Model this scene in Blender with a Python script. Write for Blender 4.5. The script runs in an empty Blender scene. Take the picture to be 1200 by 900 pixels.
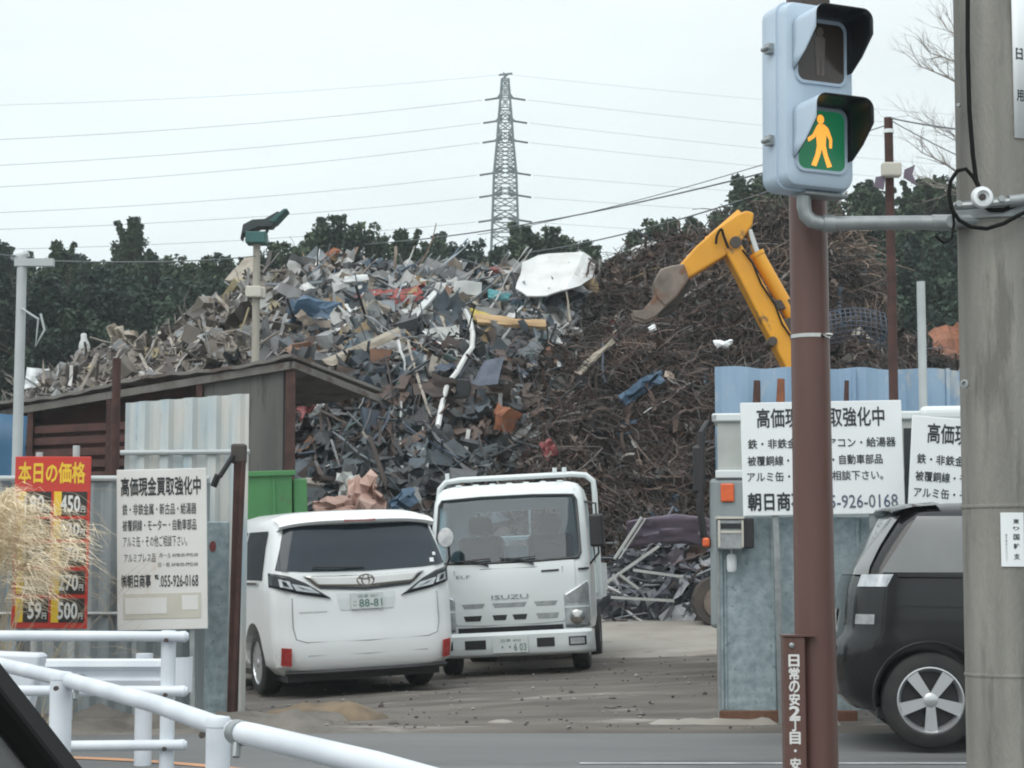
import bpy, bmesh, math, random
import numpy as np
from mathutils import Vector, Matrix, Euler, noise

random.seed(7)
rng = np.random.default_rng(11)
SC = bpy.context.scene
COL = SC.collection
R = math.radians
PI = math.pi

# ------------------------------------------------------------------ camera
F = 2240.0                                   # focal length in pixels of the 1200 px wide photograph
EYE = 1.3
TH = math.atan(215 / F)                      # slight upward pitch
cam = bpy.data.cameras.new("camera")
cam.sensor_width = 36
cam.lens = F * 36 / 1200
cam.clip_start = 0.05
cam.clip_end = 4000
camo = bpy.data.objects.new("camera", cam)
COL.objects.link(camo)
camo.location = (0, 0, EYE)
camo.rotation_euler = (PI / 2 + TH, 0, 0)
SC.camera = camo

# ------------------------------------------------------------------ sky and sun (overcast day)
SUN_EL, SUN_AZ = R(50), R(212)               # light from behind the camera, a little to the left
w = bpy.data.worlds.new("World")
SC.world = w
w.use_nodes = True
nt = w.node_tree
nt.nodes.clear()
out = nt.nodes.new("ShaderNodeOutputWorld")
sky = nt.nodes.new("ShaderNodeTexSky")
sky.sky_type = 'NISHITA'
sky.sun_disc = False
sky.sun_elevation = SUN_EL
sky.sun_rotation = SUN_AZ
bg1 = nt.nodes.new("ShaderNodeBackground")
bg1.inputs[1].default_value = 0.1
nt.links.new(sky.outputs[0], bg1.inputs[0])
tc = nt.nodes.new("ShaderNodeTexCoord")
sep = nt.nodes.new("ShaderNodeSeparateXYZ")
nt.links.new(tc.outputs["Generated"], sep.inputs[0])
ramp = nt.nodes.new("ShaderNodeValToRGB")
e = ramp.color_ramp.elements
e[0].position = 0.0
e[0].color = (0.338, 0.374, 0.378, 1)
e[1].position = 1.0
e[1].color = (0.66, 0.70, 0.73, 1)
m_ = ramp.color_ramp.elements.new(0.30)
m_.color = (0.405, 0.438, 0.443, 1)
nt.links.new(sep.outputs[2], ramp.inputs[0])
mp = nt.nodes.new("ShaderNodeMapping")
mp.inputs["Scale"].default_value = (2.2, 2.2, 7)
nt.links.new(tc.outputs["Generated"], mp.inputs[0])
nz = nt.nodes.new("ShaderNodeTexNoise")
nz.inputs["Scale"].default_value = 1.6
nz.inputs["Detail"].default_value = 5
nt.links.new(mp.outputs[0], nz.inputs[0])
mr = nt.nodes.new("ShaderNodeMapRange")
mr.inputs[1].default_value = 0.3
mr.inputs[2].default_value = 0.7
mr.inputs[3].default_value = 0.885
mr.inputs[4].default_value = 1.06
nt.links.new(nz.outputs[0], mr.inputs[0])
mul = nt.nodes.new("ShaderNodeVectorMath")
mul.operation = 'SCALE'
nt.links.new(ramp.outputs[0], mul.inputs[0])
nt.links.new(mr.outputs[0], mul.inputs["Scale"])
bg2 = nt.nodes.new("ShaderNodeBackground")
bg2.inputs[1].default_value = 2.55
nt.links.new(mul.outputs[0], bg2.inputs[0])
mx = nt.nodes.new("ShaderNodeMixShader")
mx.inputs[0].default_value = 0.93
nt.links.new(bg1.outputs[0], mx.inputs[1])
nt.links.new(bg2.outputs[0], mx.inputs[2])
nt.links.new(mx.outputs[0], out.inputs[0])

sun = bpy.data.lights.new("sun", 'SUN')
sun.energy = 1.4
sun.angle = R(48)
sun.color = (1, 0.96, 0.9)
suno = bpy.data.objects.new("sun", sun)
COL.objects.link(suno)
# azimuth measured from +Y clockwise: light arrives from that direction
sd = Vector((math.sin(SUN_AZ) * math.cos(SUN_EL), math.cos(SUN_AZ) * math.cos(SUN_EL), math.sin(SUN_EL)))
suno.rotation_euler = sd.to_track_quat('Z', 'Y').to_euler()

vs = SC.view_settings
vs.view_transform = 'Standard'
vs.look = 'None'
vs.exposure = 0.06
vs.gamma = 1.0
vs.use_curve_mapping = False
SC.cycles.filter_width = 2.0
SC.cycles.max_bounces = 6
SC.cycles.transparent_max_bounces = 12
SC.cycles.volume_bounces = 0


# ------------------------------------------------------------------ pixel helpers (photograph pixels -> points at a real distance)
def ray(px, py):
    u = (px - 600) / F
    v = (450 - py) / F
    return Vector((u, math.cos(TH) - v * math.sin(TH), math.sin(TH) + v * math.cos(TH)))


def P(px, py, Y):
    d = ray(px, py)
    k = Y / d.y
    return Vector((d.x * k, Y, EYE + d.z * k))


def smooth(a, b, x):
    t = min(1, max(0, (x - a) / (b - a)))
    return t * t * (3 - 2 * t)


def interp(x, pts):
    if x <= pts[0][0]:
        return pts[0][1]
    for (a, b), (c, d) in zip(pts, pts[1:]):
        if x <= c:
            return b + (d - b) * (x - a) / (c - a)
    return pts[-1][1]


# ------------------------------------------------------------------ object helpers
def tag(o, label=None, cat=None, group=None, kind=None):
    if label: o["label"] = label
    if cat: o["category"] = cat
    if group: o["group"] = group
    if kind: o["kind"] = kind
    return o


def empty(name, loc=(0, 0, 0), rot=(0, 0, 0), label=None, cat=None, group=None):
    o = bpy.data.objects.new(name, None)
    COL.objects.link(o)
    o.location = loc
    o.rotation_euler = rot
    o.empty_display_size = 0.2
    return tag(o, label, cat, group)


def copy_tree(o, parent=None):
    c = o.copy()
    COL.objects.link(c)
    c.parent = parent
    for ch in list(o.children):
        copy_tree(ch, c)
    return c


class MB:
    """collects shapes and links them as ONE mesh object"""

    def __init__(s):
        s.v = []; s.f = []; s.mi = []; s.c = []; s.cur = (1, 1, 1); s.mat = 0; s.usec = False

    def add(s, vs, fs, M=None):
        n = len(s.v)
        for p in vs:
            p = Vector(p)
            s.v.append(tuple(M @ p if M is not None else p))
        for f in fs:
            s.f.append(tuple(i + n for i in f))
            s.mi.append(s.mat)
            s.c.append(s.cur)

    def box(s, x0, x1, y0, y1, z0, z1, M=None):
        vs = [(x0, y0, z0), (x1, y0, z0), (x1, y1, z0), (x0, y1, z0), (x0, y0, z1), (x1, y0, z1), (x1, y1, z1), (x0, y1, z1)]
        s.add(vs, [(0, 3, 2, 1), (4, 5, 6, 7), (0, 1, 5, 4), (1, 2, 6, 5), (2, 3, 7, 6), (3, 0, 4, 7)], M)

    def bar(s, a, b, w, h=None, up=(0, 0, 1)):
        """a square bar from a to b"""
        a = Vector(a); b = Vector(b); h = h or w
        d = (b - a).normalized()
        up = Vector(up)
        if abs(d.dot(up)) > 0.98: up = Vector((0, 1, 0))
        sx = d.cross(up).normalized() * w / 2
        sz = sx.cross(d).normalized() * h / 2
        vs = [a - sx - sz, a + sx - sz, a + sx + sz, a - sx + sz, b - sx - sz, b + sx - sz, b + sx + sz, b - sx + sz]
        s.add(vs, [(0, 1, 2, 3), (7, 6, 5, 4), (0, 4, 5, 1), (1, 5, 6, 2), (2, 6, 7, 3), (3, 7, 4, 0)])

    def tube(s, pts, r, n=8, caps=True, M=None):
        pts = [Vector(p) for p in pts]
        rs = r if isinstance(r, (list, tuple)) else [r] * len(pts)
        vs = []; fs = []
        prev = None
        for i, p in enumerate(pts):
            if i == 0: d = pts[1] - p
            elif i == len(pts) - 1: d = p - pts[i - 1]
            else: d = (pts[i + 1] - p).normalized() + (p - pts[i - 1]).normalized()
            if d.length < 1e-9: d = Vector((0, 0, 1))
            d.normalize()
            if prev is None:
                a = Vector((0, 0, 1)) if abs(d.z) < 0.9 else Vector((1, 0, 0))
                x = d.cross(a).normalized()
            else:
                x = (prev - d * prev.dot(d))
                if x.length < 1e-6: x = d.orthogonal()
                x.normalize()
            prev = x
            y = d.cross(x)
            for k in range(n):
                t = 2 * PI * k / n
                vs.append(p + (x * math.cos(t) + y * math.sin(t)) * rs[i])
        for i in range(len(pts) - 1):
            for k in range(n):
                a = i * n + k; b = i * n + (k + 1) % n
                fs.append((a, b, b + n, a + n))
        if caps:
            fs.append(tuple(range(n - 1, -1, -1)))
            fs.append(tuple(range((len(pts) - 1) * n, len(pts) * n)))
        s.add(vs, fs, M)

    def lathe(s, prof, n=24, M=None, caps=False):
        """profile of (radius, z) turned about Z"""
        vs = []; fs = []
        for r, z in prof:
            for k in range(n):
                t = 2 * PI * k / n
                vs.append((r * math.cos(t), r * math.sin(t), z))
        for i in range(len(prof) - 1):
            for k in range(n):
                a = i * n + k; b = i * n + (k + 1) % n
                fs.append((a, b, b + n, a + n))
        if caps:
            fs.append(tuple(range(n - 1, -1, -1)))
            fs.append(tuple(range((len(prof) - 1) * n, len(prof) * n)))
        s.add(vs, fs, M)

    def prism(s, poly, y0, y1, M=None):
        """polygon in (x,z), counter-clockwise seen from -Y, extruded from y0 (front) to y1"""
        n = len(poly)
        vs = [(x, y0, z) for x, z in poly] + [(x, y1, z) for x, z in poly]
        fs = [tuple(range(n)), tuple(range(2 * n - 1, n - 1, -1))]
        for i in range(n):
            j = (i + 1) % n
            fs.append((i, i + n, j + n, j))
        s.add(vs, fs, M)

    def grid(s, rows, M=None, closed=False):
        nr = len(rows); nc = len(rows[0])
        vs = [p for r in rows for p in r]
        fs = []
        for i in range(nr - 1):
            for j in range(nc if closed else nc - 1):
                a = i * nc + j; b = i * nc + (j + 1) % nc
                fs.append((a, b, b + nc, a + nc))
        s.add(vs, fs, M)

    def build(s, name, mats, parent=None, smooth=False, bevel=0, solid=0, seg=2, loc=None, rot=None, matoff=0):
        me = bpy.data.meshes.new(name)
        me.from_pydata(s.v, [], s.f)
        if not isinstance(mats, (list, tuple)): mats = [mats]
        for m in mats: me.materials.append(m)
        me.polygons.foreach_set("material_index", s.mi)
        if s.usec:
            at = me.color_attributes.new("Col", 'FLOAT_COLOR', 'CORNER')
            arr = np.repeat(np.array([(c[0], c[1], c[2], 1.0) for c in s.c], dtype=np.float32), [len(f) for f in s.f], axis=0)
            at.data.foreach_set("color", arr.ravel())
        if smooth:
            me.polygons.foreach_set("use_smooth", [True] * len(me.polygons))
            if smooth != 'full':
                try: me.set_sharp_from_angle(angle=R(38))
                except Exception: pass
        me.update()
        o = bpy.data.objects.new(name, me)
        COL.objects.link(o)
        if parent: o.parent = parent
        if loc is not None: o.location = loc
        if rot is not None: o.rotation_euler = rot
        if solid:
            md = o.modifiers.new("solid", 'SOLIDIFY'); md.thickness = abs(solid); md.offset = -1 if solid > 0 else 1
            md.material_offset = matoff
        if bevel:
            md = o.modifiers.new("bevel", 'BEVEL'); md.width = bevel; md.segments = seg
            md.limit_method = 'ANGLE'; md.angle_limit = R(40)
        return o


def mesh_from_arrays(name, V, Fq, mats, col=None, smooth=False, parent=None, tri=False):
    """numpy: V (n,3), F (m,3|4), per-face colours (m,3)"""
    k = Fq.shape[1]
    me = bpy.data.meshes.new(name)
    me.vertices.add(len(V)); me.vertices.foreach_set("co", V.astype(np.float32).ravel())
    me.loops.add(Fq.size); me.loops.foreach_set("vertex_index", Fq.astype(np.int32).ravel())
    me.polygons.add(len(Fq))
    me.polygons.foreach_set("loop_start", np.arange(0, Fq.size, k, dtype=np.int32))
    me.polygons.foreach_set("loop_total", np.full(len(Fq), k, dtype=np.int32))
    if col is not None:
        at = me.color_attributes.new("Col", 'FLOAT_COLOR', 'CORNER')
        c4 = np.concatenate([col, np.ones((len(col), 1))], 1).astype(np.float32)
        at.data.foreach_set("color", np.repeat(c4, k, axis=0).ravel())
    me.polygons.foreach_set("use_smooth", [bool(smooth)] * len(Fq))
    if not isinstance(mats, (list, tuple)): mats = [mats]
    for m in mats: me.materials.append(m)
    me.update(); me.validate()
    o = bpy.data.objects.new(name, me)
    COL.objects.link(o)
    if parent: o.parent = parent
    return o


def bool_cut(o, cutters, op='DIFFERENCE'):
    for c in cutters:
        md = o.modifiers.new("b", 'BOOLEAN'); md.operation = op; md.object = c; md.solver = 'EXACT'
    bpy.context.view_layer.update()
    dg = bpy.context.evaluated_depsgraph_get()
    me = bpy.data.meshes.new_from_object(o.evaluated_get(dg))
    o.modifiers.clear()
    old = o.data
    o.data = me
    bpy.data.meshes.remove(old)
    for c in cutters:
        bpy.data.objects.remove(c)


# ------------------------------------------------------------------ lettering
def text_data(s, off=0.0):
    cu = bpy.data.curves.new("t", 'FONT')
    cu.body = s; cu.size = 1; cu.offset = off; cu.resolution_u = 2
    cu.align_x = 'LEFT'; cu.space_line = 0.86
    o = bpy.data.objects.new("t", cu)
    COL.objects.link(o)
    bpy.context.view_layer.update()
    dg = bpy.context.evaluated_depsgraph_get()
    me = bpy.data.meshes.new_from_object(o.evaluated_get(dg))
    vs = [tuple(v.co) for v in me.vertices]
    fs = [tuple(p.vertices) for p in me.polygons]
    bpy.data.objects.remove(o); bpy.data.curves.remove(cu); bpy.data.meshes.remove(me)
    return vs, fs


def put_text(mb, s, x0, x1, z0, z1, y, off=0.0, surf=None):
    """fit the text into the rectangle (x0..x1, z0..z1) of a plate facing -Y"""
    vs, fs = text_data(s)
    if not vs: return
    xa = min(v[0] for v in vs); xb = max(v[0] for v in vs); ya = min(v[1] for v in vs); yb = max(v[1] for v in vs)
    kx = (x1 - x0) / max(1e-6, xb - xa); kz = (z1 - z0) / max(1e-6, yb - ya)
    for k, (du, dv) in enumerate(((0, 0), (1, 0), (-1, 0), (0, 1), (0, -1)) if off else ((0, 0),)):
        o = []
        for v in vs:
            X = x0 + (v[0] - xa + du * off) * kx; Z = z0 + (v[1] - ya + dv * off) * kz
            o.append((X, (surf(X, Z) if surf else 0) + y - k * .0003, Z))
        mb.add(o, fs)


# ------------------------------------------------------------------ materials
def _n(nt, t, **kw):
    n = nt.nodes.new(t)
    for k, v in kw.items(): setattr(n, k, v)
    return n


def pmat(name, c1, c2=None, scale=6, rough=0.6, metal=0.0, bump=0.0, bscale=None, c3=None, c3amt=0.6, c3scale=3, stretch=(1, 1, 1),
         attr=False, spec=0.5, coat=0, detail=6, coords="Object", rvar=0.0):
    m = bpy.data.materials.new(name)
    m.use_nodes = True
    nt = m.node_tree
    b = nt.nodes["Principled BSDF"]
    L = nt.links.new
    b.inputs["Roughness"].default_value = rough
    b.inputs["Metallic"].default_value = metal
    b.inputs["Specular IOR Level"].default_value = spec
    if coat:
        b.inputs["Coat Weight"].default_value = coat
        b.inputs["Coat Roughness"].default_value = 0.08
    c2 = c2 or tuple(min(1, x * 0.85) for x in c1)
    tc = _n(nt, "ShaderNodeTexCoord")
    mp = _n(nt, "ShaderNodeMapping")
    mp.inputs["Scale"].default_value = stretch
    L(tc.outputs[coords], mp.inputs[0])
    nz = _n(nt, "ShaderNodeTexNoise")
    nz.inputs["Scale"].default_value = scale; nz.inputs["Detail"].default_value = detail
    L(mp.outputs[0], nz.inputs[0])
    rp = _n(nt, "ShaderNodeValToRGB")
    rp.color_ramp.elements[0].position = 0.35; rp.color_ramp.elements[1].position = 0.65
    rp.color_ramp.elements[0].color = (*c1, 1); rp.color_ramp.elements[1].color = (*c2, 1)
    L(nz.outputs[0], rp.inputs[0])
    outc = rp.outputs[0]
    if c3:
        n3 = _n(nt, "ShaderNodeTexNoise")
        n3.inputs["Scale"].default_value = c3scale; n3.inputs["Detail"].default_value = 8; n3.inputs["Roughness"].default_value = 0.65
        L(mp.outputs[0], n3.inputs[0])
        r3 = _n(nt, "ShaderNodeValToRGB")
        r3.color_ramp.elements[0].position = c3amt; r3.color_ramp.elements[1].position = min(1, c3amt + 0.08)
        L(n3.outputs[0], r3.inputs[0])
        mx = _n(nt, "ShaderNodeMix", data_type='RGBA')
        L(r3.outputs[0], mx.inputs["Factor"]); L(outc, mx.inputs["A"])
        mx.inputs["B"].default_value = (*c3, 1)
        outc = mx.outputs["Result"]
    if attr:
        at = _n(nt, "ShaderNodeVertexColor", layer_name="Col")
        mm = _n(nt, "ShaderNodeMix", data_type='RGBA', blend_type='MULTIPLY')
        mm.inputs["Factor"].default_value = 1
        L(at.outputs[0], mm.inputs["A"]); L(outc, mm.inputs["B"])
        outc = mm.outputs["Result"]
    L(outc, b.inputs["Base Color"])
    if rvar:
        mr = _n(nt, "ShaderNodeMapRange")
        mr.inputs[3].default_value = max(0, rough - rvar); mr.inputs[4].default_value = min(1, rough + rvar)
        L(nz.outputs[0], mr.inputs[0]); L(mr.outputs[0], b.inputs["Roughness"])
    if bump:
        nb = _n(nt, "ShaderNodeTexNoise")
        nb.inputs["Scale"].default_value = bscale or scale * 4; nb.inputs["Detail"].default_value = 6
        L(mp.outputs[0], nb.inputs[0])
        bp = _n(nt, "ShaderNodeBump")
        bp.inputs["Strength"].default_value = bump; bp.inputs["Distance"].default_value = 0.02
        L(nb.outputs[0], bp.inputs["Height"]); L(bp.outputs[0], b.inputs["Normal"])
    return m


def emat(name, col, strength, base=None):
    m = bpy.data.materials.new(name); m.use_nodes = True
    b = m.node_tree.nodes["Principled BSDF"]
    b.inputs["Base Color"].default_value = (*(base or col), 1)
    b.inputs["Roughness"].default_value = 0.4
    b.inputs["Emission Color"].default_value = (*col, 1)
    b.inputs["Emission Strength"].default_value = strength
    return m


def glassmat(name, tint, alpha, rough=0.03):
    """thin pane: partly clear, partly mirroring"""
    m = bpy.data.materials.new(name); m.use_nodes = True
    nt = m.node_tree; nt.nodes.clear()
    o = _n(nt, "ShaderNodeOutputMaterial")
    tr = _n(nt, "ShaderNodeBsdfTransparent"); tr.inputs[0].default_value = (*tint, 1)
    gl = _n(nt, "ShaderNodeBsdfGlossy"); gl.inputs["Roughness"].default_value = rough; gl.inputs[0].default_value = (0.9, 0.95, 1, 1)
    fr = _n(nt, "ShaderNodeFresnel"); fr.inputs[0].default_value = 1.28
    ad = _n(nt, "ShaderNodeMath", operation='ADD'); ad.inputs[1].default_value = alpha
    nt.links.new(fr.outputs[0], ad.inputs[0])
    mx = _n(nt, "ShaderNodeMixShader")
    nt.links.new(ad.outputs[0], mx.inputs[0]); nt.links.new(tr.outputs[0], mx.inputs[1]); nt.links.new(gl.outputs[0], mx.inputs[2])
    nt.links.new(mx.outputs[0], o.inputs[0])
    return m


M = {}
M['asphalt'] = pmat("asphalt", (0.115, 0.118, 0.118), (0.15, 0.152, 0.15), 0.7, 0.85, bump=0.25, bscale=60, c3=(0.085, 0.087, 0.086), c3amt=0.56, c3scale=0.5, stretch=(0.3, 1.2, 1))
M['yard'] = pmat("yard_dirt", (0.080, 0.070, 0.060), (0.145, 0.130, 0.112), 1.6, 0.95, bump=1.0, bscale=11, c3=(0.27, 0.25, 0.22), c3amt=0.585, c3scale=0.9, stretch=(0.4, 1.5, 1), detail=10)
M['concrete_pad'] = pmat("concrete_pad", (0.30, 0.285, 0.255), (0.23, 0.21, 0.18), 1.1, 0.9, bump=0.3, bscale=12, c3=(0.16, 0.13, 0.10), c3amt=0.6)
M['terrain'] = pmat("terrain", (0.06, 0.065, 0.045), (0.09, 0.085, 0.06), 0.1, 0.95)
M['soil'] = pmat("soil", (0.10, 0.09, 0.075), (0.17, 0.155, 0.135), 3, 0.95, bump=0.8, bscale=14)
M['sand'] = pmat("sand", (0.115, 0.088, 0.062), (0.20, 0.15, 0.095), 4, 0.95, bump=0.5, bscale=20)
M['line_white'] = pmat("road_paint_white", (0.46, 0.47, 0.47), (0.26, 0.265, 0.265), 5, 0.8)
M['line_orange'] = pmat("road_paint_orange", (0.55, 0.27, 0.13), (0.45, 0.25, 0.15), 5, 0.7)
M['concrete'] = pmat("pole_concrete", (0.30, 0.29, 0.26), (0.20, 0.195, 0.175), 2.6, 0.85, bump=0.5, bscale=70, c3=(0.17, 0.165, 0.148), c3amt=0.54, c3scale=2.0, stretch=(3.5, 3.5, 0.45))
M['brownpole'] = pmat("brown_paint", (0.098, 0.047, 0.038), (0.118, 0.058, 0.047), 3, 0.42, bump=0.05, c3=(0.14, 0.075, 0.06), c3amt=0.64, c3scale=4, stretch=(3, 3, 0.5))
M['steel'] = pmat("galvanised", (0.36, 0.38, 0.38), (0.28, 0.30, 0.305), 14, 0.45, metal=0.6)
M['housing'] = pmat("signal_paint", (0.46, 0.56, 0.66), (0.42, 0.52, 0.62), 3, 0.4)
M['black'] = pmat("black_plastic", (0.012, 0.012, 0.013), (0.02, 0.02, 0.021), 5, 0.45)
M['visor_in'] = pmat("visor_inside", (0.010, 0.012, 0.014), (0.016, 0.018, 0.02), 5, 0.35)
M['rubber'] = pmat("rubber", (0.016, 0.016, 0.017), (0.028, 0.027, 0.026), 8, 0.8)
M['railwhite'] = pmat("rail_paint", (0.68, 0.72, 0.76), (0.56, 0.60, 0.65), 2.5, 0.38, c3=(0.36, 0.33, 0.28), c3amt=0.655, c3scale=7)
M['signwhite'] = pmat("sign_board", (0.80, 0.83, 0.84), (0.75, 0.78, 0.79), 1.5, 0.5, c3=(0.58, 0.58, 0.54), c3amt=0.68, c3scale=2)
M['signpaper'] = pmat("weathered_board", (0.70, 0.70, 0.68), (0.62, 0.61, 0.58), 2, 0.7, c3=(0.62, 0.55, 0.50), c3amt=0.6, c3scale=3)
M['ink'] = pmat("sign_ink", (0.016, 0.020, 0.022), (0.03, 0.034, 0.036), 9, 0.6)
M['ink_faded'] = pmat("faded_ink", (0.16, 0.17, 0.17), (0.28, 0.28, 0.27), 14, 0.7)
M['bluegrey_text'] = pmat("phone_ink", (0.06, 0.09, 0.16), (0.12, 0.14, 0.16), 9, 0.6)
M['red'] = pmat("red_board", (0.52, 0.035, 0.02), (0.46, 0.04, 0.03), 2, 0.5)
M['yellowtxt'] = pmat("yellow_letters", (0.80, 0.52, 0.03), (0.70, 0.46, 0.04), 3, 0.5)
M['cellblack'] = pmat("black_cell", (0.022, 0.019, 0.018), (0.03, 0.026, 0.024), 3, 0.5)
M['whitetxt'] = pmat("white_letters", (0.72, 0.72, 0.70), (0.62, 0.62, 0.60), 8, 0.5)
M['carwhite'] = pmat("white_car_paint", (0.78, 0.80, 0.80), (0.76, 0.78, 0.78), 0.7, 0.28, coat=0.5, c3=(0.70, 0.71, 0.69), c3amt=0.66, c3scale=1.5)
M['truckwhite'] = pmat("white_truck_paint", (0.66, 0.70, 0.70), (0.61, 0.65, 0.65), 1.2, 0.38, coat=0.2, c3=(0.50, 0.50, 0.47), c3amt=0.66, c3scale=3)
M['carblack'] = pmat("black_car_paint", (0.008, 0.0085, 0.009), (0.010, 0.0105, 0.011), 1, 0.16, coat=0.35, spec=0.35)
M['darkglass'] = pmat("privacy_glass", (0.014, 0.024, 0.034), (0.022, 0.034, 0.046), 0.9, 0.05, spec=0.45)
M['suvglass'] = pmat("suv_glass", (0.12, 0.123, 0.12), (0.17, 0.173, 0.168), 1.5, 0.12, spec=1.0, coat=0.6)
M['windshield'] = glassmat("windshield_glass", (0.46, 0.62, 0.68), 0.03)
M['chrome'] = pmat("chrome", (0.55, 0.54, 0.52), (0.5, 0.49, 0.47), 3, 0.15, metal=1.0)
M['alloy'] = pmat("alloy", (0.58, 0.59, 0.60), (0.5, 0.51, 0.52), 3, 0.3, metal=0.7)
M['lampclear'] = pmat("clear_lamp", (0.55, 0.58, 0.60), (0.40, 0.42, 0.44), 14, 0.12, metal=0.4)
M['lampgrey'] = pmat("lamp_grey", (0.26, 0.27, 0.28), (0.36, 0.37, 0.37), 18, 0.15, metal=0.3)
M['lampblack'] = pmat("lamp_black", (0.012, 0.016, 0.020), (0.02, 0.025, 0.03), 5, 0.15)
M['lampred'] = pmat("lamp_red", (0.42, 0.05, 0.045), (0.30, 0.03, 0.03), 20, 0.25)
M['lamporange'] = pmat("lamp_orange", (0.72, 0.13, 0.03), (0.6, 0.1, 0.03), 20, 0.25)
M['plate'] = pmat("licence_plate", (0.62, 0.66, 0.65), (0.58, 0.62, 0.61), 3, 0.45)
M['plateink'] = pmat("plate_green", (0.10, 0.20, 0.17), (0.14, 0.24, 0.2), 3, 0.5)
M['seat'] = pmat("seat_cloth", (0.035, 0.040, 0.045), (0.05, 0.055, 0.06), 6, 0.9)
M['excav'] = pmat("yellow_paint", (0.74, 0.34, 0.012), (0.62, 0.27, 0.016), 1.5, 0.45, c3=(0.17, 0.085, 0.035), c3amt=0.61, c3scale=2.4, bump=0.05)
M['excavdark'] = pmat("machine_dark", (0.045, 0.038, 0.034), (0.075, 0.06, 0.05), 5, 0.7, c3=(0.16, 0.09, 0.05), c3amt=0.6)
M['grapple'] = pmat("worn_steel", (0.12, 0.098, 0.082), (0.22, 0.18, 0.15), 4, 0.6, metal=0.3, c3=(0.17, 0.085, 0.05), c3amt=0.55)
M['galvsheet'] = pmat("spangled_sheet", (0.235, 0.30, 0.325), (0.35, 0.42, 0.445), 13, 0.5, metal=0.2, bump=0.35, bscale=14, c3=(0.20, 0.255, 0.275), c3amt=0.57, c3scale=19, detail=3)
M['bluesheet'] = pmat("blue_corrugated", (0.29, 0.40, 0.52), (0.21, 0.32, 0.45), 1.8, 0.55, metal=0.1, c3=(0.42, 0.45, 0.46), c3amt=0.57, c3scale=2.2, stretch=(1, 1, 0.5))
M['palesheet'] = pmat("pale_corrugated", (0.62, 0.60, 0.55), (0.40, 0.49, 0.53), 1.5, 0.6, c3=(0.16, 0.065, 0.045), c3amt=0.60, c3scale=1.6, stretch=(4.0, 1, 0.55))
M['greysheet'] = pmat("grey_corrugated", (0.22, 0.255, 0.265), (0.30, 0.335, 0.345), 1.6, 0.55, metal=0.2, c3=(0.15, 0.16, 0.16), c3amt=0.6, c3scale=1.3, stretch=(1.5, 1, 0.4))
M['rust'] = pmat("rust", (0.042, 0.019, 0.016), (0.072, 0.032, 0.025), 6, 0.8, c3=(0.12, 0.052, 0.03), c3amt=0.6, bump=0.2)
M['rustband'] = pmat("rusty_base", (0.11, 0.05, 0.03), (0.16, 0.08, 0.05), 6, 0.85, bump=0.3)
M['rustorange'] = pmat("rust_orange", (0.27, 0.10, 0.045), (0.17, 0.065, 0.035), 5, 0.85)
M['greywall'] = pmat("shed_wall", (0.085, 0.084, 0.080), (0.125, 0.124, 0.116), 1.2, 0.85, c3=(0.062, 0.058, 0.054), c3amt=0.52, c3scale=2.2, stretch=(2.5, 2.5, 0.3))
M['shedroof'] = pmat("shed_roof_edge", (0.17, 0.162, 0.15), (0.115, 0.108, 0.098), 2.5, 0.85, c3=(0.085, 0.065, 0.055), c3amt=0.52, c3scale=2)
M['slat'] = pmat("red_brown_slats", (0.085, 0.036, 0.030), (0.055, 0.026, 0.023), 4, 0.85)
M['bluetarp'] = pmat("blue_tarp", (0.035, 0.13, 0.24), (0.028, 0.10, 0.19), 3, 0.5, bump=0.3, bscale=6)
M['green'] = pmat("green_paint", (0.055, 0.21, 0.065), (0.045, 0.17, 0.055), 2, 0.5, c3=(0.07, 0.10, 0.05), c3amt=0.64)
M['palepole'] = pmat("pale_pole", (0.46, 0.49, 0.49), (0.40, 0.43, 0.43), 3, 0.6)
M['woodpole'] = pmat("grey_beige_pole", (0.36, 0.34, 0.29), (0.30, 0.28, 0.24), 4, 0.8, stretch=(2, 2, 0.4))
M['lampgreen'] = pmat("dark_green_metal", (0.03, 0.12, 0.11), (0.025, 0.09, 0.085), 3, 0.5)
M['darkpanel'] = pmat("dark_panel", (0.02, 0.03, 0.034), (0.03, 0.04, 0.044), 3, 0.4)
M['pylon'] = pmat("pylon_steel", (0.075, 0.105, 0.112), (0.095, 0.125, 0.132), 0.4, 0.6, metal=0.2)
M['wire'] = pmat("wire", (0.09, 0.10, 0.105), (0.11, 0.12, 0.125), 1, 0.6)
M['cable'] = pmat("black_cable", (0.006, 0.006, 0.006), (0.009, 0.009, 0.009), 3, 0.7, spec=0.15)
M['bark'] = pmat("bark", (0.075, 0.062, 0.05), (0.11, 0.095, 0.08), 5, 0.9, stretch=(1, 1, 0.3))
M['barkbare'] = pmat("bare_bark", (0.24, 0.215, 0.195), (0.31, 0.285, 0.26), 5, 0.9)
M['leaf'] = pmat("foliage", (0.88, 0.88, 0.88), (1, 1, 1), 2, 0.75, attr=True, spec=0.25)
M['scrap'] = pmat("scrap_mixed", (0.68, 0.66, 0.64), (1, 1, 1), 3.5, 0.55, attr=True, metal=0.12, c3=(0.42, 0.31, 0.24), c3amt=0.60, c3scale=2.4)
M['scrapwire'] = pmat("scrap_wire", (0.7, 0.66, 0.62), (1, 1, 1), 3, 0.75, attr=True, metal=0.1)
M['heapcore'] = pmat("heap_core", (0.020, 0.017, 0.015), (0.038, 0.031, 0.027), 2.5, 0.95, bump=1.0, bscale=5)  # colour darkened to put shade into the gaps between loose pieces
M['whitesheet'] = pmat("white_plastic", (0.62, 0.63, 0.62), (0.50, 0.51, 0.49), 2, 0.6, c3=(0.36, 0.33, 0.29), c3amt=0.62, c3scale=3)
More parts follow.
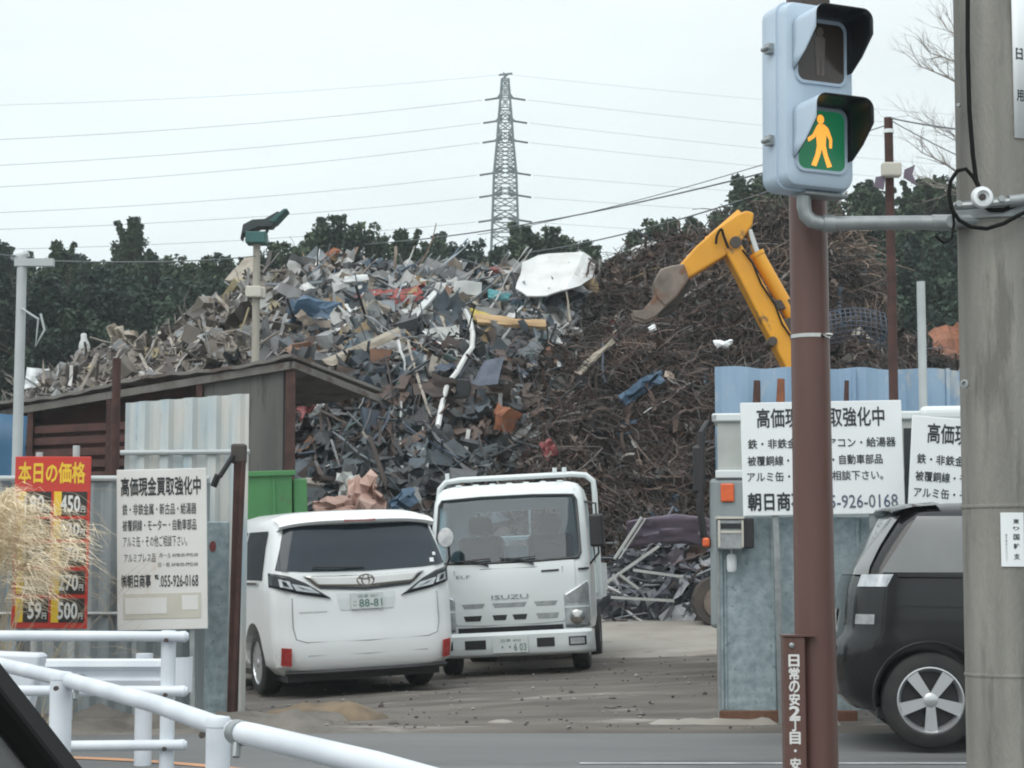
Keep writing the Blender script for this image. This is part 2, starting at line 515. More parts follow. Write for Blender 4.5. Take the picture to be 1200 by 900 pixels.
M['whitemetal'] = pmat("white_enamel", (0.60, 0.62, 0.61), (0.48, 0.50, 0.49), 3, 0.5, c3=(0.3, 0.24, 0.2), c3amt=0.68)
M['bluemetal'] = pmat("blue_enamel", (0.042, 0.10, 0.165), (0.032, 0.07, 0.12), 3, 0.5)
M['darkblue'] = pmat("navy_panel", (0.055, 0.07, 0.10), (0.075, 0.09, 0.12), 4, 0.5, c3=(0.10, 0.08, 0.07), c3amt=0.64)
M['navyblack'] = pmat("blue_black_sheet", (0.02, 0.028, 0.036), (0.03, 0.038, 0.046), 4, 0.5)
M['brownboard'] = pmat("brown_board", (0.30, 0.165, 0.095), (0.24, 0.13, 0.08), 3, 0.75)
M['tanboard'] = pmat("tan_plank", (0.46, 0.32, 0.17), (0.38, 0.25, 0.13), 3, 0.75)
M['beige'] = pmat("beige_sheet", (0.34, 0.30, 0.24), (0.26, 0.225, 0.18), 3, 0.7, c3=(0.16, 0.12, 0.09), c3amt=0.6)
M['teal'] = pmat("teal_plastic", (0.06, 0.25, 0.27), (0.05, 0.2, 0.22), 3, 0.5)
M['yellowp'] = pmat("dull_yellow", (0.46, 0.36, 0.06), (0.36, 0.28, 0.06), 3, 0.6)
M['pink'] = pmat("pink_peach_sheet", (0.46, 0.31, 0.26), (0.40, 0.26, 0.21), 3, 0.7)
M['paleghost'] = pmat("pale_panel", (0.42, 0.44, 0.42), (0.34, 0.35, 0.33), 3, 0.6)
M['purple'] = pmat("faded_purple_sheet", (0.12, 0.095, 0.14), (0.16, 0.125, 0.155), 2, 0.45)
M['redbit'] = pmat("red_plastic", (0.24, 0.06, 0.06), (0.17, 0.04, 0.045), 3, 0.5)
M['plume'] = pmat("dry_plume", (0.82, 0.71, 0.53), (0.72, 0.62, 0.45), 9, 0.9, spec=0.1)
M['stalk'] = pmat("dry_stalk", (0.44, 0.37, 0.26), (0.34, 0.28, 0.2), 6, 0.9)
M['lensdark'] = pmat("red_lens_off", (0.045, 0.035, 0.03), (0.06, 0.045, 0.04), 6, 0.15)
M['manfaint'] = pmat("unlit_figure", (0.12, 0.095, 0.085), (0.14, 0.11, 0.1), 6, 0.3)
M['lensgreen'] = emat("green_lens_lit", (0.005, 0.12, 0.05), 0.7, (0.01, 0.10, 0.05))
M['manlit'] = emat("lit_figure", (1.0, 0.40, 0.05), 1.0, (0.5, 0.25, 0.04))
M['cream'] = pmat("cream_box", (0.55, 0.53, 0.46), (0.48, 0.46, 0.40), 3, 0.6)
M['greyseal'] = pmat("grey_trim", (0.16, 0.165, 0.165), (0.18, 0.185, 0.185), 6, 0.6)
# ================================================================== THE GROUND
def gz(x, y):
    """height of the yard: it falls a little to the left and climbs towards the heap"""
    k = smooth(15.6, 18.5, y)
    cross = max(-0.14, min(0.16, 0.05 * (x + 0.75)))
    back = smooth(25.0, 33.5, y)
    return k * (cross * (1 - back) + 0.02) + back * 0.58


mb = MB()
mb.grid([[(x, y, -0.32) for x in (-238, -150, -60, 60, 150, 238)] for y in (-38, 60, 160, 318)])
tag(mb.build("terrain", M['terrain']), kind="structure")

mb = MB()
mb.grid([[(x, y, 0) for x in np.linspace(-70, 70, 15)] for y in (-20, 0, 8, 15.25)])
tag(mb.build("road", M['asphalt']), kind="structure")

mb = MB()
rows = []
for y in list(np.arange(15.25, 34, 0.28)) + list(np.arange(34, 110, 4)):
    row = []
    for x in list(np.linspace(-60, -7, 8)) + list(np.arange(-6.6, 8, 0.22)) + list(np.linspace(9, 60, 8)):
        rough = 0.03 * noise.noise((x * 0.9, y * 1.4, 0)) + 0.015 * noise.noise((x * 3, y * 3, 5))
        rough *= smooth(15.25, 16.4, y)
        row.append((x, y, gz(x, y) + rough + (0.02 if y > 15.3 else -0.02)))
    rows.append(row)
mb.grid(rows)
tag(mb.build("yard_ground", M['yard'], smooth='full'), kind="structure")

# pale concrete apron in the yard, in front of the heap
mb = MB()
rows = []
for y in np.linspace(24.4, 30.6, 24):
    x0 = 1.05 + 0.25 * noise.noise((y * 0.8, 1, 0)) - 0.2
    rows.append([(x, y, gz(x, y) + 0.055 - .05 * (1 - smooth(24.4, 25.2, y))) for x in np.linspace(x0, 9.5, 20)])
mb.grid(rows)
tag(mb.build("concrete_apron", M['concrete_pad'], smooth='full'), kind="structure")

# white edge line and the bending orange line on the road
mb = MB()
for x0, x1 in ((0.3, 3.2),):
    mb.grid([[(x, 12.86, 0.005) for x in np.linspace(0.45, 6, 8)], [(x, 12.94, 0.005) for x in np.linspace(0.45, 6, 8)]])
tag(mb.build("road_marking_white", M['line_white']), kind="structure")
mb = MB()
ra, rb = [], []
for t in np.linspace(0, 1, 24):
    p = (-3.55 + 2.1 * t, 13.35 - 1.15 * t * t)
    ra.append((p[0], p[1] - 0.075, 0.005)); rb.append((p[0], p[1] + 0.075, 0.005))
mb.grid([ra, rb])
tag(mb.build("road_marking_orange", M['line_orange']), kind="structure")

# strip of rough soil and stones along the foot of the left fence
mb = MB()
rows = []
for y in np.linspace(15.0, 16.6, 10):
    row = []
    for x in np.linspace(-7, -1.05, 60):
        b = smooth(15.0, 15.5, y) * (1 - smooth(16.3, 16.6, y)) * (1 - smooth(-1.6, -1.05, x))
        row.append((x, y, -0.02 + b * (0.09 + 0.13 * noise.noise((x * 2.5, y * 3, 3)) + 0.05 * noise.noise((x * 9, y * 9, 1)))))
    rows.append(row)
mb.grid(rows)
tag(mb.build("soil_bank", M['soil'], smooth='full'), kind="structure")
# little mound of orange brown sand before the van
mb = MB()
rows = []
for v in np.linspace(-1, 1, 12):
    row = []
    for u in np.linspace(-1, 1, 24):
        x = -1.62 + 0.62 * u; y = 16.55 + 0.42 * v
        h = max(0, 1 - u * u - v * v)
        row.append((x, y, gz(x, y) + 0.03 - 0.06 * (1 - min(1, h * 4)) + 0.13 * h ** 1.2 * (1 + 0.8 * noise.noise((x * 4, y * 5, 2)))))
    rows.append(row)
mb.grid(rows)
tag(mb.build("sand_mound", M['sand'], smooth='full'), kind="structure")
g_ = np.random.default_rng(17)
n_ = 600
gx = g_.uniform(-3.2, 3.2, n_); gy = 15.45 + g_.uniform(0, 1, n_) ** 1.5 * 12
gs = g_.uniform(.005, .022, n_) * (1 + 1.2 * (g_.uniform(0, 1, n_) > .96))
base = np.array([(1, 0, 0), (0, 1, 0), (-1, 0, 0), (0, -1, 0), (0, 0, .7), (0, 0, -.6)])
gV = np.concatenate([np.array((x, y, gz(x, y) + .03 + .03 * noise.noise((x * 0.9, y * 1.4, 0)))) + base * s_ * g_.uniform(.6, 1.4, (6, 3)) for x, y, s_ in zip(gx, gy, gs)])
gF = np.array([(0, 1, 4), (1, 2, 4), (2, 3, 4), (3, 0, 4), (1, 0, 5), (2, 1, 5), (3, 2, 5), (0, 3, 5)])
gF = (np.arange(n_)[:, None, None] * 6 + gF[None]).reshape(-1, 3)
gc = np.array([(.10, .09, .08), (.16, .15, .135), (.24, .23, .21), (.07, .06, .052), (.32, .31, .29)])[g_.integers(0, 5, n_)]
M['stone'] = pmat("loose_stone", (.8, .8, .8), (1, 1, 1), 9, .9, attr=True)
tag(mesh_from_arrays("gravel", gV, gF, M['stone'], np.repeat(gc, 8, axis=0)), "loose grey gravel scattered over the yard dirt", "gravel", kind="stuff")
# broken pale concrete edging where the yard meets the road
for i, (xa, xb, ya, h, nm) in enumerate(((0.98, 2.3, 15.75, 0.10, 'long'), (2.36, 2.72, 15.72, 0.13, 'short'), (-0.82, 0.15, 15.95, 0.05, 'flat'))):
    mb = MB()
    rows = []
    for v in np.linspace(0, 1, 6):
        row = []
        for u in np.linspace(0, 1, 22):
            x = xa + (xb - xa) * u; y = ya + 0.34 * v
            k = min(1, 6 * u) * min(1, 6 * (1 - u)) * min(1, 4 * v) * min(1, 4 * (1 - v))
            row.append((x, y, -0.02 + k * h * (0.8 + 0.6 * noise.noise((x * 5, y * 6, i)))))
        rows.append(row)
    mb.grid(rows)
    tag(mb.build("edging_stone", M['concrete_pad'], smooth='full'),
        ["long low strip of broken pale concrete along the road edge", "short pale concrete lump at the foot of the spangled metal fence",
         "thin flat pale concrete strip on the ground in front of the sand mound"][i], "stone")


# ================================================================== TREES
def branch(mb, p, d, L, r, depth, rnd, spread=0.55, n=5, up=0.15, ratio=0.7, rmin=0.0):
    pts = [p]; rs = [r]
    q = Vector(p); dd = Vector(d).normalized()
    steps = 4
    for i in range(steps):
        dd = (dd + Vector((rnd.gauss(0, .12), rnd.gauss(0, .12), rnd.gauss(0, .08) + up * 0.3))).normalized()
        q = q + dd * L / steps
        pts.append(tuple(q)); rs.append(max(rmin, r * (1 - 0.45 * (i + 1) / steps)))
    mb.tube(pts, rs, n=n if r > 0.05 else 3, caps=False)
    if depth <= 0: return
    k = rnd.choice((2, 3, 3, 4))
    for i in range(k):
        t = rnd.uniform(0.35, 1.0) if i else 1.0
        j = min(steps, max(1, int(t * steps)))
        a = rnd.uniform(0, 2 * PI)
        side = dd.orthogonal().normalized()
        side = Matrix.Rotation(a, 3, dd) @ side
        nd = (dd + side * rnd.uniform(spread * .6, spread * 1.4) + Vector((0, 0, up))).normalized()
        branch(mb, pts[j], nd, L * rnd.uniform(ratio - .1, ratio + .12), rs[j] * 0.68, depth - 1, rnd, spread, n, up, ratio, rmin)


def crown_arrays(seed, H, Rr, base, nclump, nleaf, leaf, shape, dark, light):
    """leaf clumps spread through the volume of a crown; shape(t) gives the relative radius at height t"""
    g = np.random.default_rng(seed)
    V = []; C = []
    for i in range(nclump):
        t = g.uniform(0, 1) ** 0.85
        z = base + (H - base) * t
        rad = Rr * shape(t) * math.sqrt(g.uniform(0.15, 1)) * g.uniform(0.75, 1.12)
        a = g.uniform(0, 2 * PI)
        c = np.array([rad * math.cos(a), rad * math.sin(a), z])
        cs = g.uniform(0.45, 1.0) * Rr * 0.26 * (1 - .62 * t ** 1.5)
        # each clump is a spray of leaves drawn out along its own twig, outward and up
        ax = np.array([math.cos(a), math.sin(a), g.uniform(.25, 1.1) + 1.6 * t]); ax /= np.linalg.norm(ax)
        pts = np.clip(g.normal(0, 1, (nleaf, 3)), -1.5, 1.5) * np.array([cs, cs, cs * 0.6]) * 0.42 + c
        pts = pts + ax * np.clip(np.abs(g.normal(0, 1, (nleaf, 1))), 0, 1.5) * Rr * .16
        e1 = g.normal(0, 1, (nleaf, 3)); e1 /= np.linalg.norm(e1, axis=1)[:, None]
        e2 = np.cross(e1, g.normal(0, 1, (nleaf, 3))); e2 /= np.linalg.norm(e2, axis=1)[:, None]
        s = leaf * g.uniform(0.5, 1.3, (nleaf, 1))
        a1 = pts + e1 * s; a2 = pts + e2 * s * 0.55; a3 = pts - e1 * s; a4 = pts - e2 * s * 0.55
        V.append(np.stack([a1, a2, a3, a4], 1).reshape(-1, 3))
        k = g.uniform(0, 1)
        col = np.array(dark) * (1 - k) + np.array(light) * k
        C.append(np.clip(col[None, :] * g.uniform(0.7, 1.3, (nleaf, 1)), 0, 1))
    V = np.concatenate(V); C = np.concatenate(C)
    Fq = np.arange(len(V)).reshape(-1, 4)
    return V, Fq, C


def make_tree(name, seed, H, Rr, base, nclump, nleaf, leaf, shape, dark, light, trunk_r=0.22):
    root = empty(name)
    rnd = random.Random(seed)
    mb = MB()
    pts = [(0, 0, -0.6)]; rs = [trunk_r * 1.2]
    x = y = 0
    for i in range(7):
        t = (i + 1) / 7
        x += rnd.gauss(0, .15); y += rnd.gauss(0, .15)
        pts.append((x, y, H * 0.9 * t)); rs.append(trunk_r * (1 - 0.85 * t))
    mb.tube(pts, rs, n=7, caps=False)
    for i in range(16):
        t = rnd.uniform(0.25, 0.9)
        j = min(6, int(t * 7)); f = t * 7 - j
        p = Vector(pts[j]).lerp(Vector(pts[j + 1]), f)
        a = rnd.uniform(0, 2 * PI)
        branch(mb, tuple(p), (math.cos(a), math.sin(a), 0.45), Rr * rnd.uniform(.4, .75), trunk_r * 0.35 * (1 - t * .6), 1, rnd, 0.6, 4, 0.1)
    mb.build("trunk", M['bark'], root, smooth='full')
    V, Fq, C = crown_arrays(seed, H, Rr, base, nclump, nleaf, leaf, shape, dark, light)
    mesh_from_arrays("crown", V, Fq, M['leaf'], C, parent=root)
    return root


def sh_pine(t): return (0.55 + 0.5 * math.sin(PI * min(1, t * 1.05))) * (1 - 0.85 * t ** 2.2) * (0.8 + 0.35 * math.sin(t * 26))
def sh_round(t): return math.sin(PI * (0.12 + 0.84 * t)) ** 0.9
def sh_cone(t): return 0.04 + 0.98 * (1 - t) ** 0.75
def sh_bush(t): return math.sqrt(max(0.02, 1 - t * t * 0.98))


DK, LT = (0.022, 0.041, 0.028), (0.078, 0.112, 0.060)
DK2, LT2 = (0.020, 0.036, 0.030), (0.056, 0.088, 0.058)
protos = [
    make_tree("pine_tree", 1, 14.5, 2.9, 2.0, 170, 210, 0.105, sh_pine, DK, LT),
    make_tree("broadleaf_tree", 2, 13.5, 3.6, 1.5, 190, 200, 0.105, sh_round, DK, LT),
    make_tree("cedar_tree", 3, 15.5, 2.4, 1.0, 170, 210, 0.105, sh_cone, DK2, LT2),
    make_tree("broadleaf_tree", 4, 11.0, 4.0, 0.3, 170, 200, 0.11, sh_bush, DK2, LT2),
]
PH = [14.5, 13.5, 15.5, 11.0]
TLAB = ["dark pine tree with a ragged uneven top in the wood behind the heap", "dark rounded evergreen tree in the wood behind the heap",
        "dark narrow pointed conifer in the wood behind the heap", "low bushy evergreen tree filling the foot of the wood"]
TCAT = ["pine tree", "evergreen tree", "conifer", "evergreen tree"]
TGRP = ["pines of the wood behind the heap", "rounded evergreens of the wood behind the heap", "conifers of the wood behind the heap", "low trees at the foot of the wood"]
used = [False] * 4


def put_tree(kind, px, ytop, Y, label=None, sx=1.0):
    o = protos[kind]
    if used[kind]: o = copy_tree(o)
    used[kind] = True
    p = P(px, ytop, Y)
    k = (p.z + 0.3) / PH[kind]
    o.location = (p.x, Y, -0.3)
    o.scale = (k * sx, k * sx, k)
    o.rotation_euler = (0, 0, random.uniform(0, 6.28))
    if label: tag(o, label, TCAT[kind]); o.pop("group", None)
    else: tag(o, TLAB[kind], TCAT[kind], TGRP[kind])
    return o


tr = random.Random(3)
tops = [(-330, 270, 1), (-270, 290, 0), (-210, 280, 2), (-150, 275, 0), (-95, 290, 1), (1320, 240, 1), (1385, 250, 0), (1450, 235, 2), (-40, 285, 0), (2, 268, 2), (40, 300, 1), (75, 278, 0), (118, 285, 1), (150, 262, 0), (195, 288, 1), (245, 300, 1), (285, 292, 0),
        (335, 288, 1), (368, 268, 0), (405, 266, 1), (438, 274, 0), (478, 264, 0), (508, 276, 2), (545, 305, 3), (572, 282, 1), (612, 262, 0),
        (640, 272, 1), (690, 284, 0), (722, 280, 2), (752, 272, 0), (786, 266, 1), (815, 258, 0), (845, 256, 1), (878, 212, 0), (915, 208, 1),
        (965, 232, 0), (1000, 216, 1), (1035, 222, 0), (1070, 208, 0), (1105, 220, 1), (1150, 235, 0), (1200, 230, 1), (1260, 240, 0)]
for px, yt, k in tops:
    put_tree(k, px, yt + tr.uniform(13, 34) + (10 if px < 140 else 0), tr.uniform(68, 80), sx=tr.uniform(0.85, 1.1))
    put_tree(tr.choice((0, 1, 2, 2)), px + tr.uniform(12, 26), yt + tr.uniform(28, 52), tr.uniform(76, 92), sx=tr.uniform(0.8, 1.1))
for px in range(-60, 330, 44):
    put_tree(3, px + tr.uniform(-12, 12), tr.uniform(330, 365), tr.uniform(60, 66), sx=1.15)
for px in range(960, 1240, 52):
    put_tree(3, px + tr.uniform(-12, 12), tr.uniform(300, 335), tr.uniform(60, 66), sx=1.1)


def bare_tree(px, ytop, Y, seed, label, group=None, spread=0.5, depth=5, k=1.0, lean=(0, 0), hs=0.92):
    root = empty("bare_tree", (P(px, 500, Y).x, Y, -0.3), label=label, cat="bare tree", group=group)
    H = (P(px, ytop, Y).z + 0.3) * hs
    rnd = random.Random(seed)
    mb = MB()
    mb.tube([(0, 0, -0.3), (0.05, 0, H * .15), (-.03, .05, H * .32)], [0.022 * H, 0.018 * H, 0.015 * H], 7, caps=False)
    mb.build("trunk", M['barkbare'], root, smooth='full')
    mb = MB()
    for i in range(6):
        a = i * 1.05 + rnd.uniform(-.3, .3)
        branch(mb, (-.03, .05, H * rnd.uniform(.24, .33)), (math.cos(a) * .5 + lean[0], math.sin(a) * .5 + lean[1], 1), H * 0.215 * k, 0.0085 * H, depth + 1, rnd, spread, 5, 0.08, 0.70, 0.014)
    mb.build("crown", M['barkbare'], root)
    return root


bare_tree(205, 246, 96, 21, "pale bare tree rising above the dark wood left of the green floodlight pole", depth=5)
bare_tree(248, 256, 97, 22, "smaller pale bare tree just left of the green floodlight pole", depth=5)
bare_tree(466, 236, 97, 24, "wide pale bare tree behind the middle of the scrap heap", depth=5)
bare_tree(436, 238, 99, 23, "slim pale bare tree left of the wide bare tree behind the heap", depth=5)
bare_tree(178, 258, 99, 26, "low pale bare tree at the left end of the bare group above the dark wood", depth=5)
bare_tree(838, 212, 96, 25, "pale bare tree behind the excavator's elbow", depth=5)
bare_tree(8, 330, 57, 27, "pale bare twiggy tree at the left edge before the dark wood", depth=4)
YR = 33.0
rt = empty("bare_tree", (P(1178, 500, YR).x, YR, -.3), label="large bare tree with long limbs reaching out from behind the concrete pole", cat="bare tree")
rnd = random.Random(31)
def RT(px, py): return P(px, py, YR) - Vector(rt.location)
mb = MB(); mb.tube([(0, 0, -.2), RT(1180, 420), RT(1176, 280), RT(1172, 160), RT(1168, 60)], [.24, .2, .16, .11, .06], 8, caps=False); mb.build("trunk", M['barkbare'], rt, smooth='full')
mb = MB()
for (pa, pb, r_) in (((1172, 130), (1090, 62), .034), ((1173, 150), (1082, 74), .030), ((1172, 120), (1110, 34), .03), ((1176, 240), (1078, 182), .032), ((1176, 250), (1092, 222), .026), ((1174, 200), (1068, 132), .016), ((1174, 210), (1100, 150), .02)):
    a = RT(*pa); b = RT(*pb)
    L = (b - a).length
    pts = []
    for i in range(7):
        t = i / 6
        pts.append(a.lerp(b, t) + Vector((0, .25 * math.sin(t * 3 + pa[0]), .14 * math.sin(PI * t))))
    mb.tube(pts, [r_ * (1 - .75 * i / 6) for i in range(7)], 5, caps=False)
    for i in range(2, 7):
        for k in range(2):
            d = (b - a).normalized() + Vector((rnd.gauss(0, .3), rnd.gauss(0, .5), rnd.gauss(.12, .35)))
            branch(mb, tuple(pts[i]), d, rnd.uniform(.25, .55), r_ * .32, 2, rnd, .6, 4, .05, .62)
mb.build("crown", M['barkbare'], rt)


# ================================================================== PYLON AND WIRES
PY = 235.0
pk = PY / F
def pz(py): return P(592, py, PY).z
pr = empty("power_pylon", (P(592, 300, PY).x, PY, 0), label="tall grey lattice power pylon standing far behind the wood", cat="pylon")
mb = MB()
levels = [(0, 4.2), (18, 3.2), (pz(292), 1.72), (pz(258), 1.58), (pz(230), 1.48), (pz(205), 1.40), (pz(185), 1.2), (pz(165), 1.0), (pz(142), 0.84), (pz(113), 0.58), (pz(93), 0.42)]
for (z0, w0), (z1, w1) in zip(levels, levels[1:]):
    for sx in (-1, 1):
        for sy in (-1, 1):
            mb.bar((sx * w0, sy * w0, z0), (sx * w1, sy * w1, z1), 0.27)
    for a, b in (((-1, -1), (1, -1)), ((1, -1), (1, 1)), ((1, 1), (-1, 1)), ((-1, 1), (-1, -1))):
        n = 2
        for k in range(n):
            u0 = k / n; u1 = (k + 1) / n
            wa = w0 + (w1 - w0) * u0; wb = w0 + (w1 - w0) * u1; za = z0 + (z1 - z0) * u0; zb = z0 + (z1 - z0) * u1
            mb.bar((a[0] * wa, a[1] * wa, za), (b[0] * wb, b[1] * wb, zb), 0.10)
            mb.bar((b[0] * wa, b[1] * wa, za), (a[0] * wb, a[1] * wb, zb), 0.10)
            mb.bar((a[0] * wb, a[1] * wb, zb), (b[0] * wb, b[1] * wb, zb), 0.12)
mb.build("lattice", M['pylon'], pr)
arms = [(115, 0.95), (142, 1.15), (165, 1.25), (203, 1.6), (229, 1.65), (258, 1.75)]
for py, wx in arms:
    mb = MB()
    z = pz(py)
    for s in (-1, 1):
        mb.bar((s * 0.4, -.5, z + .25), (s * wx, 0, z), 0.24); mb.bar((s * 0.4, .5, z + .25), (s * wx, 0, z), 0.24); mb.bar((s * .4, 0, z + .9), (s * wx, 0, z), 0.2)
    mb.build("cross_arm", M['pylon'], pr)
    for s in (-1, 1):
        mb = MB()
        mb.tube([(s * wx, 0, z), (s * (wx + 1.6), 0, z - 0.25)], 0.13, 6)
        mb.build("insulator", M['darkpanel'], pr)
mb = MB()
z = pz(93)
mb.bar((-0.4, 0, z), (0.4, 0, z + .7), 0.2); mb.bar((-.8, 0, z + .55), (.9, 0, z + .75), 0.22); mb.bar((0, 0, z), (-.2, 0, z + .9), 0.16)
mb.build("peak_arm", M['pylon'], pr)

ncount = 0
def wire(a, b, sag, r, label=None, group=None, n=18):
    mb = MB()
    pts = []
    a = Vector(a); b = Vector(b)
    for i in range(n + 1):
        t = i / n
        p = a.lerp(b, t); p.z -= sag * 4 * t * (1 - t)
        pts.append(tuple(p))
    mb.tube(pts, r, 4)
    o = mb.build("overhead_wire", M['wire'], smooth='full')
    return tag(o, label, "wire", group)


px0 = P(592, 300, PY).x
for (py, wx), (yl, yr) in zip(arms, ((165, 150), (196, 178), (222, 196), (250, 214), (268, 231), (290, 258))):
    z = pz(py)
    wire((px0 - wx - 1.9, PY, z - .25), tuple(P(-140, yl + 4, PY - 40)), 0.8, 0.022, "thin power line running left from the distant lattice pylon", "power lines left of the pylon")
    wire((px0 + wx + 1.9, PY, z - .25), tuple(P(1400, yr + 34, PY + 40)), 0.8, 0.018, "thin power line running right from the distant lattice pylon", "power lines right of the pylon")
wire(tuple(P(592, 87, PY)), tuple(P(-140, 126, PY - 40)), 0.8, 0.014, "faint topmost wire running left from the tip of the pylon", None)
wire(tuple(P(592, 87, PY)), tuple(P(1400, 150, PY + 40)), 0.8, 0.014, "faint topmost wire running right from the tip of the pylon", None)
wire(tuple(P(400, 288, 75)), tuple(P(905, 200, 48)), 0.35, 0.022, "dark slanting cable rising behind the heap towards the pedestrian signal, upper of two")
wire(tuple(P(560, 302, 75)), tuple(P(925, 216, 48)), 0.35, 0.022, "dark slanting cable rising behind the heap towards the pedestrian signal, lower of two")
# ================================================================== THE SCRAP HEAP
YC = 40.0
CREST = [(-80, 470), (20, 452), (60, 436), (95, 412), (130, 405), (165, 398), (200, 382), (240, 358), (290, 322), (340, 308), (390, 304), (450, 306), (520, 308), (600, 318),
         (690, 312), (735, 300), (765, 290), (800, 276), (830, 268), (880, 262), (950, 254), (995, 268), (1015, 320), (1040, 392), (1090, 408), (1130, 415), (1300, 430)]


def crest_z(x):
    px = 600 + x * F / (YC * math.cos(TH) * 1.0) * math.cos(TH)
    return P(px, interp(px, CREST), YC).z


def heap_base_y(x):
    return interp(x, [(-12, 33.0), (-6, 32.4), (-3, 31.0), (0.5, 31.4), (2.5, 32.6), (6, 32.8), (12, 33)])


def H(x, y):
    yb = heap_base_y(x) + 0.5 * noise.noise((x * 0.5, 3, 1))
    g = gz(x, y)
    t = (y - yb) / (YC - yb)
    if t <= 0: return g - 0.05 + t * 0.5
    c = crest_z(x) - 0.25 - g
    if t <= 1:
        s = t ** 0.82
    else:
        s = max(0, 1 - ((t - 1) * 1.1) ** 1.4)
    bump = (0.30 * noise.noise((x * 0.7, y * 0.7, 2)) + 0.18 * noise.noise((x * 1.7, y * 1.7, 9))) * min(1, t * 4) * (0.5 if t > 0.85 else 1)
    if x > 1.0 and 0 < t < 1.2:
        bump += 0.30 * (abs(noise.noise((x * 1.1, y * 1.3, 12))) * 2 - .55) * min(1, t * 4)
    return g + c * s + bump


def hn(x, y):
    e_ = 0.25
    return Vector((-(H(x + e_, y) - H(x - e_, y)) / (2 * e_), -(H(x, y + e_) - H(x, y - e_)) / (2 * e_), 1)).normalized()


def heap_hit(px, py):
    d = ray(px, py); d = d / d.y
    y = 28.0
    while y < 46:
        z = EYE + d.z * y
        if z <= H(d.x * y, y): break
        y += 0.08
    return Vector((d.x * y, y, EYE + d.z * y))


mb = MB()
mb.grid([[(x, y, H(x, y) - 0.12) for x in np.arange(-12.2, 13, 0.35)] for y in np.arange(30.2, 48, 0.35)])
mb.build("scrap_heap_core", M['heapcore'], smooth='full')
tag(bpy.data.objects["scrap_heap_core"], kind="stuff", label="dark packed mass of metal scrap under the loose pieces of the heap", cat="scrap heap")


def is_wire(x, y):
    """brown wire scrap lies on the right part of the heap, mixed sheet scrap on the left"""
    t = (y - heap_base_y(x)) / (YC - heap_base_y(x))
    b = interp(t, [(0, 0.35), (0.3, 0.15), (0.55, 0.30), (0.75, 1.2), (1.0, 2.0), (1.3, 2.4)])
    return x > b + 0.6 * noise.noise((x, y, 7))


def basis(nv, spin, tilt):
    nv = (nv + Vector((random.gauss(0, tilt), random.gauss(0, tilt), random.gauss(0, tilt)))).normalized()
    t = nv.orthogonal().normalized()
    t = Matrix.Rotation(spin, 3, nv) @ t
    b = nv.cross(t)
    return Matrix((t, b, nv)).transposed()


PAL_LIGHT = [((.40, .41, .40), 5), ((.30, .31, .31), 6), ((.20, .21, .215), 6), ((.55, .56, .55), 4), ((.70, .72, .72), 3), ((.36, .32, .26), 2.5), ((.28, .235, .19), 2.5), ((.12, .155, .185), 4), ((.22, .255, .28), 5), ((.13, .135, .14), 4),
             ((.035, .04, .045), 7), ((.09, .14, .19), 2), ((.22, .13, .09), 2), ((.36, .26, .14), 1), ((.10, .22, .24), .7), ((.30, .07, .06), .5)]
PAL_DARK = [((.030, .033, .036), 9), ((.06, .065, .07), 8), ((.10, .105, .11), 5), ((.05, .034, .028), 10), ((.085, .056, .043), 8), ((.18, .19, .19), 3), ((.36, .37, .37), 2), ((.5, .51, .5), .7),  # rusty scrap tones low on the heap, darkened further to deepen shaded gaps
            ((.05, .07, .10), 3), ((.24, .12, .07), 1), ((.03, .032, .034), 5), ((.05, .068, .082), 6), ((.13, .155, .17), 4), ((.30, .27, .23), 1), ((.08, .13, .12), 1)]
PAL_BEIGE = [((.25, .225, .19), 6), ((.19, .165, .14), 7), ((.14, .12, .10), 6), ((.34, .315, .27), 3), ((.56, .56, .54), 1.6), ((.08, .068, .06), 7), ((.22, .225, .225), 4), ((.30, .31, .31), 3), ((.38, .33, .20), 1), ((.06, .05, .045), 3)]


def pick(pal):
    r_ = random.uniform(0, sum(w_ for _, w_ in pal))
    for c, w_ in pal:
        r_ -= w_
        if r_ <= 0: break
    k = random.uniform(0.75, 1.2)
    return tuple(min(1, v * k) for v in c)


def piece_sheet(mb, p, B, w_, h_, crumple, nx=4, ny=3, curl=0.0):
    rows = []
    cx, cy = random.uniform(-1, 1), random.uniform(-1, 1)
    kx = random.uniform(-curl, curl); off = random.random() * 50
    for j in range(ny + 1):
        row = []
        for i in range(nx + 1):
            u = i / nx - .5; v = j / ny - .5
            z = crumple * (noise.noise((u * 3 + off, v * 3, off)) * 1.2 + 0.4 * noise.noise((u * 7 + off, v * 7, off))) + kx * u * u * w_ + cy * crumple * abs(v)
            jx = random.gauss(0, .04); jy = random.gauss(0, .05)
            row.append(p + B @ Vector(((u + jx) * w_, (v + jy) * h_, z)))
        rows.append(row)
    mb.grid(rows)


def piece_strip(mb, p, B, L, w_, bend):
    rows = []
    n = 7; off = random.random() * 90
    a = 0; x = -L / 2; z = 0
    for i in range(n + 1):
        tw = noise.noise((i * .5, off, 0)) * 1.2
        sx = w_ / 2
        c = Vector((x, noise.noise((i * .4, off, 4)) * bend * .4, z))
        rows.append([p + B @ (c + Vector((0, -math.cos(tw) * sx, -math.sin(tw) * sx))), p + B @ (c + Vector((0, math.cos(tw) * sx, math.sin(tw) * sx)))])
        a += random.gauss(0, bend)
        x += math.cos(a) * L / n; z += math.sin(a) * L / n
    mb.grid(rows)


def piece_pipe(mb, p, B, L, r_, bend):
    pts = []; a = 0; b = 0; q = Vector((-L / 2, 0, 0))
    n = 5
    for i in range(n + 1):
        pts.append(p + B @ q)
        a += random.gauss(0, bend); b += random.gauss(0, bend)
        q = q + Vector((math.cos(a), math.sin(b) * .6, math.sin(a))).normalized() * L / n
    mb.tube(pts, r_, 5)


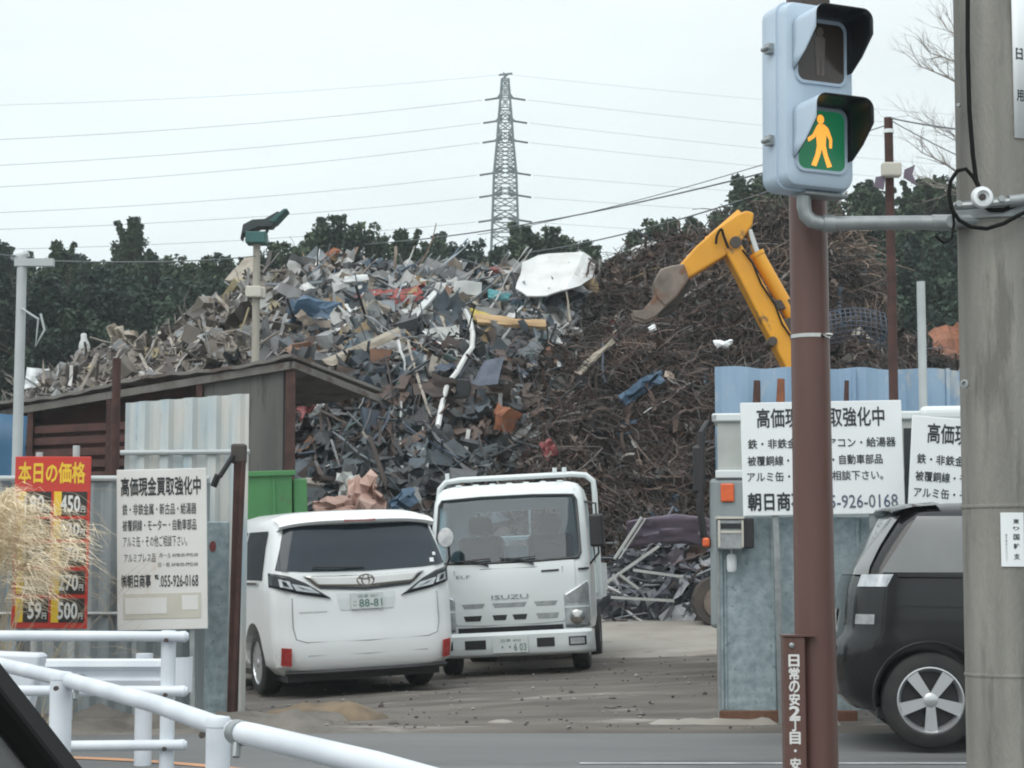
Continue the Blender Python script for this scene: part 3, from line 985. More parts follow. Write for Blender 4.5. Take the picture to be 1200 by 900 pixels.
def piece_box(mb, p, B, sx, sy, sz, j):
    vs = []
    for a in (-1, 1):
        for b in (-1, 1):
            for c in (-1, 1):
                vs.append(p + B @ Vector((a * sx / 2 + random.gauss(0, j), b * sy / 2 + random.gauss(0, j), c * sz / 2 + random.gauss(0, j))))
    mb.add(vs, [(0, 1, 3, 2), (4, 6, 7, 5), (0, 4, 5, 1), (2, 3, 7, 6), (0, 2, 6, 4), (1, 5, 7, 3)])


sheets = MB(); sheets.usec = True
N = 0
while N < 13500:
    x = random.uniform(-9.5, 4.2); y = random.uniform(30.6, 41.0)
    if is_wire(x, y) and random.random() > 0.06: continue
    yb = heap_base_y(x)
    if y < yb - 0.25: continue
    N += 1
    t = (y - yb) / (YC - yb)
    z = H(x, y)
    nv = hn(x, y)
    beige = x < -4.3
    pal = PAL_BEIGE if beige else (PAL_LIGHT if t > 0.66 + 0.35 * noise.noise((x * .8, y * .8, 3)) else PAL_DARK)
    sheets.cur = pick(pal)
    p = Vector((x, y, z)) + nv * random.uniform(-0.06, 0.16)
    kind = random.random()
    big = random.choice((.3, .42, .55, .7, .85, 1, 1.15, 1.7 if random.random() < .4 else .5))
    B = basis(nv, random.uniform(0, 6.28), 0.42)
    if kind < 0.36:
        piece_sheet(sheets, p, B, random.uniform(.14, .66) * big, random.uniform(.10, .40) * big, random.uniform(.05, .20), 5, 4, curl=1.3)
    elif kind < 0.76:
        # strips mostly lie down the slope, pointing up and to the right
        B = basis(nv, (random.gauss(0.9, 0.55) if t < .8 else random.gauss(0.15, .35)) + 1.2 * noise.noise((x * .5, y * .5, 6)), 0.2 if t < .8 else .1)
        piece_strip(sheets, p, B, min(2.4, random.uniform(.5, 1.6) * max(.6, big)), random.uniform(.015, .08), random.uniform(.02, .20))
    elif kind < 0.88:
        piece_pipe(sheets, p, B, random.uniform(.4, 1.6), random.uniform(.010, .032), random.uniform(.03, .25))
    else:
        piece_box(sheets, p, B, random.uniform(.2, .7) * big, random.uniform(.15, .5), random.uniform(.08, .35), .04)
for k in range(150):
    x = random.uniform(-6, 2.0); y = random.uniform(32.5, 39.8)
    if is_wire(x, y): continue
    nv = hn(x, y); t = (y - heap_base_y(x)) / (YC - heap_base_y(x))
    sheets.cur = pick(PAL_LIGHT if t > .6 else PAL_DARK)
    piece_sheet(sheets, Vector((x, y, H(x, y))) + nv * random.uniform(.06, .2), basis(nv, random.uniform(0, 6.28), .3), random.uniform(.7, 1.5), random.uniform(.3, .7), random.uniform(.08, .22), 10, 7, curl=.7)
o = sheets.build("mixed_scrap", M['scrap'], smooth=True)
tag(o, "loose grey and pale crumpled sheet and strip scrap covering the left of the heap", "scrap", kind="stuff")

# brown wire and turnings: thousands of thin bent strands, swirled together
def strands(n, xr, yr, test, cols, rad, Lr, wob, lift, flow):
    V = []; Fc = []; C = []
    base = 0
    K = 6; S = 3
    cnt = 0
    while cnt < n:
        x = random.uniform(*xr); y = random.uniform(*yr)
        if not test(x, y): continue
        cnt += 1
        p = np.array((x, y, H(x, y))) + np.array(hn(x, y)) * random.uniform(*lift)
        nv = hn(x, y)
        tx = Vector((1, 0, 0)); tx = (tx - nv * tx.dot(nv)).normalized(); ty = nv.cross(tx)
        fl = flow(x, y)
        ang = fl + random.gauss(0, 0.75)
        if random.random() < 0.5: ang += PI
        L = random.uniform(*Lr); r = random.uniform(*rad)
        pts = []; q = p.copy(); a = ang; k = random.gauss(0, wob)
        for i in range(K):
            pts.append(q.copy())
            dv = tx * math.cos(a) + ty * math.sin(a) + nv * random.gauss(0, .28)
            q = q + np.array(dv) * L / (K - 1)
            a += k + random.gauss(0, wob * .7)
        pts = np.array(pts)
        d = np.gradient(pts, axis=0); d /= np.linalg.norm(d, axis=1)[:, None] + 1e-9
        u = np.cross(d, np.array(nv)); u /= np.linalg.norm(u, axis=1)[:, None] + 1e-9
        v = np.cross(d, u)
        ring = []
        for s in range(S):
            th = 2 * PI * s / S
            ring.append(pts + (u * math.cos(th) + v * math.sin(th)) * r)
        ring = np.stack(ring, 1).reshape(-1, 3)
        V.append(ring)
        col = np.array(random.choice(cols)) * random.uniform(.6, 1.3) * (1.0 + 1.1 * noise.noise((x * .9, y * .9, 21)))
        for i in range(K - 1):
            for s in range(S):
                a0 = base + i * S + s; b0 = base + i * S + (s + 1) % S
                Fc.append((a0, b0, b0 + S, a0 + S)); C.append(col)
        base += K * S
    return np.concatenate(V), np.array(Fc), np.clip(np.array(C), 0, 1)


WCOL = [(.060, .038, .030), (.085, .056, .045), (.042, .031, .027), (.11, .076, .062), (.024, .021, .021), (.165, .125, .105), (.075, .044, .033), (.085, .082, .082), (.13, .125, .12)]
V, Fc, C = strands(21000, (0.0, 9.0), (31.8, 41.4), lambda x, y: is_wire(x, y) and y > heap_base_y(x) - .2, WCOL, (.004, .012), (.25, 1.1), 0.28, (-.05, .28),
                   lambda x, y: 2.5 * noise.noise((x * .35, y * .35, 4)) - 0.15)
tag(mesh_from_arrays("wire_scrap", V, Fc, M['scrapwire'], C), "dark brown tangled wire and turnings heaped on the right under the excavator", "scrap wire", kind="stuff")
# larger darker clods and flecks caught in the wire
cl = MB(); cl.usec = True
N = 0
while N < 4200:
    x = random.uniform(0.0, 9.2); y = random.uniform(31.9, 41.2)
    if not is_wire(x, y) or y < heap_base_y(x) - .1: continue
    N += 1
    nv = hn(x, y); p = Vector((x, y, H(x, y))) + nv * random.uniform(-.02, .22)
    c = random.choice(WCOL + [(.05, .035, .03), (.085, .055, .042)])
    k = random.uniform(.6, 1.3)
    r_ = random.random()
    if r_ < .035: c = (.38, .36, .33)
    elif r_ < .08: c = (.24, .20, .17)
    elif r_ < .10: c = (.08, .13, .19)
    k *= 1.0 + 1.1 * noise.noise((x * .9, y * .9, 21))
    cl.cur = tuple(min(1, max(.004, v * k)) for v in c)
    B = basis(nv, random.uniform(0, 6.3), .7)
    if random.random() < .55:
        piece_sheet(cl, p, B, random.uniform(.10, .36), random.uniform(.08, .28), random.uniform(.08, .22), 3, 3, 1.5)
    else:
        piece_strip(cl, p, B, random.uniform(.3, 1.0), random.uniform(.03, .09), random.uniform(.2, .6))
tag(cl.build("rusty_clods", M['scrapwire']), "small rusty crumpled clods caught in the brown wire heap", "scrap", kind="stuff")
# brown brushy tangle sticking up along the right crest
V, Fc, C = strands(900, (4.3, 8.0), (38.5, 41.2), lambda x, y: True, [(.17, .115, .085), (.22, .16, .12), (.12, .085, .065), (.26, .21, .17)], (.006, .014), (.5, 1.5), 0.25, (0, .45), lambda x, y: 0.5)
tag(mesh_from_arrays("crest_tangle", V, Fc, M['scrapwire'], C), "light brown springy wire tangle along the right crest of the heap", "scrap wire", kind="stuff")

# low separate pile of blue grey bars and profiles at the foot, right of the truck
lo = MB(); lo.usec = True
N = 0
while N < 700:
    px = random.uniform(1.55, 3.75); y = random.uniform(29.8, 32.6)
    h = (1 - abs((px - 2.65) / 1.25) ** 2.2) * (1 - abs((y - 31.6) / 1.9) ** 2) * 1.25
    if h < 0.02: continue
    N += 1
    lo.cur = pick([((.07, .08, .10), 6), ((.12, .135, .16), 6), ((.22, .24, .27), 4), ((.38, .40, .43), 2.5), ((.04, .045, .05), 5), ((.16, .14, .17), 2), ((.55, .56, .58), 1), ((.10, .07, .06), 3)])
    p = Vector((px, y, gz(px, y) + h * random.uniform(.6, 1.0)))
    ang = random.gauss(0.1, .5)
    B = Matrix.Rotation(random.gauss(0, .5), 3, 'Z') @ Matrix.Rotation(-ang, 3, 'Y') @ Matrix.Rotation(random.uniform(0, 6.3), 3, 'X')
    r_ = random.random()
    if r_ < .45: piece_pipe(lo, p, B, random.uniform(.4, 1.3), random.uniform(.010, .028), .10)
    elif r_ < .8: piece_strip(lo, p, B, random.uniform(.4, 1.1), random.uniform(.03, .10), .18)
    else: piece_sheet(lo, p, B, random.uniform(.3, .7), random.uniform(.2, .4), .12, curl=1)
tag(lo.build("bar_scrap", M['scrap']), "low pile of blue grey bars and profiles right of the white truck", "scrap", kind="stuff")

# ------------------------------------------------------------------ pieces one can point at
def quad_item(name, label, cat, pts, mat, thick=0.05, depth=0.5, crumple=0.05, sub=(7, 5), lift=0.25, fold=None, yslope=None):
    """a sheet lying on the heap: four outline corners (photo pixels, clockwise from upper left) meet the slope of the heap"""
    c = [heap_hit(*q) for q in pts]
    ym = sum(p.y for p in c) / 4
    cs = [P(q[0], q[1], ym + (p.y - ym) * 0.55 - lift - .30) for q, p in zip(pts, c)]
    a, b, c_, d = cs
    off = random.random() * 40
    mb = MB()
    rows = []
    nx, ny = sub
    for j in range(ny + 1):
        v = j / ny
        row = []
        for i in range(nx + 1):
            u = i / nx
            p = a.lerp(b, u).lerp(d.lerp(c_, u), v)
            p = p + Vector((crumple * .4 * noise.noise((u * 4, v * 4, off)), crumple * 1.6 * noise.noise((u * 3 + 9, v * 3, off)), crumple * .6 * noise.noise((u * 4, v * 4, off + 5))))
            if fold: p.y -= fold * (1 - abs(2 * v - 1))
            row.append(p)
        rows.append(row)
    o_ = Vector((sum(q.x for q in cs), sum(q.y for q in cs), sum(q.z for q in cs))) / 4
    rows = [[q - o_ for q in r_] for r_ in rows]
    mb.grid(rows)
    o = mb.build(name, mat, loc=o_, solid=thick)
    return tag(o, label, cat)


def rod_item(name, label, cat, pts, r, mat, lift=0.3):
    c = [heap_hit(*q) for q in pts]
    ps = [P(q[0], q[1], p.y - lift - .30) for q, p in zip(pts, c)]
    o_ = ps[0]
    mb = MB(); mb.tube([p - o_ for p in ps], r, 7)
    return tag(mb.build(name, mat, loc=o_, smooth=True), label, cat)


def plank_item(name, label, cat, pts, w_, mat, th=0.03, lift=0.35):
    c = [heap_hit(*q) for q in pts]
    ps = [P(q[0], q[1], p.y - lift - .30) for q, p in zip(pts, c)]
    o_ = ps[0]
    mb = MB()
    for a, b in zip(ps, ps[1:]): mb.bar(a - o_, b - o_, th, w_, up=(0, -.5, 1))
    return tag(mb.build(name, mat, loc=o_), label, cat)


# the big white sheet on the crest has real volume: a loaf of crumpled plastic
def loaf(name, label, cat, outline, Y, depth, mat, crumple=0.08):
    o_ = P(sum(q[0] for q in outline) / len(outline), sum(q[1] for q in outline) / len(outline), Y)
    mb = MB()
    rows = []
    fine = []
    for qa, qb in zip(outline, outline[1:] + outline[:1]):
        for i in range(3): fine.append((qa[0] + (qb[0] - qa[0]) * i / 3, qa[1] + (qb[1] - qa[1]) * i / 3))
    outline = fine
    for k, (s, dy) in enumerate(((0, -.5), (.25, -.5), (.5, -.49), (.72, -.45), (.88, -.35), (.97, -.18), (1, 0), (.96, .25), (.85, .4), (.5, .5), (0, .5))):
        row = []
        for q in outline:
            p = P(q[0], q[1], Y) - o_
            f = s
            X, Z = p.x * f, p.z * f
            row.append((X + crumple * .8 * noise.noise((X * 3, Z * 3, 1 + dy)), dy * depth + crumple * 2.2 * noise.noise((X * 2.6, Z * 2.6, 5)) + crumple * noise.noise((X * 7, Z * 6, 9)), Z + crumple * .8 * noise.noise((X * 3, Z * 3, 7 + dy))))
        rows.append(row)
    mb.grid(rows, closed=True)
    return tag(mb.build(name, mat, loc=o_, smooth=True), label, cat)


top_ = [(612, 306, 38.9), (630, 298, 39.2), (655, 295, 39.3), (684, 292, 39.4), (692, 299, 39.6), (699, 312, 39.9)]
bot_ = [(604, 338, 38.0), (618, 347, 37.8), (642, 346, 37.7), (664, 339, 37.8), (680, 333, 38.2), (694, 326, 38.8)]
o_ = P(650, 320, 38.6)
mb = MB(); rows = []
for j in range(6):
    v = j / 5; row = []
    for i in range(11):
        t = i / 10 * 5; k = min(4, int(t)); f = t - k
        a = P(*top_[k]).lerp(P(*top_[k + 1]), f); b = P(*bot_[k]).lerp(P(*bot_[k + 1]), f)
        q = a.lerp(b, v) - o_
        q += Vector((.04 * noise.noise((i * .3, j * .3, 3)), -.05 * math.sin(PI * v) * (1 - v) - .16 * abs(noise.noise((i * .5 + .5 * j, j * .3, 1))) - .08 * abs(noise.noise((i * 1.1 - j * .9, j * .6, 8))) + .06, .06 * noise.noise((i * .25, j * .3, 6)) ))
        row.append(q)
    rows.append(row)
mb.grid(rows)
tag(mb.build("plastic_sheet", M['whitesheet'], loc=o_ + Vector((0, .45, .03)), solid=.03), "large crumpled white plastic sheet draped over the crest of the heap", "plastic sheet")
def box_item(name, label, cat, px, py, dims, rot, mat, lift=.5, crush=.02):
    h = heap_hit(px, py); c = P(px, py, h.y - lift)
    mb = MB(); n = 4
    sx, sy, sz = dims
    bm = bmesh.new(); bmesh.ops.create_cube(bm, size=1); bmesh.ops.subdivide_edges(bm, edges=bm.edges, cuts=3, use_grid_fill=True)
    for v in bm.verts:
        q = Vector((v.co.x * sx, v.co.y * sy, v.co.z * sz))
        v.co = q + Vector((noise.noise(q * 3 + Vector((1, px, 0))), noise.noise(q * 3 + Vector((5, py, 0))), noise.noise(q * 3 + Vector((9, px, 2))))) * crush
    bm.verts.index_update()
    mb.add([v.co for v in bm.verts], [tuple(w.index for w in f.verts) for f in bm.faces]); bm.free()
    return tag(mb.build(name, mat, loc=c, rot=rot, bevel=.012), label, cat)


box_item("blue_cover", "crushed blue metal cover on the upper left of the heap", "metal cover", 370, 366, (.98, .5, .38), (.1, .08, .2), M["bluemetal"], .55, .22)
quad_item("folded_panel", "white dented folded panel left of the blue black sheet", "metal panel", [(434, 321), (449, 317), (458, 346), (429, 352)], M["whitemetal"], lift=.5, crumple=.09, sub=(9, 9), fold=.12)
quad_item("roof_sheet", "peaked blue black sheet lying on top of a white box", "metal sheet", [(535, 309), (548, 310), (566, 328), (514, 326)], M['navyblack'], lift=.6)
box_item("appliance_box", "white box shaped appliance under the peaked blue black sheet", "appliance", 547, 339, (.58, .5, .26), (.05, .05, .15), M["whitemetal"], .6, .03)
quad_item("wooden_board", "orange brown board standing tilted left of the big white sheet", "board", [(588, 308), (610, 318), (598, 344), (576, 334)], M['brownboard'], lift=.5, crumple=.02)
quad_item("plastic_scrap", "small teal plastic panel below the orange brown board", "plastic panel", [(571, 341), (598, 346), (596, 353), (572, 351)], M['teal'], lift=.5)
quad_item("wooden_plank", "long tan plank lying level below the big white sheet", "plank", [(556, 371), (640, 378), (640, 387), (560, 381)], M['tanboard'], thick=.08, lift=.55, crumple=.03)
quad_item("yellow_panel", "bent yellow panel at the left end of the tan plank", "panel", [(550, 363), (574, 370), (572, 380), (557, 378)], M['yellowp'], lift=.5)
rod_item("drain_pipe", "long white jointed pipe hanging down the middle of the heap", "pipe", [(545, 364), (551, 376), (554, 392), (553, 408), (546, 417), (535, 437), (524, 450), (518, 474), (513, 500)], .052, M['whitesheet'], lift=.55)
quad_item("navy_panel", "dark blue square panel tilted on the middle of the heap", "panel", [(566, 425), (590, 420), (583, 452), (551, 456)], M['darkblue'], lift=.5, crumple=.03)
box_item("rusty_drum", "rusty orange crushed drum low on the middle of the heap", "drum", 590, 498, (.36, .32, .60), (.2, .3, .4), M["rustorange"], .45, .22)
quad_item("bent_gutter", "long pale bent gutter sloping up above the shed roof", "gutter", [(377, 424), (466, 386), (470, 393), (388, 431)], M['beige'], thick=.05, lift=.5, crumple=.06, sub=(12, 2))
quad_item("grey_hood", "wide grey bent sheet in the middle of the heap", "metal sheet", [(497, 388), (540, 384), (534, 420), (504, 432)], M['paleghost'], lift=.25, crumple=.10)
quad_item("steel_profile", "pale steel profile slanting up on the upper middle of the heap", "profile", [(478, 374), (508, 342), (513, 346), (484, 379)], M['whitemetal'], lift=.5, crumple=.02)
quad_item("steel_profile", "pale steel profile leaning right below the crest, left of the white folded panel", "profile", [(370, 328), (424, 300), (428, 306), (374, 334)], M['beige'], lift=.5, crumple=.03)
quad_item("white_board", "narrow white board slanting on the crest above the blue cover", "board", [(404, 326), (430, 323), (432, 329), (402, 333)], M['whitemetal'], lift=.5, crumple=.02)
quad_item("rusty_sheet", "rust red folded sheet at the crest left of the white folded panel", "metal sheet", [(378, 302), (392, 292), (410, 299), (384, 308)], M['rustorange'], lift=.5, fold=.15)
quad_item("beige_flap", "tan triangular sheet standing left of the floodlight pole", "metal sheet", [(290, 302), (298, 304), (300, 334), (265, 330)], M['beige'], lift=.6)
hc = P(99, 408, heap_hit(99, 420).y - .5)
mb = MB(); mb.lathe([(.001, .36), (.05, .355), (.07, .33), (.075, .22), (.12, .12), (.135, .05), (.135, -.36), (.12, -.38), (.001, -.38)], 16)
tag(mb.build("steel_can", M["whitemetal"], loc=hc, rot=(.1, -.06, 0), smooth=True), "tall white can standing on the left end of the heap", "can")
quad_item("pale_dish", "pale round dish beside the tall white can", "dish", [(118, 404), (140, 408), (142, 417), (122, 418)], M['signwhite'], lift=.6, crumple=.04)
quad_item("crumpled_panel", "beige crumpled panel on the left shoulder of the heap", "metal sheet", [(126, 382), (160, 388), (162, 410), (132, 414)], M['beige'], lift=.5, crumple=.3)
quad_item("brown_hood", "broad brown crumpled sheet hanging on the left shoulder of the heap", "metal sheet", [(188, 392), (272, 384), (278, 414), (196, 424)], M['beige'], lift=.35, crumple=.28)
quad_item("white_slab", "flat white slab at the far left end of the heap", "board", [(32, 431), (58, 433), (50, 452), (30, 456)], M['signwhite'], lift=.5, crumple=.04)
quad_item("torn_sheet", "torn white sheet lying left of the excavator arm on the crest", "metal sheet", [(738, 294), (772, 281), (776, 287), (744, 303)], M['whitesheet'], lift=.5, crumple=.18)
quad_item("scrap_tangle", "bent blue frame lying in the brown wire heap", "frame", [(724, 464), (772, 436), (778, 444), (735, 476)], M['bluemetal'], lift=.4, crumple=.18)
quad_item("pale_strip", "pale strip lying across the brown wire heap left of the blue frame", "strip", [(674, 438), (716, 398), (719, 402), (680, 442)], M['beige'], lift=.4, crumple=.05)
quad_item("red_cloth", "small red plastic scrap above the truck roof", "plastic scrap", [(634, 522), (646, 514), (652, 530), (640, 540)], M['redbit'], lift=.5, crumple=.1)
quad_item("white_tag", "small white plastic bit high on the brown wire heap", "plastic scrap", [(760, 386), (768, 381), (770, 387), (762, 392)], M['signwhite'], lift=.4)
quad_item("white_flake", "small pale flake at the right of the brown wire heap", "plastic scrap", [(836, 402), (858, 398), (858, 404), (840, 408)], M['signwhite'], lift=.4)
quad_item("peach_sheet", "peach coloured crumpled sheet piled behind the white van", "plastic sheet", [(408, 562), (440, 558), (452, 600), (412, 602)], M['pink'], lift=1.0, crumple=.35)
quad_item("peach_flap", "flat peach flap left of the crumpled peach sheet behind the van", "plastic sheet", [(366, 588), (412, 582), (416, 606), (368, 608)], M['pink'], lift=1.0, crumple=.12)
quad_item("grey_flap", "grey plastic flap standing behind the crumpled peach sheet", "plastic sheet", [(396, 556), (420, 554), (424, 580), (398, 584)], M['paleghost'], lift=.7, crumple=.2)
quad_item("blue_scrap", "small blue crumpled sheet between the van and the truck roof", "metal sheet", [(456, 586), (484, 572), (488, 590), (462, 600)], M['bluemetal'], lift=.9, crumple=.15)
quad_item("rust_plate", "rust orange plate lying at the right end of the heap", "metal plate", [(1088, 392), (1126, 380), (1130, 424), (1094, 428)], M['rustorange'], lift=1.2, crumple=.2)
quad_item("red_rag", "dark red rag among the scrap beside the shed opening", "rag", [(350, 478), (362, 468), (370, 478), (354, 492)], M['redbit'], lift=2.6, crumple=.15)
quad_item("white_scrap", "white bent sheet beside the shed opening", "metal sheet", [(358, 470), (376, 454), (380, 474), (362, 490)], M['whitemetal'], lift=2.5, crumple=.15)

# faded purple car panel on the bar pile
mb = MB()
rows = []
c0 = P(790, 630, 30.4)
for j in range(9):
    v = j / 8 - .5
    rows.append([(1.5 * (i / 12 - .5), -.12 * math.cos(3 * (i / 12 - .5)) + .1 * noise.noise((i * .5, j * .5, 0)) - .25 * v, .42 * v + .12 * math.cos(2.6 * (i / 12 - .5)) + .05 * noise.noise((i * .4, j * .7, 4))) for i in range(13)])
mb.grid(rows)
tag(mb.build("car_panel", M['purple'], loc=c0, solid=.03, smooth=True), "faded purple bent car panel on top of the bar pile", "car panel")
mb = MB()
a = P(720, 655, 30.0); b = P(752, 606, 30.2)
mb.bar((0, 0, 0), b - a, .034); mb.bar((.07, 0, 0), b - a + Vector((.06, 0, -.02)), .02)
tag(mb.build("steel_bar", M['paleghost'], loc=a), "pale steel bar leaning upright against the bar pile", "bar")
for i, (p0, p1, lb) in enumerate((((706, 686), (772, 640), "bright straight bar sloping across the bar pile"), ((742, 668), (800, 676), "pale level tube low on the bar pile"),
                                  ((716, 700), (790, 704), "pale flat strip at the foot of the bar pile"), ((724, 672), (748, 690), "short crossed pale bar low on the bar pile"))):
    a = P(*p0, 29.8 - .15 * i); b = P(*p1, 30.0 - .15 * i)
    mb = MB(); mb.bar((0, 0, 0), b - a, .028, .042)
    tag(mb.build("steel_bar", M['paleghost'], loc=a), lb, "bar")

# blue wire mesh basket at the right end
mb = MB()
c0 = P(1002, 386, 36.5)
W_, Hh = 1.15, .62
for k in range(13):
    u = k / 12
    mb.tube([(W_ * (u - .5), -.15 * math.sin(PI * t) , Hh * (t - .5) + .1 * math.sin(PI * u)) for t in (0, .25, .5, .75, 1)], .011, 4)
for k in range(8):
    t = k / 7
    mb.tube([(W_ * (u / 8 - .5), -.15 * math.sin(PI * t), Hh * (t - .5) + .1 * math.sin(PI * u / 8)) for u in range(9)], .011, 4)
tag(mb.build("mesh_panel", M['darkblue'], loc=c0), "bent blue wire mesh panel at the right end of the heap", "mesh panel")
# ================================================================== VEHICLES
class Body:
    """car body of stacked plan outlines: rows of (z, y_rear, y_front, half width, rear corner radius, front corner radius); forward is +Y"""

    def __init__(s, rows): s.r = rows

    def at(s, z):
        r = s.r
        if z <= r[0][0]: return r[0][1:]
        for a, b in zip(r, r[1:]):
            if z <= b[0]:
                t = (z - a[0]) / (b[0] - a[0])
                return tuple(a[i] + (b[i] - a[i]) * t for i in range(1, 6))
        return r[-1][1:]

    @staticmethod
    def _c(y, w_, rc):
        d = max(0, (abs(y) - (w_ - rc)) / rc)
        return rc * (1 - math.sqrt(max(0, 1 - min(1, d) ** 2.3)))

    def rear(s, x, z):
        yr, yf, w_, rr, rf = s.at(z)
        return yr + s._c(x, w_, rr) + 0.05 * (x / w_) ** 2

    def front(s, x, z):
        yr, yf, w_, rr, rf = s.at(z)
        return yf - s._c(x, w_, rf) - 0.05 * (x / w_) ** 2

    def outline(s, z, n=9):
        yr, yf, w_, rr, rf = s.at(z)
        right = []
        for k in range(n + 1):                      # rear, centre to right corner
            x = (w_ - rr) * k / n
            right.append((x, s.rear(x, z)))
        for k in range(1, 9):
            a = PI / 2 * k / 8
            x = w_ - rr + rr * math.sin(a)
            right.append((x * 1.0, yr + 0.05 + rr * (1 - math.cos(a))))
        for k in range(1, 12):
            t = k / 12
            right.append((w_ * (1 + 0.012 * math.sin(PI * t)), yr + .05 + rr + (yf - rf - .05 - yr - .05 - rr) * t))
        for k in range(0, 9):
            a = PI / 2 * k / 8
            right.append((w_ - rf + rf * math.cos(a), yf - .05 - rf + rf * math.sin(a)))
        for k in range(n, -1, -1):
            x = (w_ - rf) * k / n
            right.append((x, s.front(x, z)))
        left = [(-x, y) for x, y in right[-2:0:-1]]
        return [(x, y, z) for x, y in right + left]

    def shell(s, zs=None):
        mb = MB()
        zs = zs or [r[0] for r in s.r]
        rows = [s.outline(z) for z in zs]
        mb.grid(rows, closed=True)
        n = len(rows[0])
        mb.add(rows[0], [tuple(range(n - 1, -1, -1))])
        mb.add(rows[-1], [tuple(range(n))])
        return mb


def patch(mb, top, bot, surf, off, nx=14, ny=6, M_=None, thick=0):
    """patch between two polylines (x,z), laid on y = surf(x,z) and moved out by off"""
    if top[0][0] < top[-1][0]: top, bot = top[::-1], bot[::-1]
    def along(pl, t):
        seg = t * (len(pl) - 1); i = min(len(pl) - 2, int(seg)); f = seg - i
        return (pl[i][0] + (pl[i + 1][0] - pl[i][0]) * f, pl[i][1] + (pl[i + 1][1] - pl[i][1]) * f)
    rows = []
    for j in range(ny + 1):
        row = []
        for i in range(nx + 1):
            a = along(top, i / nx); b = along(bot, i / nx)
            x = a[0] + (b[0] - a[0]) * j / ny; z = a[1] + (b[1] - a[1]) * j / ny
            row.append((x, surf(x, z) + off, z))
        rows.append(row)
    mb.grid(rows, M_)


def weld(o, d=0.0005):
    bm = bmesh.new(); bm.from_mesh(o.data)
    bmesh.ops.remove_doubles(bm, verts=bm.verts, dist=d)
    bmesh.ops.recalc_face_normals(bm, faces=bm.faces)
    bm.to_mesh(o.data); bm.free()
    o.data.polygons.foreach_set("use_smooth", [True] * len(o.data.polygons))
    try: o.data.set_sharp_from_angle(angle=R(40))
    except Exception: pass


def cutter_cyl(root, x0, x1, y, z, r):
    mb = MB()
    mb.tube([(x0, y, z), (x1, y, z)], r, 28)
    o = mb.build("cut", M['black'], root)
    return o


def wheel(root, x, y, z, r, wd, spokes, rim_mat, hub=0.62, side=1):
    """tyre with its rim; side=+1 when the outer face looks to +X"""
    mb = MB()
    Mx = Matrix.Translation((x, y, z)) @ Matrix.Rotation(side * PI / 2, 4, 'Y')
    h = wd / 2
    mb.lathe([(r * hub, -h), (r * .88, -h), (r * .97, -h * .8), (r, -h * .45), (r, h * .45), (r * .97, h * .8), (r * .88, h), (r * (hub + .03), h), (r * hub, h * .85), (r * hub, -h)], 36, Mx)
    t = mb.build("wheel", M['rubber'], root, smooth=True)
    mb = MB()
    R1 = r * hub
    mb.lathe([(R1 * 1.02, h * .9), (R1 * .97, h * .93), (R1 * .90, h * .70), (R1 * .86, h * .2)], 36, Mx)
    mb.lathe([(R1 * .22, h * .86), (R1 * .18, h * .93), (0.001, h * .95)], 20, Mx)
    for k in range(spokes):
        a = 2 * PI * k / spokes
        c, s_ = math.cos(a), math.sin(a)
        def q(rad, tw, z): return (rad * c - tw * s_, rad * s_ + tw * c, z)
        w0, w1 = R1 * .13, R1 * .20
        vs = [q(R1 * .15, -w0, h * .86), q(R1 * .15, w0, h * .86), q(R1 * .93, w1, h * .84), q(R1 * .93, -w1, h * .84),
              q(R1 * .15, -w0, h * .5), q(R1 * .15, w0, h * .5), q(R1 * .93, w1, h * .5), q(R1 * .93, -w1, h * .5)]
        mb.add(vs, [(0, 1, 2, 3), (0, 4, 5, 1), (1, 5, 6, 2), (3, 2, 6, 7), (0, 3, 7, 4)], Mx)
    ri = mb.build("rim", rim_mat, t, smooth=True)
    mb = MB()
    mb.lathe([(R1 * .99, h * .15), (0.001, h * .15)], 28, Mx)
    mb.build("brake_backing", M['black'], t)
    return t


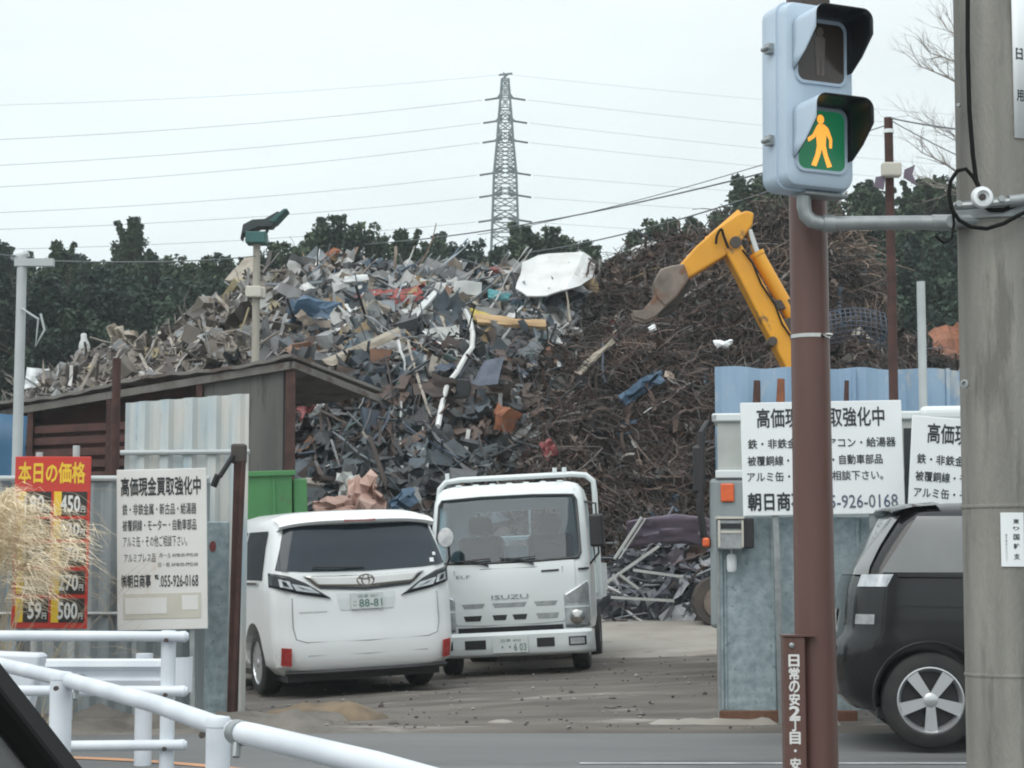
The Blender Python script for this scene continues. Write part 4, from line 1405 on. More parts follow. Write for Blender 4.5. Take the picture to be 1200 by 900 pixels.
# ------------------------------------------------------------------ white minivan, seen from behind
def make_van():
    yaw = R(20.5)
    c = P(434, 803, 19.6)
    root = empty("parked_minivan", (c.x, 19.75, gz(c.x, 20.2) + 0.015), (0, R(-2.6), yaw), "white minivan parked tail first to the road, beside the open gate", "minivan")
    root.scale = (1.045, 1, .975)
    B = Body([(.24, .10, 4.70, .80, .20, .45), (.34, .02, 4.84, .90, .20, .5), (.52, 0, 4.92, .925, .20, .5), (.78, .035, 4.93, .93, .20, .5), (1.02, .05, 4.84, .925, .18, .5),
              (1.16, .07, 4.3, .92, .18, .5), (1.30, .10, 3.95, .905, .17, .5), (1.58, .20, 3.5, .855, .16, .5), (1.80, .30, 3.05, .80, .16, .5), (1.90, .40, 2.8, .735, .2, .5),
              (1.945, .55, 2.5, .62, .25, .5), (1.96, .8, 2.2, .4, .3, .3)])
    zs = [.24, .29, .34, .42, .52, .66, .78, .90, 1.02, 1.10, 1.16, 1.23, 1.30, 1.44, 1.58, 1.70, 1.80, 1.86, 1.90, 1.925, 1.945, 1.96]
    body = B.shell(zs).build("body", [M['carwhite']], root)
    weld(body)
    bool_cut(body, [cutter_cyl(root, -1.2, -.62, 1.02, .37, .41), cutter_cyl(root, .62, 1.2, 1.02, .37, .41), cutter_cyl(root, -1.2, -.62, 4.0, .37, .41), cutter_cyl(root, .62, 1.2, 4.0, .37, .41)])
    # dark underside and lower bumper
    mb = MB(); mb.box(-.78, .78, .22, 4.6, .17, .27); mb.box(-.60, .60, 1.2, 3.9, .19, .5)
    mb.build("underbody", M['black'], root)
    mb = MB(); mb.tube([(-.82, .13, .27), (-.4, .055, .265), (.4, .055, .265), (.82, .13, .27)], .03, 6)
    mb.build("bumper_lip", M['black'], root, smooth=True)
    # tailgate glass, dark, with the upper spoiler over it
    mb = MB(); patch(mb, [(-.74, 1.80), (.74, 1.80)], [(-.87, 1.345), (-.6, 1.315), (0, 1.30), (.6, 1.315), (.87, 1.345)], B.rear, -.008, 22, 8)
    mb.build("rear_window", M['darkglass'], root, smooth=True)
    mb = MB()
    rows = []
    for k, (dy, z) in enumerate(((.30, 1.935), (.12, 1.91), (-.02, 1.875), (-.055, 1.845), (-.03, 1.815), (.08, 1.805), (.30, 1.80))):
        rows.append([(x, .22 + dy + .10 * (x / .8) ** 2 + .02, z - .05 * (x / .8) ** 4) for x in np.linspace(-.80, .80, 18)])
    mb.grid(rows)
    sp = mb.build("roof_spoiler", M['carwhite'], root, smooth=True)
    mb = MB(); mb.box(-.16, .16, .19, .21, 1.83, 1.85); mb.build("brake_lamp", M['lampred'], sp)
    # wiper
    mb = MB(); mb.tube([(0.0, .10, 1.335), (-.28, .07, 1.345), (-.52, .09, 1.36)], .010, 5); mb.build("wiper", M['black'], root)
    for x_, z_, w_ in ((.72, 1.385, .022), (.755, 1.45, .017)):
        mb = MB(); patch(mb, [(x_ - w_, z_ + w_), (x_ + w_, z_ + w_)], [(x_ - w_, z_ - w_), (x_ + w_, z_ - w_)], B.rear, -.013, 2, 2); mb.build("sticker", M['signwhite'], root)
    # bright strip between the lamps
    mb = MB(); patch(mb, [(-.62, 1.275), (0, 1.255), (.62, 1.275)], [(-.50, 1.165), (0, 1.135), (.50, 1.165)], B.rear, -.022, 16, 4)
    strip = mb.build("tail_strip", M['chrome'], root, smooth=True, solid=.015)
    mb = MB(); patch(mb, [(-.50, 1.166), (0, 1.136), (.50, 1.166)], [(-.46, 1.135), (0, 1.10), (.46, 1.135)], B.rear, -.014, 16, 2)
    mb.build("painted_strip_shadow", M['lampblack'], root, smooth=True)  # dark band painted below the bright strip as its shadow
    ring = MB()
    for kx, kz in ((.085, .058), (.038, .055)):
        pts = [(kx * math.cos(t), B.rear(0, 1.2) - .035, 1.205 + kz * math.sin(t)) for t in np.linspace(0, 2 * PI, 21)]
        ring.tube(pts, .007, 5, caps=False)
    ring.tube([(.06 * math.cos(t), B.rear(0, 1.2) - .035, 1.238 + .02 * math.sin(t)) for t in np.linspace(0, 2 * PI, 17)], .006, 5, caps=False)
    ring.build("emblem", M['chrome'], strip, smooth=True)
    # wrap-round dark tail lamps with clear inner frames
    for s in (-1, 1):
        mb = MB()
        top = [(s * .60, 1.20), (s * .75, 1.275), (s * .925, 1.32)]; bot = [(s * .36, 1.03), (s * .65, 1.085), (s * .928, 1.17)]
        if s < 0: pass
        patch(mb, top, bot, B.rear, -.022, 16, 5)
        lamp = mb.build("tail_lamp", M['lampblack'], root, smooth=True, solid=.02)
        for t_, b_ in (([(s * .56, 1.155), (s * .74, 1.20)], [(s * .47, 1.085), (s * .70, 1.125)]), ([(s * .76, 1.225), (s * .86, 1.255)], [(s * .73, 1.14), (s * .85, 1.17)])):
            mb = MB(); patch(mb, t_, b_, B.rear, -.032, 8, 3); mb.build("lens", M['lampclear'], lamp, smooth=True)
            ti = [((t_[0][0] * .7 + t_[1][0] * .3), t_[0][1] - .012), ((t_[0][0] * .25 + t_[1][0] * .75), t_[1][1] - .022)]
            bi = [((b_[0][0] * .7 + b_[1][0] * .3), b_[0][1] + .022), ((b_[0][0] * .25 + b_[1][0] * .75), b_[1][1] + .018)]
            mb = MB(); patch(mb, ti, bi, B.rear, -.037, 5, 2); mb.build("lens_core", M['lampblack'], lamp, smooth=True)
        mb = MB(); patch(mb, [(s * .775, .53), (s * .865, .54)], [(s * .775, .345), (s * .865, .355)], B.rear, -.018, 4, 3)
        mb.build("reflector", M['lampred'], root, solid=.015)
    # plate in its recess
    mb = MB(); patch(mb, [(-.30, 1.075), (.30, 1.075)], [(-.27, .90), (.27, .90)], B.rear, -.006, 6, 3); mb.build("plate_recess", M['truckwhite'], root)
    mb = MB(); mb.box(-.165, .165, B.rear(0, 1) - .030, B.rear(0, 1) - .018, .905, 1.07)
    pl = mb.build("licence_plate", M['plate'], root)
    mb = MB(); yy = B.rear(0, 1) - .033
    put_text(mb, "88-81", -.085, .15, .925, 1.005, yy, .01); put_text(mb, "こ", -.145, -.11, .94, .985, yy); put_text(mb, "沼津 301", -.10, .10, 1.02, 1.055, yy)
    mb.build("lettering", M['plateink'], pl)
    # panel gaps: tailgate bottom edge and sides, bumper crease, model script bar
    mb = MB()
    def line(pts, r_=.005):
        mb.tube([(x, B.rear(x, z) - .001, z) for x, z in pts], r_, 4)
    line([(-.74, 1.05), (-.745, .75), (-.72, .62), (-.62, .585), (0, .575), (.62, .585), (.72, .62), (.745, .75), (.74, 1.05)])
    line([(-.90, .46), (-.6, .445), (0, .44), (.6, .445), (.90, .46)], .004)
    mb.build("panel_gap", M['lampgrey'], root)
    mb = MB(); patch(mb, [(-.68, .905), (-.40, .905)], [(-.68, .892), (-.40, .892)], B.rear, -.006, 4, 1); mb.build("script_badge", M['chrome'], root)
    # side glass and side trim
    for s in (-1, 1):
        def side(y, z): return s * (B.at(z)[2] * 1.008 + .006)
        for ya, yb in ((.62, 1.55), (1.60, 2.65), (2.72, 3.45)):
            mb = MB(); rows = []
            for z in np.linspace(1.24, 1.76, 6):
                f = (z - 1.24) / .52
                rows.append([(side(y, z), y, z) for y in np.linspace(ya - (.02 if ya < 1 else 0) + .08 * f * (ya < 1), yb - (.25 * f if yb > 3 else 0), 8)])
            mb.grid(rows); mb.build("side_window", M['darkglass'], root, smooth=True)
        mb = MB(); mb.bar((s * .935, .75, 1.205), (s * .935, 3.6, 1.195), .02, .025); mb.build("waist_trim", M['chrome'], root)
        mb = MB(); mb.box(s * .93 - .02, s * .93 + .02, 1.75, 1.98, 1.05, 1.08); mb.build("door_handle", M['chrome'], root)
        for y in (1.62, 2.72, 3.75):
            mb = MB(); mb.bar((s * (.936), y, .36), (s * (.936), y, 1.18), .006, .008); mb.build("door_gap", M['lampgrey'], root)
        for y in (1.02, 4.0): wheel(root, s * .80, y, .345, .345, .21, 10, M['alloy'], .66, s)
        mb = MB(); mb.box(s * .93 - (.0 if s > 0 else .2), s * .93 + (.2 if s > 0 else 0), 3.35, 3.47, 1.15, 1.36); mb.build("door_mirror", M['carwhite'], root, bevel=.03)
    return root


make_van()


# ------------------------------------------------------------------ white flatbed truck, seen from the front
def make_truck():
    Yt = 21.9
    c = P(601, 780, Yt)
    gx = gz(c.x, Yt + 1)
    # local frame: front at y=0 looking to -Y, body goes back along +Y
    root = empty("flatbed_truck", (c.x, Yt, gx + .01), (0, R(-2.8), R(-5)), "white flatbed truck parked facing the road in front of the scrap heap", "truck")
    # cab as rows of (z, y_front, y_back, half width)
    rows_ = [(.50, .02, 1.62, .90), (.62, 0, 1.64, .925), (.95, 0, 1.65, .93), (1.22, .03, 1.65, .93), (1.34, .07, 1.65, .925), (1.70, .20, 1.64, .90), (2.02, .34, 1.62, .875), (2.12, .42, 1.58, .85),
             (2.19, .55, 1.5, .79), (2.22, .72, 1.4, .70)]
    B = Body([(z, -yb, -yf, w_, .10, .17) for z, yf, yb, w_ in rows_])     # forward +Y, turned round below
    def fr(x, z): return -B.front(x, z)
    def flip(mb): mb.v = [(-x, -y, z) for x, y, z in mb.v]; return mb
    zs = [.50, .56, .62, .78, .95, 1.1, 1.22, 1.28, 1.34, 1.5, 1.7, 1.86, 2.02, 2.08, 2.12, 2.16, 2.19, 2.21, 2.22]
    cab = flip(B.shell(zs)).build("cab", M['truckwhite'], root); weld(cab)
    I = Body([(z, -yb + .07, -yf - .09, w_ - .055, .10, .12) for z, yf, yb, w_ in rows_])
    inner = flip(I.shell([.75, .95, 1.22, 1.34, 1.7, 2.02, 2.08])).build("cut", M['black'], root); weld(inner)
    ws = MB(); ws.prism([(-.79, 1.29), (.79, 1.29), (.835, 1.36), (.80, 2.00), (.76, 2.05), (-.76, 2.05), (-.80, 2.00), (-.835, 1.36)], -.5, .62)
    wsc = ws.build("cut", M['black'], root)
    rw = MB(); rw.box(-.50, .50, 1.3, 2.2, 1.50, 1.93); rwc = rw.build("cut", M['black'], root)
    sd_ = MB(); sd_.prism([(0.42, 1.27), (1.35, 1.27), (1.35, 1.98), (.66, 1.98)], -1.5, 1.5, Matrix.Rotation(PI / 2, 4, 'Z'))
    sdc = sd_.build("cut", M['black'], root)
    bool_cut(cab, [inner, wsc, rwc, sdc])
    cab.data.materials.clear(); cab.data.materials.append(M['truckwhite'])
    # inside lining seen through the glass
    mb = MB(); mb.box(-.84, .84, .40, .72, 1.02, 1.27); mb.box(-.80, .80, .17, .40, 1.10, 1.25); mb.build("dashboard", M['seat'], root, bevel=.02)
    for s in (-1, 1):
        mb = MB(); mb.box(s * .42 - .27, s * .42 + .27, 1.20, 1.36, .95, 1.62); mb.box(s * .42 - .14, s * .42 + .14, 1.22, 1.34, 1.64, 1.86); mb.build("seat", M['seat'], root, bevel=.05)
    mb = MB(); mb.tube([(.42 + .19 * math.cos(t), .78 + .10 * math.sin(t), 1.36 + .16 * math.sin(t)) for t in np.linspace(0, 2 * PI, 20)], .016, 6); mb.build("steering_wheel", M['black'], root)
    mb = MB(); mb.box(-.2, .3, .30, .42, 1.265, 1.30); mb.build("dash_papers", M['cream'], root)
    # glass with black edge
    mb = MB(); patch(mb, [(-.75, 2.045), (-.3, 2.06), (.3, 2.06), (.75, 2.045)], [(-.825, 1.30), (-.3, 1.285), (.3, 1.285), (.825, 1.30)], fr, .012, 20, 10)
    mb.build("windshield", M['windshield'], root, smooth=True)
    mb = MB()
    edge = [(-.80, 1.31), (-.3, 1.295), (.3, 1.295), (.80, 1.31), (.832, 1.37), (.80, 1.98), (.765, 2.04), (.3, 2.058), (-.3, 2.058), (-.765, 2.04), (-.80, 1.98), (-.832, 1.37), (-.80, 1.31)]
    fine = []
    for (xa, za), (xb, zb) in zip(edge, edge[1:]):
        for k in range(5): fine.append((xa + (xb - xa) * k / 5, za + (zb - za) * k / 5))
    mb.tube([(x, fr(x, z) - .003, z) for x, z in fine], .016, 5); mb.build("windshield_seal", M['black'], root, smooth=True)
    # wipers
    for x0, x1, z1 in ((-.22, -.62, 1.34), (.30, -.08, 1.36)):
        mb = MB(); xa = x0; za = 1.275
        mb.tube([(x0, fr(x0, 1.26) - .02, 1.26), ((x0 + x1) / 2, fr(0, 1.32) - .035, 1.325), (x1, fr(x1, z1) - .03, z1 - .02)], .011, 5)
        mb.tube([(x0 - .32, fr(x0, 1.33) - .03, 1.325), (x0 + .02, fr(x0, 1.33) - .03, 1.345)], .010, 5)
        mb.build("wiper", M['black'], root)
    # lower front: grille slots, lettering, dark slot and bumper
    for x0, x1 in ((-.55, -.28), (-.20, .20), (.28, .55)):
        mb = MB(); patch(mb, [(x0, .835), (x1, .835)], [(x0 + .03, .785), (x1 - .03, .785)], fr, -.004, 6, 1); mb.build("upper_slot", M['lampgrey'], root)
    for x0, x1 in ((-.53, -.32), (-.20, -.03), (.03, .20)):
        mb = MB(); patch(mb, [(x0, .70), (x1, .70)], [(x0 + .02, .64), (x1 - .02, .64)], fr, -.004, 6, 1); mb.build("grille_slot", M['black'], root)
    mb = MB(); patch(mb, [(.30, .70), (.56, .70)], [(.32, .64), (.54, .64)], fr, -.004, 6, 1); mb.build("grille_slot", M['lampgrey'], root)
    mb = MB(); patch(mb, [(-.60, .565), (.60, .565)], [(-.60, .50), (.60, .50)], fr, -.006, 10, 1); mb.build("air_intake", M['black'], root)
    mb = MB(); put_text(mb, "ISUZU", -.20, .22, .875, .925, -.008, .015, fr); mb.build("lettering", M['lampgrey'], root)
    mb = MB(); put_text(mb, "ELF", -.60, -.44, 1.13, 1.165, -.008, .0, fr); mb.build("side_lettering", M['lampgrey'], root)
    mb = MB()
    mb.tube([(x, fr(x, z) - .001, z) for x, z in [(-.62, 1.22), (-.62, .60), (-.3, .585), (.3, .585), (.62, .60), (.62, 1.22)]], .005, 4)
    mb.tube([(x, fr(x, z) - .001, z) for x, z in [(-.90, 1.235), (-.3, 1.225), (.3, 1.225), (.90, 1.235)]], .005, 4)
    mb.build("panel_gap", M['lampgrey'], root)
    mb = MB(); patch(mb, [(.38, 1.185), (.58, 1.19)], [(.38, 1.165), (.58, 1.17)], fr, -.01, 4, 1); mb.build("grab_handle", M['black'], root, solid=.012)
    for s in (-1, 1):
        mb = MB(); patch(mb, [(s * .625, .90), (s * .78, .98), (s * .905, 1.06)], [(s * .63, .53), (s * .78, .52), (s * .91, .53)], fr, -.010, 12, 8)
        hl = mb.build("headlight", M['lampclear'], root, smooth=True, solid=.012)
        mb = MB(); patch(mb, [(s * .64, .885), (s * .78, .965), (s * .895, 1.035)], [(s * .64, .80), (s * .78, .80), (s * .90, .80)], fr, -.016, 10, 4); mb.build("turn_lamp", M['lampgrey'], hl, smooth=True)
        mb = MB(); patch(mb, [(s * .63, .765), (s * .90, .765)], [(s * .63, .745), (s * .90, .745)], fr, -.017, 8, 1); mb.build("lamp_divider", M['truckwhite'], hl)
        mb = MB()
        yy = fr(s * .76, .64)
        mb.lathe([(.085, 0), (.08, .008), (.05, .018), (.001, .022)], 18, Matrix.Translation((s * .765, yy - .012, .64)) @ Matrix.Rotation(PI / 2, 4, 'X')); mb.build("bulb_reflector", M['chrome'], hl, smooth=True)
        mb = MB(); patch(mb, [(s * .80, 1.19), (s * .92, 1.195)], [(s * .80, 1.165), (s * .92, 1.17)], fr, -.008, 4, 1); mb.build("side_vent", M['black'], root)
    # bumper
    BB = Body([(.24, -1, .035, .90, .1, .16), (.28, -1, .06, .925, .1, .16), (.46, -1, .065, .93, .1, .16), (.50, -1, .03, .91, .1, .16)])
    mb = MB(); rows = []
    for z in (.25, .28, .36, .46, .485, .49):
        rows.append([(x, -BB.front(x, z), z) for x in list(np.linspace(-.925, .925, 41))])
    mb.grid(rows); bump = mb.build("bumper", M['truckwhite'], root, smooth=True, solid=-.03)
    def bf(x, z): return -BB.front(x, z)
    for x0, x1, mt in ((-.86, -.66, 'lampclear'), (.66, .86, 'lampclear'), (-.52, -.28, 'black'), (.30, .50, 'black')):
        mb = MB(); patch(mb, [(x0, .425), (x1, .425)], [(x0, .325), (x1, .325)], bf, -.036, 6, 2); f = mb.build("fog_lamp" if mt != 'black' else "tow_slot", M['black'], bump, solid=.01)
        if mt != 'black':
            mb = MB(); patch(mb, [(x0 + .02, .41), (x1 - .02, .41)], [(x0 + .02, .34), (x1 - .02, .34)], bf, -.05, 6, 2); mb.build("fog_lens", M['lampclear'], bump)
    mb = MB(); mb.box(-.20, .20, -.115, -.105, .275, .45); pl = mb.build("licence_plate", M['plate'], root)
    mb = MB(); put_text(mb, "・・6 03", -.10, .18, .295, .375, -.118, .01); put_text(mb, "沼津 400", -.12, .12, .395, .43, -.118); mb.build("lettering", M['plateink'], pl)
    # mirrors: round one on a stay at the front corner, big ones at the doors
    mb = MB(); mb.tube([(-.80, .06, 1.20), (-.72, -.12, 1.22), (-.64, -.17, 1.36), (-.65, -.16, 1.60)], .014, 6)
    mm = mb.build("mirror_stay", M['black'], root, smooth=True)
    mb = MB(); mb.lathe([(.001, -.05), (.06, -.045), (.092, -.01), (.095, .01), (.09, .02), (.001, .022)], 18, Matrix.Translation((-.67, -.18, 1.60)) @ Matrix.Rotation(PI * .42, 4, 'X') @ Matrix.Scale(1.25, 4, (0, 1, 0)))
    mb.build("under_mirror", M['lampgrey'], mm, smooth=True)
    for s in (-1, 1):
        mb = MB(); mb.tube([(s * .90, .36, 1.95), (s * 1.03, .22, 1.92), (s * 1.04, .2, 1.35), (s * .92, .28, 1.22)], .013, 6); st = mb.build("mirror_stay", M['black'], root, smooth=True)
        mb = MB(); mb.box(s * 1.03 - .085, s * 1.03 + .085, .16, .22, 1.42, 1.80) if s > 0 else mb.box(-.99, -.90, .30, .36, 1.45, 1.75)
        mb.build("door_mirror", M['black'], st, bevel=.03)
        # side door glass
        mb = MB(); rows = []
        for z in np.linspace(1.27, 1.98, 5):
            f = (z - 1.27) / .71
            rows.append([(s * (B.at(z)[2] - .012), y, z) for y in np.linspace(.42 + .24 * f, 1.35, 6)])
        mb.grid(rows); mb.build("side_window", M['windshield'], root, smooth=True)
    # rain gutter ribs on the roof
    mb = MB()
    for x in np.linspace(-.6, .6, 7): mb.box(x - .035, x + .035, .72, 1.4, 2.212, 2.232)
    mb.build("roof_ribs", M['truckwhite'], root, bevel=.008)
    # chassis, bed and guard frame
    mb = MB(); mb.box(-.40, .40, .2, 4.6, .42, .58); mb.box(-.7, .7, .35, .6, .33, .5); mb.build("chassis", M['black'], root)
    mb = MB(); mb.box(-.93, .93, 1.78, 4.75, .80, .88); mb.build("bed_floor", M['truckwhite'], root)
    for nm, bx in (("side_board", (-.95, -.92, 1.8, 4.75, .88, 1.25)), ("side_board", (.92, .95, 1.8, 4.75, .88, 1.25)), ("tail_board", (-.92, .92, 4.72, 4.76, .88, 1.25))):
        mb = MB(); mb.box(*bx); mb.build(nm, M['truckwhite'], root)
    mb = MB()
    mb.tube([(-.98, 1.80, .85), (-.98, 1.80, 2.13), (-.96, 1.80, 2.25), (-.88, 1.80, 2.33), (-.7, 1.80, 2.35), (.7, 1.80, 2.35), (.86, 1.80, 2.33), (.95, 1.80, 2.25), (.96, 1.80, 2.1), (.96, 1.80, .85)], .034, 8)
    mb.tube([(-.97, 1.80, 1.6), (.96, 1.80, 1.6)], .025, 8)
    for x in (-.45, -.15, .15, .45): mb.tube([(x, 1.80, .88), (x, 1.80, 1.6)], .015, 6)
    for x in (-.86, .48, .60): mb.tube([(x, 1.80, 2.33), (x, 1.80, 2.44)], .028, 8)
    mb.build("guard_frame", M['truckwhite'], root, smooth=True)
    for s in (-1, 1):
        wheel(root, s * .76, .72, .355, .355, .20, 6, M['lampgrey'], .58, s)
        wheel(root, s * .70, 3.65, .355, .355, .34, 6, M['lampgrey'], .58, s)
        mb = MB(); mb.box(s * .76 - .15, s * .76 + .15, 1.12, 1.14, .18, .52); mb.build("mud_flap", M['black'], root)
    return root


make_truck()


# ------------------------------------------------------------------ dark wagon passing on the road at the right (its tail shows)
def make_wagon():
    # near side face at depth 13.55, tail to the left
    xr = P(984, 760, 15.1).x
    root = empty("passing_wagon", (xr - .19, 14.5, 0.03), (0, 0, R(-96)), "black station wagon driving by at the right, half hidden by the concrete pole", "car")
    B = Body([(.26, .14, 4.30, .74, .22, .4), (.36, .03, 4.40, .83, .24, .4), (.58, -.02, 4.45, .86, .25, .4), (.75, .0, 4.45, .865, .25, .4), (.80, .05, 4.44, .865, .25, .4), (.98, .07, 4.36, .865, .24, .4),
              (1.12, .09, 3.5, .855, .24, .4), (1.26, .14, 3.2, .835, .24, .4), (1.42, .25, 2.9, .80, .22, .4), (1.58, .37, 2.6, .755, .2, .4), (1.66, .43, 2.4, .72, .2, .4), (1.72, .60, 2.2, .62, .2, .4), (1.745, .9, 1.9, .42, .2, .3)])
    zs = [.26, .31, .36, .46, .58, .68, .75, .80, .88, .98, 1.05, 1.12, 1.19, 1.26, 1.34, 1.42, 1.5, 1.58, 1.66, 1.69, 1.72, 1.745]
    body = B.shell(zs).build("body", M['carblack'], root); weld(body)
    bool_cut(body, [cutter_cyl(root, -1.2, -.58, .66, .345, .395), cutter_cyl(root, .58, 1.2, .66, .345, .395), cutter_cyl(root, -1.2, -.58, 3.5, .345, .395), cutter_cyl(root, .58, 1.2, 3.5, .345, .395)])
    mb = MB(); mb.box(-.70, .70, .3, 4.2, .2, .28); mb.box(-.56, .56, .9, 3.3, .2, .5); mb.build("underbody", M['black'], root)
    mb = MB(); patch(mb, [(-.66, 1.64), (.66, 1.64)], [(-.79, 1.22), (.79, 1.22)], B.rear, -.008, 16, 8); mb.build("rear_window", M['suvglass'], root, smooth=True)
    mb = MB(); rows = []
    for dy, z in ((.25, 1.75), (.05, 1.735), (-.09, 1.705), (-.10, 1.69), (-.02, 1.68), (.2, 1.665)):
        rows.append([(x, .47 + dy + .06 * (x / .7) ** 2, z - .03 * (x / .7) ** 4) for x in np.linspace(-.70, .70, 14)])
    mb.grid(rows); mb.build("roof_spoiler", M['carblack'], root, smooth=True)
    for s in (-1, 1):
        # outline of the corner at a given height, used to wrap the tail lamps round to the side
        def corner(t, z, off):
            yr, yf, w_, rr, rf = B.at(z)
            if t <= 1:
                a = PI / 2 * t
                return (s * (w_ - rr + (rr + off) * math.sin(a)), yr + .05 + rr - (rr + off) * math.cos(a), z)
            return (s * (w_ + off + .004), yr + .05 + rr + (t - 1), z)
        mb = MB(); rows = []
        for z in np.linspace(1.135, 1.222, 5):
            rows.append([corner(t, z, .012) for t in np.linspace(.35, 1.0 - (1.22 - z) * .5, 14)])
        mb.grid(rows); mb.build("tail_lamp", M['lampclear'], root, smooth=True)
        mb = MB(); rows = []
        for z in np.linspace(.87, .94, 3): rows.append([corner(t, z, .010) for t in np.linspace(.4, .80, 8)])
        mb.grid(rows); mb.build("bumper_reflector", M['lampgrey'], root, smooth=True)
        def side(z): return s * (B.at(z)[2] * 1.009 + .004)
        for ya, yb in ((.33, 1.12), (1.18, 2.0), (2.08, 2.85)):
            mb = MB(); rows = []
            for z in np.linspace(1.235, 1.635, 6):
                f = (z - 1.235) / .4
                y0 = ya + (.27 * f if ya < .6 else 0); y1 = yb - (.42 * f if yb > 2.5 else 0)
                rows.append([(side(z), y, z) for y in np.linspace(y0, y1, 8)])
            mb.grid(rows); mb.build("side_window", M['suvglass'], root, smooth=True)
        mb = MB(); mb.bar((s * .872, .45, 1.215), (s * .872, 2.95, 1.185), .012, .02); mb.build("waist_trim", M['black'], root)
        mb = MB(); mb.bar((s * .876, .42, 1.0), (s * .876, 4.0, .92), .006, .012); mb.build("body_crease", M['carblack'], root)
        for y in (.66, 3.5): wheel(root, s * .755, y, .34, .34, .205, 5, M['alloy'], .68, s)
        mb = MB(); mb.box(s * .88 - .02, s * .88 + .02, 1.45, 1.65, 1.02, 1.05); mb.build("door_handle", M['carblack'], root)
        # lip round the wheel arch
        mb = MB(); mb.tube([(s * .868, .66 + .40 * math.cos(t), .345 + .40 * math.sin(t)) for t in np.linspace(-.2, PI + .2, 20)], .012, 5); mb.build("arch_lip", M['carblack'], root, smooth=True)
    mb = MB(); mb.box(-.165, .165, .045, .055, .80, .965); mb.build("licence_plate", M['plate'], root)
    return root


make_wagon()

# ------------------------------------------------------------------ yellow excavator behind the blue fence
YE = 29.2
def E(px, py): return P(px, py, YE)
er = empty("excavator", (E(1010, 640).x, YE + .6, gz(3, 29)), label="yellow excavator reaching its arm over the scrap heap from behind the blue fence", cat="excavator")
eo = Vector(er.location)
def plate(nm, pts, wd, mat, parent=er, bevel=.03, dy=0, smoothcap=False):
    """side profile given in photo pixels, a welded box girder wd wide"""
    q = [E(*p) - eo for p in pts]
    mb = MB()
    poly = [(p.x, p.z) for p in q]
    ar = sum(a[0] * b[1] - b[0] * a[1] for a, b in zip(poly, poly[1:] + poly[:1]))
    if ar < 0: poly = poly[::-1]
    y = YE - eo.y + dy
    mb.prism(poly, y - wd / 2, y + wd / 2)
    return mb.build(nm, mat, parent, bevel=bevel)
boom = plate("boom", [(848, 297), (856, 287), (867, 289), (884, 318), (906, 358), (928, 399), (958, 452), (1000, 520), (1046, 586), (1020, 606), (966, 540), (938, 474), (916, 427), (890, 378), (866, 331)], .46, M['excav'])
stick = plate("stick", [(861, 254), (873, 249), (882, 252), (880, 266), (867, 285), (850, 301), (820, 319), (797, 333), (791, 317), (814, 291), (838, 270)], .38, M['excav'])
# boom cylinder on top of the boom, with its bright rod
def cyl(nm, a, b, c_, r0, r1, parent, dy=0):
    A, Bv, Cv = (E(*q) - eo + Vector((0, dy, 0)) for q in (a, b, c_))
    mb = MB(); mb.tube([A, A.lerp(Bv, .94), A.lerp(Bv, .95), Bv], [r0, r0, r0 * 1.12, r0 * 1.12], 12); cb = mb.build(nm, M['excav'], parent, smooth=True)
    mb = MB(); mb.tube([Bv, Cv], r1, 10); mb.build("rod", M['chrome'], cb, smooth=True)
cyl("arm_cylinder", (929, 372), (886, 296), (877, 270), .11, .06, er)
mb = MB(); p = E(909, 352) - eo; mb.bar(p + Vector((-.22, 0, -.1)), p + Vector((.3, 0, -.06)), .2, .16); p = E(922, 384) - eo; mb.bar(p + Vector((-.1, 0, 0)), p + Vector((.25, 0, .1)), .24, .2); mb.build("cylinder_bracket", M['excavdark'], er, bevel=.02)
for dx in (.02,):
    mb = MB(); mb.tube([E(q[0], q[1]) - eo + Vector((dx, -.27, 0)) for q in ((866, 296), (878, 312), (888, 336), (904, 360), (912, 382), (930, 408), (946, 450))], .017, 6); mb.build("hose", M['cable'], er, smooth=True)
cyl("bucket_cylinder", (868, 250), (830, 283), (806, 303), .075, .045, er, 0)
mb = MB()
hp = [E(q[0], q[1]) - eo + Vector((0, -.26, 0)) for q in ((862, 300), (852, 294), (846, 280), (843, 272), (838, 280), (836, 292), (828, 300))]
hp = [(-0.5 * a_ + 1.5 * b_ - 1.5 * c_ + .5 * d_) * t ** 3 + (a_ - 2.5 * b_ + 2 * c_ - .5 * d_) * t * t + (-.5 * a_ + .5 * c_) * t + b_ for a_, b_, c_, d_ in zip(hp, hp[1:], hp[2:], hp[3:]) for t in (0, .25, .5, .75)]
mb.tube(hp, .022, 6); mb.build("hose", M['cable'], er, smooth=True)
mb = MB(); p = E(860, 287) - eo; mb.tube([p + Vector((0, -.27, 0)), p + Vector((0, .27, 0))], .09, 14); mb.build("pivot_pin", M['excavdark'], er, smooth=True)
mb = MB(); p = E(903, 402) - eo; mb.tube([p + Vector((0, -.27, 0)), p + Vector((0, .27, 0))], .07, 14); mb.build("pivot_pin", M['excavdark'], er, smooth=True)
# bucket linkage and worn grab
gr = plate("grab", [(800, 312), (806, 330), (792, 350), (778, 362), (768, 352), (764, 334), (772, 318), (786, 314)], .55, M['grapple'])
plate("grab_tooth", [(770, 340), (784, 356), (768, 372), (756, 378), (742, 374), (740, 366), (752, 366), (762, 354)], .09, M['grapple'], gr, .01, -.2)
plate("grab_tooth", [(770, 340), (784, 356), (768, 372), (756, 378), (742, 374), (740, 366), (752, 366), (762, 354)], .09, M['grapple'], gr, .01, .2)
plate("grab_arm", [(806, 326), (812, 332), (792, 362), (774, 372), (770, 366), (784, 352)], .20, M['excavdark'], gr, .02, .05)
